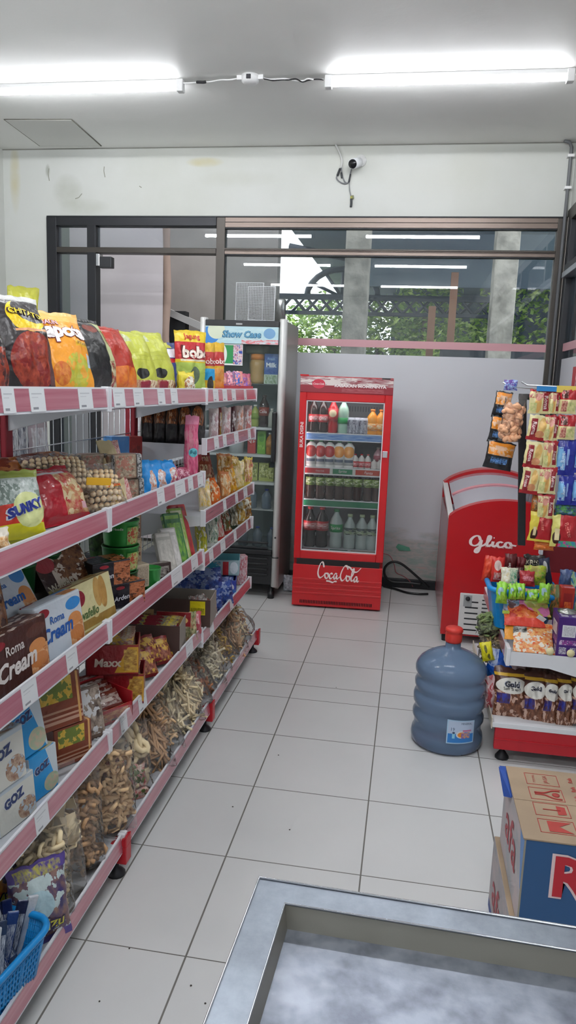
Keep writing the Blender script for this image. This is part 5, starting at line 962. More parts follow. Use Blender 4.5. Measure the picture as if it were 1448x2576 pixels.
MB().box(gx0, .014, G0, gx1, .018, G1, glass('cola_glass', (.95, .96, .96), 1.35, .03, 'c8d0d4')).build('door_glass', cf)
m = MB(); H0 = zc(990)+.0; m.box(-hw, -.004, H0, hw, .14, RH-.004, pack('8c2a36', [('n', 0, .45, 1, 1, 4, 'c8b4b4', '8c3440', 'd8ccc8'), ('r', 0, .95, 1, 1, 'b01a24'), ('n', .45, .08, .9, .3, 7, '8c2a36', 'a85a60')], .35, 0))
hS = lambda o: (lambda u, v: (-hw+u*RW, -.004-o, H0+v*(RH-.004-H0))); hasp = RW/(RH-.004-H0)
cc_ = [(.2+.07*math.cos(t*PI/14), .53+.07*hasp*.72*math.sin(t*PI/14)) for t in range(28)]
m.add([hS(.001)(*q) for q in cc_], [tuple(range(28))], mat('disc_red', 'c4344a', .4))
m.text('Coca-Cola', mat('ink_f0d8d8', 'f0d8d8', .4), hS(.002), .2, .53, w=.115, aspect=hasp, shear=.3, bold=.02)
m.text('RASAKAN MOMENNYA', mat('ink_e8dcdc', 'e8dcdc', .4), hS(.002), .65, .46, w=.55, h=.16, aspect=hasp, bold=.04)
m.build('header_sign', cf, bevel=.003)
MB().box(-hw-.002, -.006, RH-.006, -hw+.05, .01, RH+.002, M_cr).build('header_clip', cf); MB().box(hw-.07, -.006, RH-.012, hw-.02, .01, RH-.004, M_blk2).build('header_clip', cf)
MB().box(-hw+.005, .02, H0-.02, hw-.005, .1, H0, M_blk2).build('header_gap', cf)
m = MB(); zk = zc(1425); m.box(-hw, 0, .012, hw, .05, zk, M_cr); m.box(-hw+.02, .002, zk, hw-.02, .05, D0, M_blk2)
for i in range(4): z = .09+i*.03; m.box(-hw-.001, -.004, z, hw+.001, .002, z+.012, M_cr)
for i in range(44): x = -hw+.05+i*(RW-.1)/44; m.box(x, -.0035, .028, x+.006, .001, .05, mat('vent_black', '3a0c10', .6))
m.build('kick_panel', cf, bevel=.002)
# flowing script lettering, drawn as pen strokes
COKE = [[(.13, .30), (.10, .42), (.05, .40), (0, .26), (-.01, .12), (.04, .03), (.12, .08), (.17, .16)], [(.215, .15), (.17, .14), (.165, .06), (.21, .02), (.245, .08), (.235, .14), (.215, .15), (.26, .13)], [(.345, .13), (.32, .16), (.28, .12), (.28, .05), (.31, .02), (.37, .08)],
        [(.455, .14), (.42, .16), (.385, .1), (.39, .03), (.42, .03), (.455, .12), (.455, .04), (.48, .03), (.52, .08)], [(.20, -.04), (.28, -.045), (.36, -.07), (.40, -.045), (.46, -.04)],
        [(.72, .28), (.70, .36), (.64, .36), (.57, .22), (.545, .08), (.59, -.01), (.66, .05), (.70, .14)], [(.74, .11), (.70, .1), (.695, .02), (.735, -.01), (.77, .04), (.765, .1), (.74, .11), (.79, .09)],
        [(.80, .06), (.86, .18), (.87, .30), (.84, .28), (.815, .12), (.81, .02), (.84, 0), (.87, .04)], [(.955, .09), (.92, .11), (.885, .05), (.89, -.01), (.92, -.01), (.955, .08), (.955, 0), (.98, -.01), (1.0, .02)],
        [(.66, .36), (.76, .34), (.86, .24), (.95, .24), (1.04, .34)]]
ls = MB(); M_ivory = mat('script_white', 'f1dfdc', .4); x_c = at(795, 1445, 'y', 4.535).x; k_ = .255; zB = zc(1462)
for st in COKE: ls.stroke(st, M_ivory, lambda u, v: (u, -.003, v), -.118, zB+.008, k_, .022, 1, nib=(.9, .4))
ls.build('script_lettering', cf)
vt = MB(); vt.text('BUKA DISINI', M_ivory, lambda u, v: (-hw+.02-.0*u, 0, 0), 0, 0, w=.01); vt = MB()
vt.text('BUKA DISINI', M_ivory, lambda u, v: (-hw+.02+(u-.5)*.16, -.0015, (zc(1070)+zc(1125))/2+(v-.5)*.16), .5, .5, w=.95, ang=PI/2, bold=.02); vt.build('side_lettering', cf)
MB().box(hw-.042, -.008, zc(1146), hw-.012, 0, zc(1130), mat('lock_silver', 'c8c8cc', .3, .6)).build('lock', cf, bevel=.002)
shelves = [(zc(1092), 'blue'), (zc(1180), 'mix'), (zc(1262), 'green'), (G0+.012, 'low')]
for z, kn in shelves:
    m = MB(); m.box(-hw+.032, .06, z-.006, hw-.032, RD-.05, z, M_white); q = m.build('shelf', cf)
    m = MB(); zt_ = z-.002; zb_ = z-.042 if kn != 'low' else z-.02
    mt = {'blue': pack('4a7fc4', [('n', 0, 0, 1, 1, 3, '3a70bc', '8fb0d8')], .4, 0), 'green': mat('strip_green', '1f7a52', .4), 'mix': pack('c8c8c0', [('r', 0, .1, .33, .9, 'a8242c'), ('r', .37, .1, .63, .9, '14744a'), ('r', .67, .1, 1, .9, 'b8402a')], .4, 0), 'low': pack('c8d0d0', [('r', 0, .3, .36, .8, '8c3040'), ('r', .38, .3, .62, .8, '1f6a58'), ('r', .66, .3, 1, .8, 'a88a70')], .4, 0)}[kn]
    m.box(-hw+.045, .052, zb_, hw-.045, .058, zt_, mt)
    m.box(-hw+.045, .050, zt_-.003, hw-.045, .060, zt_+.003, M_white).box(-hw+.045, .050, zb_-.005, hw-.045, .060, zb_, M_white)
    if kn == 'mix':
        for tx, cx in (('Coca-Cola', .2), ('Sprite', .5), ('Fanta', .84)): m.text(tx, mat('ink_e8dcdc'), lambda u, v: (-hw+.045+u*(RW-.09), .0505, zb_+v*(zt_-zb_)), cx, .5, w=.11, aspect=(RW-.09)/.04, shear=.2)
    m.build('shelf_strip', cf)
MB().box(-hw+.05, .04, G1-.005, hw-.05, .055, G1+.012, mat('cola_led', 'ffffff', .5, emit=9)).build('led_strip', cf); MB().box(-hw+.031, .035, D0+.2, -hw+.036, .045, G1, mat('cola_led')).build('led_strip', cf)
g_ = MB()
for i in range(16): g_.box(-.06+i*.018, RD-.036, zc(1040), -.054+i*.018, RD-.03, zc(1026), mat('vent_grey', '8a9098', .5))
g_.build('back_vent', cf)
def inf(px, zs, d=.09):   # photo column -> place inside the red fridge
    lx = ((px-760)/(958-760)-.5)*(RW-.087) if zs > .8 else ((px-757+(0 if zs > .5 else 2))/(950-757)-.5)*(RW-.087)
    p = CT @ Vector((lx*1.03, d, zs)); return (p.x, p.y, p.z)
zz1, zz2, zz3, zz4 = [q[0] for q in shelves]
M_clear = mat('clear_bottle', 'b9c8c4', .15, 0, .6); M_lr = pack('c0242c', [('n', .0, .2, 1, .8, 5, 'c0242c', 'e0b8b8')], .4, 0); M_lg = mat('label_green', '1f9a50', .4)
cp = [(0, 0), (.8, 0), (.95, .03), (.95, .2), (.85, .32), (1, .45), (1, .62), (.8, .74), (.45, .84), (.33, .9), (.33, .93), (0, .93)]
M_ct = mat('cola_top', '3a2a2c', .2)
for i, px in enumerate((779, 803)): bottle('cola bottle with red cap on the top shelf of the red fridge, %s from left' % ORD[i], inf(px, zz1), .215, .032, M_cola, M_capr, M_lr, cp, 'cola bottles with red caps, top shelf of the red fridge', .3, .52, txt='Cola')
bottle('red soda bottle with an orange cap on the top shelf of the red fridge', inf(828, zz1), .215, .033, mat('red_soda', 'b01a24', .2), M_capo, pack('c83038', [('e', .5, .6, .12, .3, 'd8c8a0')]), cp, None, .35, .7)
bottle('clear bottle with green cap and label on the top shelf of the red fridge', inf(854, zz1), .215, .034, mat('lemonade_clear', '9fc4b0', .15), M_capg, M_lg, cp, None, .28, .45)
for i, px in enumerate((875, 890, 903, 916)):
    t = tag(MB().lathe([(0, 0), (.026, 0), (.03, .01), (.03, .085), (.024, .1), (0, .1)], pack('c8ccd8', [('n', .1, .2, 1, .6, 4, 'c8ccd8', '2a2440'), ('r', 0, 0, 1, .14, '2a2430')], .3, 0), 16).build('drink_can', None, inf(px, zz1, .1 if i % 2 else .085)), 'short white and dark purple can on top shelf of the red fridge, %s from left' % ORD[i], 'can', 'white cans in the red fridge')
for i, px in enumerate((927, 949)): bottle('orange juice bottle with orange cap on the top shelf of the red fridge, %s one' % ('left', 'right')[i], inf(px, zz1), .155, .035, mat('orange_juice', 'f0a030', .25), M_capo, pack('f0a840', [('n', 0, 0, 1, 1, 4, 'f0b040', 'd86a20', 'e8d8b0')]), None, 'orange juice bottles', .15, .45)
for i, px in enumerate((777, 801, 824, 848, 873)):
    bottle('white yoghurt drink with green cap and %s fruit label, %s from left in red fridge' % ('orange' if i > 2 else 'red', ('first', 'second', 'third', 'fourth', 'fifth')[i]), inf(px, zz2), .168, .033, mat('milk_white', 'dfe0dc', .3), M_capg, pack('d8dad8', [('N', .3, .4, .7, 1, 3, 'd8862a' if i > 2 else 'c03a34', 'e0a050' if i > 2 else 'a82a2c'), ('r', .35, .15, .65, .3, '6a7488')], .35, 0), [(0, 0), (.95, 0), (1, .03), (1, .75), (.8, .85), (.45, .9), (.45, .93), (0, .93)], 'white yoghurt drinks', .1, .8)
for i, px in enumerate((889, 905, 921, 937, 951)):
    bottle('tiny red and white bottle on the second shelf of the red fridge, %s from left' % ORD[i], inf(px, zz2), .09 if i < 3 else .06, .02, mat('tiny_white', 'd8d4d0', .3), M_capr if i < 3 else M_capw, M_lr if i < 3 else None, None, 'tiny red and white bottles', .1, .5)
bottle('pink and white bottle behind the tiny bottles at the right of the second shelf', inf(946, zz2, .16), .13, .028, mat('pink_milk', 'c8a0a8', .3), M_capw, mat('label_pinkred', 'b05a68', .4))
tea = pack('7fa03a', [('n', .2, .1, .8, .9, 5, '8fb03c', '3a4a20', 'd8dcc0')], .4, 0)
for i, px in enumerate((775, 799, 823, 846, 869, 892, 917, 939)):
    bottle('dark tea bottle with green label in the red fridge, %s from the left' % ('first', 'second', 'third', 'fourth', 'fifth', 'sixth', 'seventh', 'eighth')[i], inf(px, zz3), .175, .031, mat('tea_liquid', '3a2018', .2), mat('cap_dkgreen', '234a34', .4), tea, None, 'dark tea bottles', .5, .78)
for i, px in enumerate((776, 806)): bottle('large cola bottle with red label at the bottom of the red fridge, %s one' % ('left', 'right')[i], inf(px, zz4), .26, .042, mat('cola_dim', '2c2424', .2), M_capr, M_lr, cp, 'large cola bottles', .42, .65, txt='Coca-Cola')
bottle('large clear lemonade bottle with green label at the bottom of the red fridge', inf(842, zz4), .25, .043, M_clear, M_capg, M_lg, cp, None, .42, .62, txt='Sprite')
for i, px in enumerate((876, 906, 932)): bottle('clear water bottle with pale green cap at the bottom of the red fridge, %s' % ('left', 'middle', 'right')[i], inf(px, zz4), .22, .038, M_clear, mat('cap_palegreen', 'a8b890', .4), pack('c8d0c4', [('n', 0, 0, 1, 1, 3, 'd0d8d0', '8aa860', '4a5a5a')], .4, 0), None, 'clear water bottles', .42, .62)
# floor cables behind the red fridge
yb_ = 5.12
cb = MB(); Lp = [at(a, b, 'y', yb_) for a, b in ((1078, 1478), (1050, 1452), (1010, 1419), (985, 1414), (968, 1428), (968, 1448), (985, 1463), (1020, 1466), (1060, 1470))]
cb.tube(catmull([tuple(p) for p in Lp], 6), .009, mat('cable_black', '151517', .4), 8)
Lf = [at(a, b, 'z', .009) for a, b in ((965, 1472), (995, 1482), (1020, 1490), (1050, 1494), (1076, 1494))]; Lf = [Vector((p.x, min(p.y, 5.15), .009)) for p in Lf]
cb.tube(catmull([tuple(p) for p in Lf], 6), .008, mat('cable_black'), 8); tag(cb.build('power_cable'), 'thick black looped power cable against the wall between red fridge and ice cream freezer', 'cable')
Lr = [at(a, b, 'y', yb_+.03) for a, b in ((962, 1392), (980, 1398), (991, 1420), (996, 1440), (1015, 1450), (1030, 1462), (1038, 1476))]
tag(MB().tube(catmull([tuple(p) for p in Lr], 5), .0028, mat('cable_pinkred', 'a8565c', .5), 5).build('thin_cable'), 'thin pinkish-red wire crossing the black cable loop by the wall', 'wire')
tag(MB().tube(catmull([(-.74, 4.95, .30), (-.72, 4.9, .29), (-.69, 4.86, .30)], 4), .006, M_plast, 6).build('fridge_wire'), 'short white wire between the two fridges', 'wire')
bag('plastic_bag', 'crumpled white plastic bag on the floor between the two fridges', 'plastic bag', pack('b8bcc4', [('n', 0, 0, 1, 1, 3, '8a8e98', 'd0d4dc')]), .10, .11, .06, (-.735, 4.86, 0), 10, -10, kind='stand')
# ================================================================== ICE CREAM FREEZER
ic = thing('ice_cream_freezer', 'red chest freezer with curved glass lid and white script logo near the back wall', 'freezer', (0, 0, 0))
IX0, IX1, IY0, IY1 = .24, .87, 4.07, 5.02; cxm = (IX0+IX1)/2; hwI = (IX1-IX0)/2
M_ir = mat('freezer_red', 'b5161d', .33, coat=.2); M_is = mat('freezer_side', 'b49a9c', .25, .2, var=(3, '9a5a60', .35, .65)); M_iw = mat('freezer_white', 'd4d2d0', .4)
def arc(x, y): # height of the arched top; it also climbs a little towards the back
    a = (x-cxm)/hwI; return .715+.105*(1-a*a)**.8 if abs(a) < 1 else .715
rise = lambda y: (y-IY0)/(IY1-IY0)*.085
def prof(y, dz=0, inset=0, n=18):
    P = [(IX0+inset, y, .05)]; 
    for i in range(n+1):
        x = IX0+inset+(IX1-IX0-2*inset)*i/n; P.append((x, y, arc(x, y)+rise(y)+dz))
    P.append((IX1-inset, y, .05)); return P
def slab(m, y0, y1, mt, dz=0, inset=0, side=None):
    A, D = prof(y0, dz, inset), prof(y1, dz, inset); n = len(A)
    m.add(A+D, [tuple(range(n))[::-1], tuple(range(n, 2*n))], mt); 
    m.add(A+D, [(i, i+1, i+1+n, i+n) for i in range(1, n-2)], mt, None, True)
    m.add(A+D, [(0, 1, 1+n, n), (n-2, n-1, 2*n-1, 2*n-2), (n-1, 0, n, 2*n-1)], side or mt)
m = MB(); slab(m, IY0+.002, IY0+.05, M_ir); m.build('front_panel', ic, bevel=.012, bseg=3)
m = MB(); slab(m, IY1-.07, IY1, M_ir, .0); m.build('rear_panel', ic, bevel=.008)
m = MB(); m.box(IX0, IY0+.05, .05, IX0+.03, IY1-.07, .70, M_is).box(IX1-.03, IY0+.05, .05, IX1, IY1-.07, .70, M_is).box(IX0+.03, IY0+.05, .05, IX1-.03, IY1-.07, .35, M_iw); m.build('side_walls', ic)
m = MB(); m.add([(IX0-.002, IY0+.03, .70), (IX0-.002, IY1-.03, .775), (IX0-.002, IY1-.03, .80), (IX0-.002, IY0+.03, .722), (IX0+.03, IY0+.03, .70), (IX0+.03, IY1-.03, .775), (IX0+.03, IY1-.03, .80), (IX0+.03, IY0+.03, .722)], [(0, 3, 2, 1), (4, 5, 6, 7), (3, 7, 6, 2), (0, 1, 5, 4), (0, 4, 7, 3), (1, 2, 6, 5)], M_iw); m.build('lid_rail', ic, bevel=.003)
def lid(name, y0, y1, dz, M, th=.006):
    q = MB(); q.surf(lambda u, v: (IX0+.035+(IX1-IX0-.07)*u, y0+(y1-y0)*v, arc(IX0+.035+(IX1-IX0-.07)*u, 0)+rise(y0+(y1-y0)*v)+dz-.012), 18, 2, M, flip=True)
    q.surf(lambda u, v: (IX0+.035+(IX1-IX0-.07)*u, y0+(y1-y0)*v, arc(IX0+.035+(IX1-IX0-.07)*u, 0)+rise(y0+(y1-y0)*v)+dz-.012-th), 18, 2, M)
    q.build(name, ic)
M_lidg = glass('lid_glass', (.94, .95, .97), 1.7, .25, 'c4bccb')
lid('sliding_lid', IY0+.06, 4.52, .004, M_lidg); lid('sliding_lid', 4.50, IY1-.08, -.006, M_lidg)
m = MB()
for y in (4.50, 4.52): m.tube([(IX0+.035+(IX1-IX0-.07)*i/16, y, arc(IX0+.035+(IX1-IX0-.07)*i/16, 0)+rise(y)-.006) for i in range(17)], .006, mat('lid_edge', 'c8868e', .4), 6)
m.build('lid_frame', ic)
MB().box(IX0+.05, IY0+.08, .4, IX1-.05, IY1-.1, .66, mat('freezer_goods', 'b8b2c4', .5, var=(9, 'd8d6e0', .4, .6))).build('ice_cream_boxes', ic)
fy = IY0-.001; FS = lambda o: (lambda u, v: (u, fy-o, v))
GL = [[(.215, .80), (.17, .98), (.08, .96), (.0, .78), (.01, .58), (.10, .52), (.19, .62), (.235, .80), (.22, .55), (.19, .3), (.15, .2), (.115, .25), (.14, .38), (.24, .52), (.33, .62), (.42, .85), (.435, 1.0), (.40, 1.02), (.375, .8), (.37, .6), (.41, .54), (.47, .64)], [(.50, .78), (.49, .6), (.525, .54), (.58, .62)], [(.71, .74), (.66, .78), (.60, .7), (.61, .57), (.67, .53), (.74, .58), (.78, .66)], [(.87, .78), (.80, .76), (.77, .64), (.81, .54), (.88, .54), (.905, .66), (.87, .78), (.90, .68), (1.02, .64)]]
gm = MB(); x0 = at(1183, 1350, 'y', IY0).x; x1 = at(1296, 1350, 'y', IY0).x; zb = at(1240, 1400, 'y', IY0).z; k_ = (x1-x0)
for st in GL: gm.stroke(st, M_ivory, FS(0), x0+.003, zb-.008, k_, .034, .5)
gm.lathe([(0, 0), (.0045, 0), (0, .0005)], M_ivory, 8) if False else None
gm.text('.', M_ivory, FS(0), x0+.003+k_*.515, zb-.005+k_*.46, w=.008)
gm.build('logo_lettering', ic)
# small characters under the logo, drawn as strokes
jm = MB(); xs = at(1219, 1376, 'y', IY0).x; xe = at(1292, 1376, 'y', IY0).x; zb2 = at(1255, 1379, 'y', IY0).z; n = 7; step = (xe-xs)/n
JP = [[[(0, .8), (.9, .8)], [(.4, 1), (.4, .2)], [(.7, .6), (.3, .1), (.1, .3), (.6, .55), (.9, .3), (.6, 0)]], [[(.1, .8), (.15, .2), (.35, .3)], [(.75, .7), (.9, .4)]], [[(.3, 1), (.3, .2), (.6, 0), (.9, .3)]], [[(.1, .75), (.9, .8)], [(.4, 1), (.7, .4)], [(.2, .3), (.4, 0), (.8, .1)]], [[(.35, 1), (.45, .6)], [(.9, .75), (.3, .5), (.2, .15), (.9, .05)]], [[(0, .8), (.2, .8)], [(.15, 1), (.1, 0)], [(.4, .9), (.9, .9)], [(.4, .55), (.9, .55)], [(.65, 1), (.65, 0)], [(.4, .2), (.95, .2)]], [[(.2, 1), (.0, .5)], [(.3, .85), (.95, .85)], [(.3, .55), (.95, .55)], [(.3, .25), (.95, .25)], [(.6, 1), (.6, 0)]]]
for i, ch in enumerate(JP):
    for st in ch: jm.stroke(st, mat('logo_small', 'd8a0a0', .4), FS(.0005), xs+i*step, zb2, step*.75, .07, 1)
jm.build('small_lettering', ic)
jm = MB(); p = at(1112, 1432, 'y', IY0); jm.text('Fresh', mat('logo_small'), FS(.0005), at(1110, 1430, 'y', IY0).x+.12, at(1110, 1425, 'y', IY0).z-.03, w=.09, ang=0); 
gp = MB(); g0, g1 = at(1147, 1620, 'y', IY0), at(1240, 1497, 'y', IY0); gx1 = g0.x+.26
gp.box(g0.x, IY0-.006, .06, gx1, IY0+.002, g1.z, M_iw)
gp.build('grille_panel', ic, bevel=.006)
gv = MB(); 
for i in range(6): z = .085+i*.032; gv.box(g0.x+.03, IY0-.0072, z, g0.x+.10, IY0-.005, z+.007, M_blk)
for i in range(6): z = .15+i*.022; gv.box(g0.x+.12, IY0-.0072, z, g0.x+.22, IY0-.005, z+.006, M_blk)
gv.build('grille_slots', ic)
m = MB(); zk = g1.z-.075; m.box(g0.x+.02, IY0-.008, zk, g0.x+.065, IY0-.005, zk+.065, mat('control_grey', '9a9c9c', .4)); m.lathe([(0, 0), (.012, 0), (.01, .006), (0, .006)], M_blk, 14); 
m.build('control_plate', ic, bevel=.002)
MB().lathe([(0, 0), (.013, 0), (.011, .008), (0, .008)], M_blk, 14).build('knob', ic, (g0.x+.043, IY0-.008, zk+.045), (PI/2, 0, 0))
for x, y in ((IX0+.03, IY0+.05), (IX1-.03, IY0+.05), (IX0+.03, IY1-.06), (IX1-.03, IY1-.06)): MB().lathe([(0, 0), (.018, 0), (.02, .03), (.01, .052), (0, .052)], M_blk, 12, x, y).build('caster', ic)
# ================================================================== WATER GALLON
M_gal = NT('gallon_blue'); b = M_gal.b; b.inputs['Base Color'].default_value = col('7f98b8'); b.inputs['Roughness'].default_value = .13; b.inputs['Transmission Weight'].default_value = .55; b.inputs['IOR'].default_value = 1.22; b.inputs['Specular IOR Level'].default_value = .8
M_gal = M_gal.m
gp_ = [(0, .006), (.105, .004), (.125, .0), (.138, .012), (.141, .035), (.138, .055), (.131, .066), (.131, .092), (.133, .10), (.139, .112), (.139, .128), (.132, .142), (.129, .15), (.130, .158), (.139, .172), (.140, .195), (.137, .206), (.130, .214), (.130, .222), (.137, .238), (.138, .254), (.131, .268), (.129, .274), (.131, .284), (.138, .296), (.139, .314), (.134, .328), (.122, .345), (.1, .362), (.07, .378), (.04, .389), (.03, .395), (.028, .43), (0, .43)]
ga = MB().lathe([(r, z) for r, z in gp_], M_gal, 56).build('water_gallon', None, (.222, 2.865, 0), (0, 0, -.12)); tag(ga, 'large translucent blue water gallon bottle with a red cap standing on the floor tiles', 'water gallon')
MB().lathe([(.0, .425), (.031, .418), (.033, .424), (.033, .452), (.031, .458), (.035, .462), (.034, .472), (.03, .476), (0, .476)], mat('gallon_cap', 'c8352c', .4), 24).build('cap', ga)
lg = MB(); LS = lambda u, v: (.1408*math.sin(.05+u*.8), -.1408*math.cos(.05+u*.8), .058+v*.098*(1-.08*u))
lg.surf(lambda u, v: LS(u, v), 10, 4, mat('label_edge', 'a8c8e0', .4)); LT = lambda u, v: tuple(Vector(LS(u, v))*1.0+Vector((LS(u, v)[0], LS(u, v)[1], 0)).normalized()*.0008)
lg.surf(lambda u, v: LT(.04+.92*u, .05+.91*v), 10, 4, pack('b4c4dc', [('r', 0, 0, 1, .42, '2a7ac4'), ('e', .5, .38, .2, .17, 'd8d8d8'), ('e', .5, .37, .14, .12, 'e08a28'), ('n', .5, .2, .85, .5, 6, '2a7ac4', 'e09a40', '8a5aa0'), ('r', .16, .2, .26, .45, '8ac8e0'), ('e', .21, .46, .05, .05, '3a4a6a'), ('r', .55, .52, .9, .6, 'b86a90')], .3, 0))
LU = lambda u, v: tuple(Vector(LT(u, v))+Vector((LT(u, v)[0], LT(u, v)[1], 0)).normalized()*.0008)
lg.text('MINERAL', mat('ink_4a5a78', '4a5a78', .4), LU, .68, .87, w=.4, aspect=1.2); lg.text('19', mat('ink_4a5a78'), LU, .2, .62, w=.12, aspect=1.2)
lg.build('bottle_label', ga)
# ================================================================== RIGHT GONDOLA
rg_ = thing('end_gondola', 'white and red shelf unit on the right of the aisle with snacks and bread bags', 'shelf unit', (0, 0, 0))
GX0, GX1, GY0, GY1 = .378, .90, 2.72, 3.62
MB().box(GX0+.012, GY0+.004, .057, GX1, GY0+.03, .148, M_red).box(GX0+.012, GY0+.0, .098, GX1, GY0+.006, .101, M_red).build('kick_plate', rg_, bevel=.003)
m = MB().box(GX0, GY0, .145, GX1, GY1, .165, M_white); m.box(GX0-.004, GY0, .138, GX0, GY1, .18, mat('edge_tan', 'c8bfae', .4)); m.build('base_shelf', rg_, bevel=.002)
for x, y in ((.43, 2.775), (.43, 3.55), (.86, 2.775)): MB().lathe([(0, 0), (.026, 0), (.026, .008), (.012, .028), (.007, .034), (.007, .06), (0, .06)], M_blk, 14, x, y).build('levelling_foot', rg_)
sb = MB().box(.42, GY0+.004, .425, .80, GY1, .44, M_white).build('shelf_board', rg_, bevel=.002)
q = MB(); q.add([(.42, GY0, .395), (.56, GY0, .395), (.80, GY0, .34), (.80, GY0, .447), (.42, GY0, .447), (.42, GY0+.004, .395), (.56, GY0+.004, .395), (.80, GY0+.004, .34), (.80, GY0+.004, .447), (.42, GY0+.004, .447)], [(0, 1, 2, 3, 4), (9, 8, 7, 6, 5), (0, 5, 6, 1), (1, 6, 7, 2), (4, 3, 8, 9), (0, 4, 9, 5)], M_white); q.build('shelf_bracket', sb)
q = MB(); q.box(.408, GY0, .40, .418, GY1, .455, M_rail); q.build('ticket_rail', sb); MB().box(.4065, GY0+.08, .405, .408, GY1, .450, M_railp).build('pink_strip', sb); MB().box(.405, GY0-.004, .392, .42, GY0+.06, .462, M_rail).build('end_cap', sb, bevel=.003)
for y in (GY0+.15, GY1-.03):
    MB().box(.82, y-.015, .05, .86, y+.015, 1.4, M_post).build('upright', rg_, bevel=.003)
m = MB()
for i in range(20): y = GY0+.05+i*.044; m.tube([(.80, y, .2), (.80, y, 1.38)], .0022, M_wire, 4)
for i in range(13): z = .2+i*.098; m.tube([(.80, GY0+.05, z), (.80, GY1, z)], .0025, M_wire, 4)
m.build('wire_back', rg_)
MB().box(.60, 3.32, .62, .80, 3.325, .90, mat('dark_red_panel', '6e1820', .5)).box(.592, 3.30, .70, .606, 3.33, .84, M_white).build('shelf_bracket', rg_)
# hanging rail frame that carries the sachet strips
hr = thing('hanging_hook_rack', 'black strip rack with wire hooks carrying rows of hanging sachets', 'hook rack', (0, 0, 0))
HY = 2.62; a = at(1305, 990, 'y', HY+.06); c = at(1302, 1372, 'y', HY+.06)
m = MB(); q_ = [(a.x, a.z), (a.x+.026, a.z), (c.x+.026, c.z), (c.x, c.z)]; m.add([(x, HY+.06, z) for x, z in q_]+[(x, HY+.072, z) for x, z in q_], [(3, 2, 1, 0), (4, 5, 6, 7), (0, 1, 5, 4), (1, 2, 6, 5), (2, 3, 7, 6), (3, 0, 4, 7)], M_blk); m.box(a.x, HY+.055, a.z-.02, .80, HY+.07, a.z, M_blk); m.build('black_strip', hr, bevel=.002)
hk = MB(); w1_, w2_, w3_ = at(1264, 962, 'y', HY), at(1312, 961, 'y', HY), at(1448, 974, 'y', HY)
hk.tube([tuple(w1_), (w1_.x+.02, HY, w1_.z-.012), (w2_.x+.03, HY, w2_.z-.02), (.80, HY+.05, a.z-.01)], .0028, M_wire, 6); hk.tube([tuple(w2_), (w2_.x+.015, HY-.02, w2_.z-.01), (.78, HY-.02, w2_.z-.016), (.80, HY+.05, a.z-.01)], .003, M_wire, 6); hk.build('hooks', hr)
tp = MB(); tp.box(at(1350, 968, 'y', HY-.03).x, HY-.035, w2_.z-.028, at(1405, 968, 'y', HY-.03).x, HY-.028, w2_.z-.012, mat('tape_blue', '2a7ab8', .35)).box(at(1400, 968, 'y', HY-.03).x, HY-.036, w2_.z-.03, .78, HY-.029, w2_.z-.008, mat('tape_yellow', 'd8c05a', .35)); tp.build('top_band', hr)
tag(bag('sachet', '', '', pack('3a6ac0', [('n', 0, 0, 1, 1, 3, '2a5ab8', 'b8c8e0', '5a3a8c')]), .045, .035, .012, (at(1283, 980, 'y', HY).x, HY, at(1283, 982, 'y', HY).z), 0, 0, nu=6, nv=6), 'crumpled blue and violet wrapper on the tip of the hook wire', 'wrapper')
def HB(x0, y0, x1, y1, lb, m, y=HY-.02, d=.02, ry=0, texts=(), group=None, name='hanging_sachet', cat='sachet', **k):
    a, b = at((x0+x1)/2, y1, 'y', y), at((x0+x1)/2, y0, 'y', y); w = at(x1, (y0+y1)/2, 'y', y).x-at(x0, (y0+y1)/2, 'y', y).x
    return bag(name, lb, cat, m, w, b.z-a.z, d, (a.x, y, a.z), 0, 0, ry, texts=texts, group=group, nu=10, nv=10, **k)
M_va = pack('d9cf98', [('r', 0, .82, 1, 1, 'a01e26'), ('n', 0, .66, .75, .92, 5, 'a82a30', 'd8a8a0', 'd8cf98'), ('e', .42, .42, .16, .38, 'd8a860'), ('e', .42, .7, .16, .16, 'c88a7a'), ('r', .66, .12, .92, .86, '8a1c26'), ('n', .05, .08, .35, .45, 4, 'b8c078', 'd9cf98')], .32)
M_vb = pack('d9cf98', [('r', 0, 0, 1, .14, 'a01e26'), ('r', .12, .12, .42, .86, '8a1c26'), ('e', .68, .62, .18, .3, 'd8b068'), ('e', .6, .26, .22, .14, 'c88a60'), ('r', 0, .93, 1, 1, 'e0d8a8')], .32)
M_vc = pack('d9cf98', [('r', 0, .55, 1, 1, 'a81e26'), ('n', .1, .6, .5, .95, 4, 'a81e26', 'd0b8b0', '4a2a20'), ('n', .12, .08, .45, .5, 5, '9a3030', 'd8a890'), ('n', .5, .1, .95, .45, 4, 'b8c078', 'd9cf98')], .32)
vt_ = lambda t_='Roma': [(t_, .79, .47, .62, 'e0c8c8', (('ang', -PI/2), ('bold', .02)))]
vb_ = lambda: [('Roma', .27, .47, .62, 'e0c8c8', (('ang', -PI/2), ('bold', .02)))]
rows = [(1326, 980, 1382, 1041, 0, 'wide', 'first'), (1378, 984, 1404, 1041, 0, 'narrow', 'first'), (1402, 976, 1447, 1041, 2, '', 'first'), (1320, 1044, 1374, 1108, 1, '', 'second'), (1366, 1044, 1401, 1109, 0, 'narrow', 'second'), (1399, 1044, 1444, 1106, 2, '', 'second'), (1311, 1110, 1363, 1177, 1, '', 'third'), (1361, 1108, 1398, 1177, 0, '', 'third'), (1303, 1175, 1351, 1242, 1, '', 'fourth'), (1350, 1175, 1396, 1242, 0, '', 'fourth'), (1347, 1243, 1391, 1304, 0, '', 'fifth')]
cnt = {}
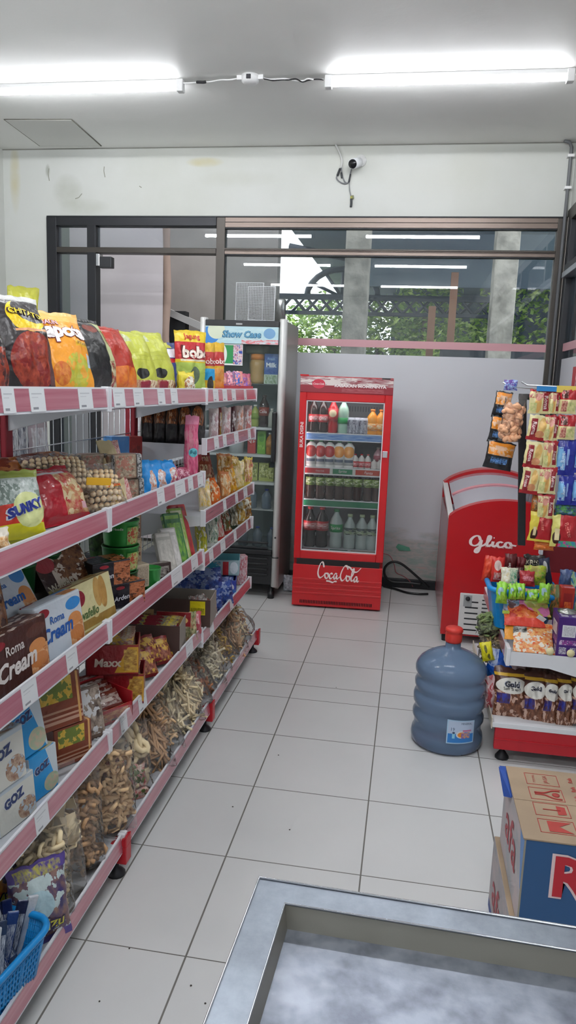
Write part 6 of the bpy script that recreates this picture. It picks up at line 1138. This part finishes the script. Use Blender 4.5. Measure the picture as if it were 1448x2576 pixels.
for x0, y0, x1, y1, k, w_, r_ in rows:
    cnt[r_] = cnt.get(r_, 0)+1; pos = 'left middle right'.split()[cnt[r_]-1]
    HB(x0, y0, x1, y1, 'cream and dark red biscuit sachet, %s one in the %s row of the hanging sachets' % (pos, r_), (M_va, M_vb, M_vc)[k], HY-.02-.004*cnt[r_], texts=(vt_(), vb_(), ())[k], group='cream and red biscuit sachets', ry=(5 if k == 1 else 0))
M_bt = pack('a81e26', [('d', -1, .1, -.3, 'd8c64a'), ('e', .22, .25, .16, .2, '3a1c14'), ('r', .16, .2, .3, .5, 'e0d0a0'), ('r', 0, 0, 1, .08, 'd8c64a'), ('r', 0, .93, 1, 1, 'd8c64a')], .3)
HB(1324, 1288, 1383, 1362, 'red and yellow chocolate sachet, left of the two at the bottom of the hanging rows', M_bt, texts=[('Better', .55, .6, .55, 'd87a70', (('ang', -1.3),))], ry=3)
HB(1380, 1296, 1449, 1376, 'red and yellow chocolate sachet with blue base, right of the two at the bottom', pack('a81e26', [('d', -1, .1, -.22, 'd0ca70'), ('e', .2, .3, .16, .2, '3a1c14'), ('r', .12, .22, .3, .58, 'e0d0a0'), ('n', .3, 0, 1, .2, 4, '2a8ab0', '5ab060', 'c84a90')], .3), HY-.03, texts=[('Better', .62, .55, .6, 'd87a70', (('ang', -1.2),))])
HB(1333, 1236, 1364, 1290, 'small brown chocolate sachet peeking out between the cream sachets', pack('8c4a1c', [('n', .1, .1, .9, .8, 3, '3a1c14', 'd0b080', 'b86a28')]), HY+.005)
HB(1340, 1362, 1392, 1384, 'orange see-through sachet hanging under the red and yellow ones', pack('b8561c', [('n', 0, 0, 1, 1, 4, 'b8561c', 'd87a28')]), HY)
M_b1 = pack('1f2a8c', [('n', 0, .15, .45, .8, 3, '4a8ac8', 'b8d0e8', '2a3a9c'), ('r', .5, .3, .62, .75, '8aa8d8'), ('r', .0, .25, .3, .75, '7ab0dc')], .28)
for x0, y0, x1, y1, lb in ((1393, 1106, 1443, 1196, 'dark blue sachet with light blue lettering, upper left of the blue group'), (1440, 1100, 1478, 1190, 'dark blue sachet cut off by the right edge, upper one'), (1398, 1196, 1438, 1270, 'dark blue sachet, lower left of the blue group'), (1434, 1192, 1475, 1272, 'dark blue sachet cut off by the right edge, lower one')):
    HB(x0, y0, x1, y1, lb, M_b1, HY-.025, .025, texts=[('Beng', .3, .5, .5, 'c8dcf0', (('ang', -PI/2),))])
HB(1392, 1266, 1450, 1300, 'teal and dark sachet under the blue sachets', pack('1f5a78', [('n', 0, 0, 1, 1, 4, '2a6a8c', '3a3a48', '4a8a4a')]), HY-.01)
M_ob = pack('1c1d22', [('n', .05, .5, .98, .95, 3, 'e0862a', 'e09838', 'd8b090'), ('r', .1, .84, .95, .95, 'e08a28'), ('n', .2, .2, .8, .42, 6, '5a8ac0', '20242c')], .35)
OY = 2.75
for i, (x0, y0, x1, y1, ry) in enumerate(((1233, 984, 1276, 1052, 8), (1222, 1046, 1270, 1114, 8), (1211, 1110, 1284, 1180, 8))):
    HB(x0, y0, x1, y1, 'black and orange snack sachet, %s of the hanging strip left of the black rack' % ('top', 'middle', 'bottom')[i], M_ob, OY-.01*i, .03, ry, group='black and orange strip', texts=[('momogi', .5, .3, .6, '5a8ac8')])
a, c = at(1278, 1112, 'y', 2.66), at(1278, 988, 'y', 2.66)
clearbag('cracker_bag', 'clear hanging bag of peach-coloured round crackers left of the black rack', .075, c.z-a.z, .05, (a.x, 2.66, a.z), 0, 0, lambda w, h, d, rg: curls(w, h, d, rg, 70, .008, .009, mat('cracker_peach', 'eeb48c', .5), 'ring'), fill=.72, seed=70, cname='crackers', ry=5, kind='pillow')
HB(1289, 1060, 1304, 1112, 'small red and clear packet hanging behind the peach cracker bag', pack('c8b4b4', [('n', .2, .4, .8, .7, 3, 'b04040', 'c8b4b4')]), 2.70)
# ---- goods on the shelf of the right gondola
ZR = .441
bk2 = thing('blue_basket', 'bright blue plastic basket of candy packs on the right-hand shelf', 'basket', (.48, 3.05, ZR+.012), 0); bk2.rotation_euler = (0, math.radians(3), 0)
basket(bk2, .27, .27, .165, M_bl, .72, .011, ribs=False)
def RB(x0, y0, x1, y1, y, lb, m, d=.03, rx=-10, name='snack_bag', cat='snack bag', z=None, **k):
    P = at((x0+x1)/2, y1, 'y', y); w = at(x1, y1, 'y', y).x-at(x0, y1, 'y', y).x; h = (at((x0+x1)/2, y0, 'y', y).z-P.z)/math.cos(math.radians(rx))
    return bag(name, lb, cat, m, w, h, d, (P.x, y, P.z), k.pop('rz', 0), rx, nu=10, nv=11, **k)
RB(1208, 1398, 1236, 1462, 3.08, 'orange-red candy pack sticking out of the blue basket, leftmost', pack('c8301c', [('n', .1, .1, .9, .9, 3, 'c8301c', 'd8502c')]), rx=0, ry=6)
RB(1232, 1402, 1264, 1464, 3.04, 'red and white candy pack in the blue basket', pack('c83028', [('e', .5, .68, .3, .2, 'd0b8b0'), ('n', .2, .1, .8, .4, 3, 'c83028', 'e0c8c0')]), rx=-4)
RB(1264, 1392, 1294, 1458, 3.08, 'dark red biscuit pack with white lettering in the blue basket', pack('5a1a1c', []), rx=0, texts=[('Arden', .4, .5, .75, 'd8d0cc', (('ang', PI/2),))])
RB(1290, 1402, 1318, 1460, 3.09, 'dark maroon pack beside the lettered one in the blue basket', pack('6a2026', [('n', .1, .1, .8, .6, 3, '6a2026', 'b8a8a0')]), rx=0)
RB(1258, 1432, 1302, 1474, 2.99, 'white and green pack lying across the front of the blue basket', pack('c8c8b0', [('n', .5, .1, 1, .9, 3, '3a8a6a', 'c8c8b0'), ('n', .1, .1, .5, .9, 3, 'c8b888', 'd8d8d0')]), rx=-25)
RB(1305, 1440, 1345, 1475, 2.99, 'red pack with pink lettering in the blue basket', pack('9c1c26', [('n', .2, .3, .9, .6, 5, '9c1c26', 'd88a98')]), rx=-25)
RB(1314, 1424, 1372, 1472, 3.02, 'green and yellow candy bag in the blue basket', pack('8ab02c', [('n', 0, .0, 1, 1, 3, '5a9a2c', 'c8c83a', 'a8a050')]), rx=-10)
RB(1312, 1396, 1368, 1430, 3.12, 'dark pack with cream lettering at the back of the blue basket', pack('2a2422', []), rx=0, texts=[('KRISPI', .5, .5, .8, 'c8c0a8')])
RB(1362, 1402, 1390, 1474, 3.05, 'dark navy pack leaning at the right of the blue basket', pack('2c3048', [('e', .5, .7, .2, .2, 'b8b8b8')]), rx=0, ry=-12)
gg = pack('8cc83c', [('e', .35, .6, .25, .2, '9ab8c8'), ('n', .3, .1, .9, .6, 3, '6aa82c', 'b8d84a')], .28)
for i, (a, b, c, d) in enumerate(((1245, 1466, 1274, 1518), (1276, 1470, 1297, 1508), (1294, 1468, 1319, 1508), (1322, 1484, 1352, 1512), (1352, 1468, 1382, 1518))):
    RB(a, b, c, d, 2.86, 'lime green candy bag in front of the blue basket, %s from the left' % ('first', 'second', 'third', 'fourth', 'fifth')[i], gg, .05, -6, group='lime green candy bags', wr=.009)
RB(1262, 1500, 1386, 1548, 2.86, 'flat green, orange and pink snack pack lying rearmost in the leaning stack', pack('a8b84a', [('n', 0, .1, .4, .5, 3, '2a8ab0', 'b8a8b8', '6a4a50'), ('n', .35, 0, 1, 1, 1.5, 'c8a060', '8cb040', 'c870a0')]), .02, -58)
RB(1266, 1532, 1372, 1576, 2.82, 'flat red and orange snack pack in the leaning stack on the right-hand shelf', pack('c83a28', [('n', 0, .3, 1, .9, 2.5, 'c83a28', 'd8823a', 'b02a20')]), .02, -55)
RB(1266, 1556, 1376, 1612, 2.79, 'flat orange-yellow snack pack in the leaning stack on the right-hand shelf', pack('d8902a', [('n', 0, .5, .5, 1, 3, 'd8a040', '7a8a8a', '3a2a1c'), ('n', .4, .1, 1, .5, 4, 'd87820', 'e0a848')]), .02, -52)
RB(1288, 1588, 1396, 1643, 2.745, 'flat snack pack with orange and cream food picture, frontmost of the leaning stack', pack('d88a48', [('n', 0, 0, 1, 1, 5, 'c8501c', 'e0b070', 'd8d0c0'), ('n', 0, .6, .35, 1, 2, 'd8d4d0', '2a2420')]), .025, -50)
tag(MB().box(0, 0, 0, .032, .002, .022, mat('price_card', 'd0d4d6', .4)).build('price_card', None, (at(1346, 1552, 'y', 2.80).x, 2.79, at(1346, 1552, 'y', 2.80).z), (.6, .5, 0), bevel=.001), 'white and blue price card lying on the green and pink snack pack', 'card')
P = at(1424, 1646, 'y', 2.735); w = .076
carton('purple_box', 'purple box with a white label and barcodes at the front of the right-hand shelf', 'box', pack('43216e', [('r', .2, .5, .82, .8, 'd4d4d8'), ('n', .25, .53, .78, .77, 14, 'd4d4d8', 'a8a8b0'), ('n', .1, .3, .9, .42, 8, '43216e', 'a04a98', 'c8b8d0'), ('n', .12, .06, .46, .24, 12, 'd8d8dc', '43216e'), ('n', .62, .06, .9, .24, 12, 'd8d8dc', '43216e')], .4, 0), w, at(1424, 1553, 'y', 2.735).z-ZR, .12, (P.x, 2.735, ZR), 0, bevel=.002)
P = at(1421, 1560, 'y', 2.88)
carton('red_snack_box', 'tall red and orange snack box standing behind the purple box', 'box', pack('a82a1c', [('r', .2, .1, .85, .9, '8c1c1c'), ('n', .3, .6, .8, .75, 5, 'd8782a', 'b03020'), ('n', .2, 0, 1, .4, 3, 'a8505a', 'c88a90')], .35, .1), .05, at(1421, 1478, 'y', 2.88).z-ZR, .05, (P.x, 2.88, ZR), 0)
tag(MB().lathe([(0, 0), (.03, 0), (.034, .004), (.034, .014), (.0, .022)], mat('tin_top', 'a8aaa4', .2, .8), 20).build('tin_lid', None, (at(1424, 1556, 'y', 2.80).x, 2.80, ZR+.145)), 'round silver tin lid lying on the purple box', 'lid')
RB(1424, 1440, 1462, 1560, 2.95, 'green pouch cut off by the right edge on the right-hand shelf', pack('3a8a4a', [('n', 0, 0, 1, 1, 2, '3a8a4a', 'a8b8a0', '2a6a9c')]), .04, 0)
RB(1402, 1432, 1436, 1490, 3.05, 'dark blue translucent rounded pack before the wire back', pack('3a4a78', [('n', 0, 0, 1, 1, 2, '3a4a78', '5a6a90')]), .05, 0)
RB(1376, 1470, 1412, 1560, 2.93, 'brown-orange snack bag beside the tall red box', pack('a8703c', [('n', 0, 0, 1, 1, 3, '7a5a3c', 'c88a48', '5a6a3a')]), .05, 0)
for i, (x, y) in enumerate(((1336, 1648), (1388, 1650))):
    p = at(x, y-8, 'y', 2.735); tag(MB().lathe([(0, 0), (.014, 0), (.014, .003), (0, .004)], mat('disc_cream', 'd8cfa0', .5), 16).build('round_sweet', None, (at(x+45, y-6, 'y', 2.73).x, 2.722, ZR+.02), (PI/2-.2, 0, 0)), 'small cream round sweet at the front edge of right-hand shelf, %s one' % ('left', 'right')[i], 'sweet')
# ---- goods on the base shelf
ZF = .166
br = pack('4a2a20', [('n', 0, 0, 1, .55, 4, '4a2418', '8a5a40', 'c0a090'), ('e', .5, .66, .46, .16, 'd6d4cc'), ('r', 0, .84, 1, .9, 'c8a030'), ('n', .05, .3, .45, .5, 4, '2a3a9c', '4a2a20')], .28)
bx = [(1236, 1690, 1325, 1805), (1308, 1700, 1372, 1822), (1358, 1706, 1404, 1826), (1394, 1706, 1438, 1826), (1430, 1704, 1472, 1822)]
for i, (a, b, c, d) in enumerate(bx):
    RB(a, b, c, d, 2.79-.01*i, 'brown bread bag with a white cloud label on the bottom shelf, %s from the left' % ('first', 'second', 'third', 'fourth', 'fifth')[i], br, .07, -14, group='brown bread bags', wr=.011, name='bread_bag', cat='bread bag', texts=[('Gold', .5, .69, .42, '2a2c38', (('out', 'b8bcc8'), ('bold', .05)))] + ([('Soft Bread', .5, .6, .5, '5a5a58')] if i == 0 else []))
for i, px in enumerate((1335, 1385, 1430)): RB(px-40, 1668, px+40, 1740, 2.93, 'dark brown bread bag lying behind the front row, %s' % ('left', 'middle', 'right')[i], pack('4a3028', [('n', 0, 0, 1, 1, 3, '3a2018', '8a6a5c', '6a4434')]), .08, -30, name='bread_bag', cat='bread bag', group='rear brown bread bags', wr=.012)
RB(1212, 1700, 1262, 1782, 2.86, 'pink bread bag hanging over the left edge of the bottom shelf', pack('c8a0a0', [('n', 0, 0, 1, 1, 2, 'c89a9c', 'd8c0c0', 'b04a50')]), .05, 0, name='bread_bag', cat='bread bag', wr=.01)
RB(1272, 1664, 1318, 1720, 2.88, 'grey-pink crumpled bread bag behind the first brown one', pack('a88f90', [('n', 0, 0, 1, 1, 2, '9a8084', 'c8b0b0')]), .05, 0, name='bread_bag', cat='bread bag', wr=.01)
RB(1212, 1636, 1286, 1712, 2.90, 'deep blue snack bag hanging at the left side of the right-hand shelf unit', pack('0f4aa8', [('n', 0, .5, .3, 1, 3, '0f4aa8', 'c8d4e8'), ('n', 0, 0, 1, .3, 3, '0f3a90', '3a8ac8')]), .06, 0, ry=10, wr=.012)
RB(1213, 1614, 1244, 1662, 2.87, 'bright yellow ring-shaped packet on the blue snack bag', pack('d8d020', [('e', .42, .68, .12, .2, '5a5a20'), ('e', .6, .28, .12, .16, '6a6a28')]), .03, 0, ry=-14)
dv = lambda w, h, d, rg: curls(w, h, d, rg, 90, .0045, .017, mat('dried_olive', '8c8a5c', .7), 'curl')
for i, (a, b, c, d, m_, lb) in enumerate(((1194, 1552, 1262, 1602, mat('dried_green', '7a8a58', .7), 'clear bag of dried green and cream vegetables, upper one left of the right-hand shelf'), (1198, 1592, 1272, 1668, mat('dried_tan', 'a8946c', .7), 'clear bag of tan dried snacks, lower one left of the right-hand shelf'))):
    P = at((a+c)/2, d, 'y', 3.0); w = at(c, d, 'y', 3.0).x-at(a, d, 'y', 3.0).x; h = at((a+c)/2, b, 'y', 3.0).z-P.z
    clearbag('dried_snack_bag', lb, w, h, .08, (P.x, 3.0, P.z), 0, 0, lambda w, h, d, rg: curls(w, h, d, rg, 80, .005, .016, m_, 'curl'), fill=.95, seed=80+i, cname='dried_pieces', kind='pillow')
# ================================================================== CARTONS ON THE FLOOR
ZK1, ZK2 = .21, .42
A_ = at(1318, 2110, 'z', ZK2); B_ = at(1275, 1930, 'z', ZK2)
cx0, cy0, cy1 = A_.x, A_.y, B_.y
M_kr = mat('kraft', '917e69', .75, var=(8, '9c8871', .4, .6)); M_kb = mat('carton_blue', '1f4f94', .55, var=(4, '24589c', .4, .6)); M_inkr = mat('carton_redink', '9c3a34', .7)
side_m = pack('a8a8ac', [('n', .0, .0, 1, 1, 1.2, 'b8a8a8', '9a9ca0'), ('d', .9, .25, 1.0, '5a80b4')], .6, 0)
lw = .42; cw = thing('paper_carton', 'upper carton with kraft top and blue front with big red lettering, on the lower carton', 'carton', (cx0, cy0, ZK1)); D_ = cy1-cy0; hh = ZK2-ZK1
m = MB(); m.box(0, 0, 0, lw, D_, hh-.001, pack('264f7c', [('e', .58, .66, .33, .42, 'b8a4a4'), ('r', 0, 0, .012, 1, '8a8478'), ('n', .5, .12, .9, .22, 6, '264f7c', '8c3a40')], .55, 0), M_kr, side_m)
m.build('carton_body', cw, bevel=.003)
m = MB(); m.box(-.002, -.002, hh-.001, lw, D_*.5-.001, hh+.003, M_kr).box(-.002, D_*.5+.001, hh-.001, lw, D_+.002, hh+.003, M_kr); fl_ = m.build('top_flaps', cw, bevel=.001)
TS = lambda o=.0036: (lambda u, v: (u, v, hh+o))
for i, (y0, ty) in enumerate(((.03, 'tear'), (.10, 'umbrella'), (.17, 'hands'), (.24, 'text'))):
    X0, X1, Y0, Y1 = .04, .12, y0, y0+.055; m = MB()
    for (a, b, c, d) in ((X0, Y0, X1, Y0+.0015), (X0, Y1-.0015, X1, Y1), (X0, Y0, X0+.0015, Y1), (X1-.0015, Y0, X1, Y1)): m.box(a, b, hh+.003, c, d, hh+.0038, M_inkr)
    S_ = TS(.004)
    if ty == 'tear': m.add([S_(X0+.02, Y0+.006), S_(X1-.006, Y0+.006), S_(X0+.045, Y0+.028), S_(X1-.006, Y0+.048), S_(X0+.02, Y0+.048)], [(0, 1, 2, 4), (2, 3, 4)], M_inkr)
    if ty == 'umbrella':
        m.add([S_(X1-.028, Y0+.008), S_(X1-.008, Y0+.012), S_(X1-.008, Y0+.043), S_(X1-.028, Y0+.047)], [(0, 1, 2, 3)], M_inkr); m.tube([(X0+.02, Y0+.027, hh+.004), (X1-.02, Y0+.027, hh+.004)], .0012, M_inkr, 4)
    if ty == 'hands':
        for sg in (-1, 1): m.tube(catmull([(X0+.012, Y0+.027+sg*.004, hh+.004), (X0+.035, Y0+.027+sg*.005, hh+.004), (X0+.055, Y0+.027+sg*.017, hh+.004), (X1-.006, Y0+.027+sg*.019, hh+.004)], 4), .0022, M_inkr, 4)
        m.lathe([(0, hh+.003), (.009, hh+.003), (.009, hh+.005), (0, hh+.005)], M_inkr, 12, X1-.018, Y0+.027)
    if ty == 'text':
        for j, tx in enumerate(('TOLONG', 'JAGA')): m.text(tx, M_inkr, S_, X0+.02+j*.03, Y0+.028, w=.038, ang=PI/2)
    m.build('printed_symbol', fl_)
m = MB()
for c_ in range(4):
    for r_ in range(7): m.text('Rafa', M_inkr, TS(.004), .15+c_*.06, .02+r_*.043, w=.024, ang=PI/2, bold=.02)
m.build('printed_words', fl_)
fS = lambda o=.0012: (lambda u, v: (u*lw, -o, v*hh)); m = MB()
m.text('Rafa', mat('ink_e0c0c0', 'd8c0c0', .5), fS(), .43, .62, w=.53, aspect=lw/hh, bold=.05); m.text('Rafa', mat('carton_redink2', 'b02430', .55), fS(.002), .43, .62, w=.51, aspect=lw/hh, bold=.03)
m.text('A special paper from', mat('ink_222230', '222230', .6), fS(), .55, .90, w=.5, aspect=lw/hh); m.build('front_lettering', cw)
m = MB(); sS = lambda u, v: (-.0012, (1-u)*D_, v*hh); m.text('afa', mat('ink_a04448', '9c4048', .6), sS, .50, .55, w=.55, h=.42, aspect=D_/hh, bold=.01); m.build('side_lettering', cw)
fb = MB(); fb.add([(-.002, D_-.01, hh), (-.016, D_+.012, hh-.004), (-.013, D_-.09, hh-.03), (0, D_-.13, hh-.01), (.05, D_+.006, hh), (0, D_-.005, hh+.002)], [(0, 1, 2, 3), (1, 0, 5), (1, 5, 4)], mat('flap_blue', '1f4490', .6))
fb.add([(-.004, D_-.01, hh-.003), (-.018, D_+.012, hh-.007), (-.015, D_-.09, hh-.033), (-.002, D_-.13, hh-.013)], [(3, 2, 1, 0)], mat('flap_blue')); fb.build('torn_flap', cw)
c2 = at(1264, 2092, 'z', ZK1); x2 = cx0-.012
m = MB().box(x2, cy0+.0, 0, cx0+lw, cy1+.02, ZK1-.002, pack('1f4f94', [('n', .1, .5, .9, 1, 2, '1f4f94', 'b89a98')], .55, 0), M_kr, pack('a8a4a4', [('n', 0, 0, 1, 1, 1.3, 'a89a9a', '8a8c90'), ('r', 0, 0, 1, .14, '2a3f7a')], .6, 0))
lw2 = m.build('paper_carton', bevel=.003); tag(lw2, 'lower carton with grey side and pale lettering standing on the floor under the upper one', 'carton')
m = MB(); m.text('afa', mat('ink_a04448'), lambda u, v: (x2-.0012, cy1+.02-u*(D_+.02), v*ZK1), .42, .5, w=.5, h=.42, aspect=D_/ZK1, bold=.01); m.build('side_lettering', lw2)
# ================================================================== STEEL COUNTER TRAY
s = NT('brushed_steel'); tc = s.n('ShaderNodeTexCoord'); nz = s.n('ShaderNodeTexNoise', i_Scale=9.0, i_Detail=8.0, i_Roughness=.7); s.l(tc.outputs['Object'], nz.inputs['Vector'])
mr = s.n('ShaderNodeMapRange'); mr.inputs[1].default_value = .35; mr.inputs[2].default_value = .7; s.l(nz.outputs[0], mr.inputs[0]); s.l(s.mix(mr.outputs[0], '767c86', '969ea8'), s.b.inputs['Base Color'])
s.b.inputs['Metallic'].default_value = .75; m3 = s.n('ShaderNodeMapRange'); m3.inputs[3].default_value = .26; m3.inputs[4].default_value = .5; s.l(nz.outputs[0], m3.inputs[0]); s.l(m3.outputs[0], s.b.inputs['Roughness']); s.bump(3, .12, .01, 2); M_st = s.m
M_steel2 = noisy_wall('steel_basin', '5f6470','858b97','b4b9c4', 34, .36, 30, .08); M_steel2.node_tree.nodes['Principled BSDF'].inputs['Metallic'].default_value = .6
TZ = .75; o0 = at(652, 2209, 'z', TZ); o1 = at(1448, 2335, 'z', TZ); o2 = at(513, 2576, 'z', TZ); i0 = at(716, 2274, 'z', TZ); i1 = at(1448, 2402, 'z', TZ); i2 = at(619, 2576, 'z', TZ)
dx = (o1-o0).normalized(); dy = (o2-o0).normalized(); LX, LY = .95, .62
O = [o0, o0+dx*LX, o0+dx*LX+dy*LY, o0+dy*LY]; ew = .036
I = [i0, i0+dx*(LX-.09), i0+dx*(LX-.09)+dy*(LY-.09), i0+dy*(LY-.09)]
ct = thing('steel_counter', 'stainless steel checkout counter top with a raised rim in the near right corner', 'counter', (0, 0, 0))
dn = lambda P, z: [Vector((p.x, p.y, z)) for p in P]
m = MB(); n4 = [(i, (i+1) % 4, (i+1) % 4+4, i+4) for i in range(4)]
m.add([tuple(p) for p in O+I], [f[::-1] for f in n4], M_st); m.add([tuple(p) for p in dn(O, TZ-.035)+O], [f[::-1] for f in n4], M_st)
m.add([tuple(p) for p in dn(O, TZ-.035)+dn(I, TZ-.035)], n4, M_st)
m.tube([tuple(p+Vector((0, 0, .0005))) for p in O], .0022, mat('steel_edge', 'c9ced4', .2, .9), 6, closed=True); m.tube([tuple(p+Vector((0, 0, .0005))) for p in I], .0018, mat('steel_edge'), 6, closed=True)
m.build('rim', ct)
c_ = sum(I, Vector())/4; J = [p+(c_-p).normalized()*.006 for p in dn(I, TZ-.032)]
m = MB(); m.add([tuple(p) for p in I+J], [f[::-1] for f in n4], mat('steel_inner', '98958b', .35, .45)); m.add([tuple(p) for p in J], [(3, 2, 1, 0)], M_steel2); m.add([tuple(p-Vector((0, 0, .006))) for p in J], [(0, 1, 2, 3)], M_steel2); m.build('basin', ct)
c_ = sum(O, Vector())/4
for p in O: q = p+(c_-p)*.12; MB().box(q.x-.018, q.y-.018, 0, q.x+.018, q.y+.018, TZ-.034, M_st).build('leg', ct, bevel=.003)
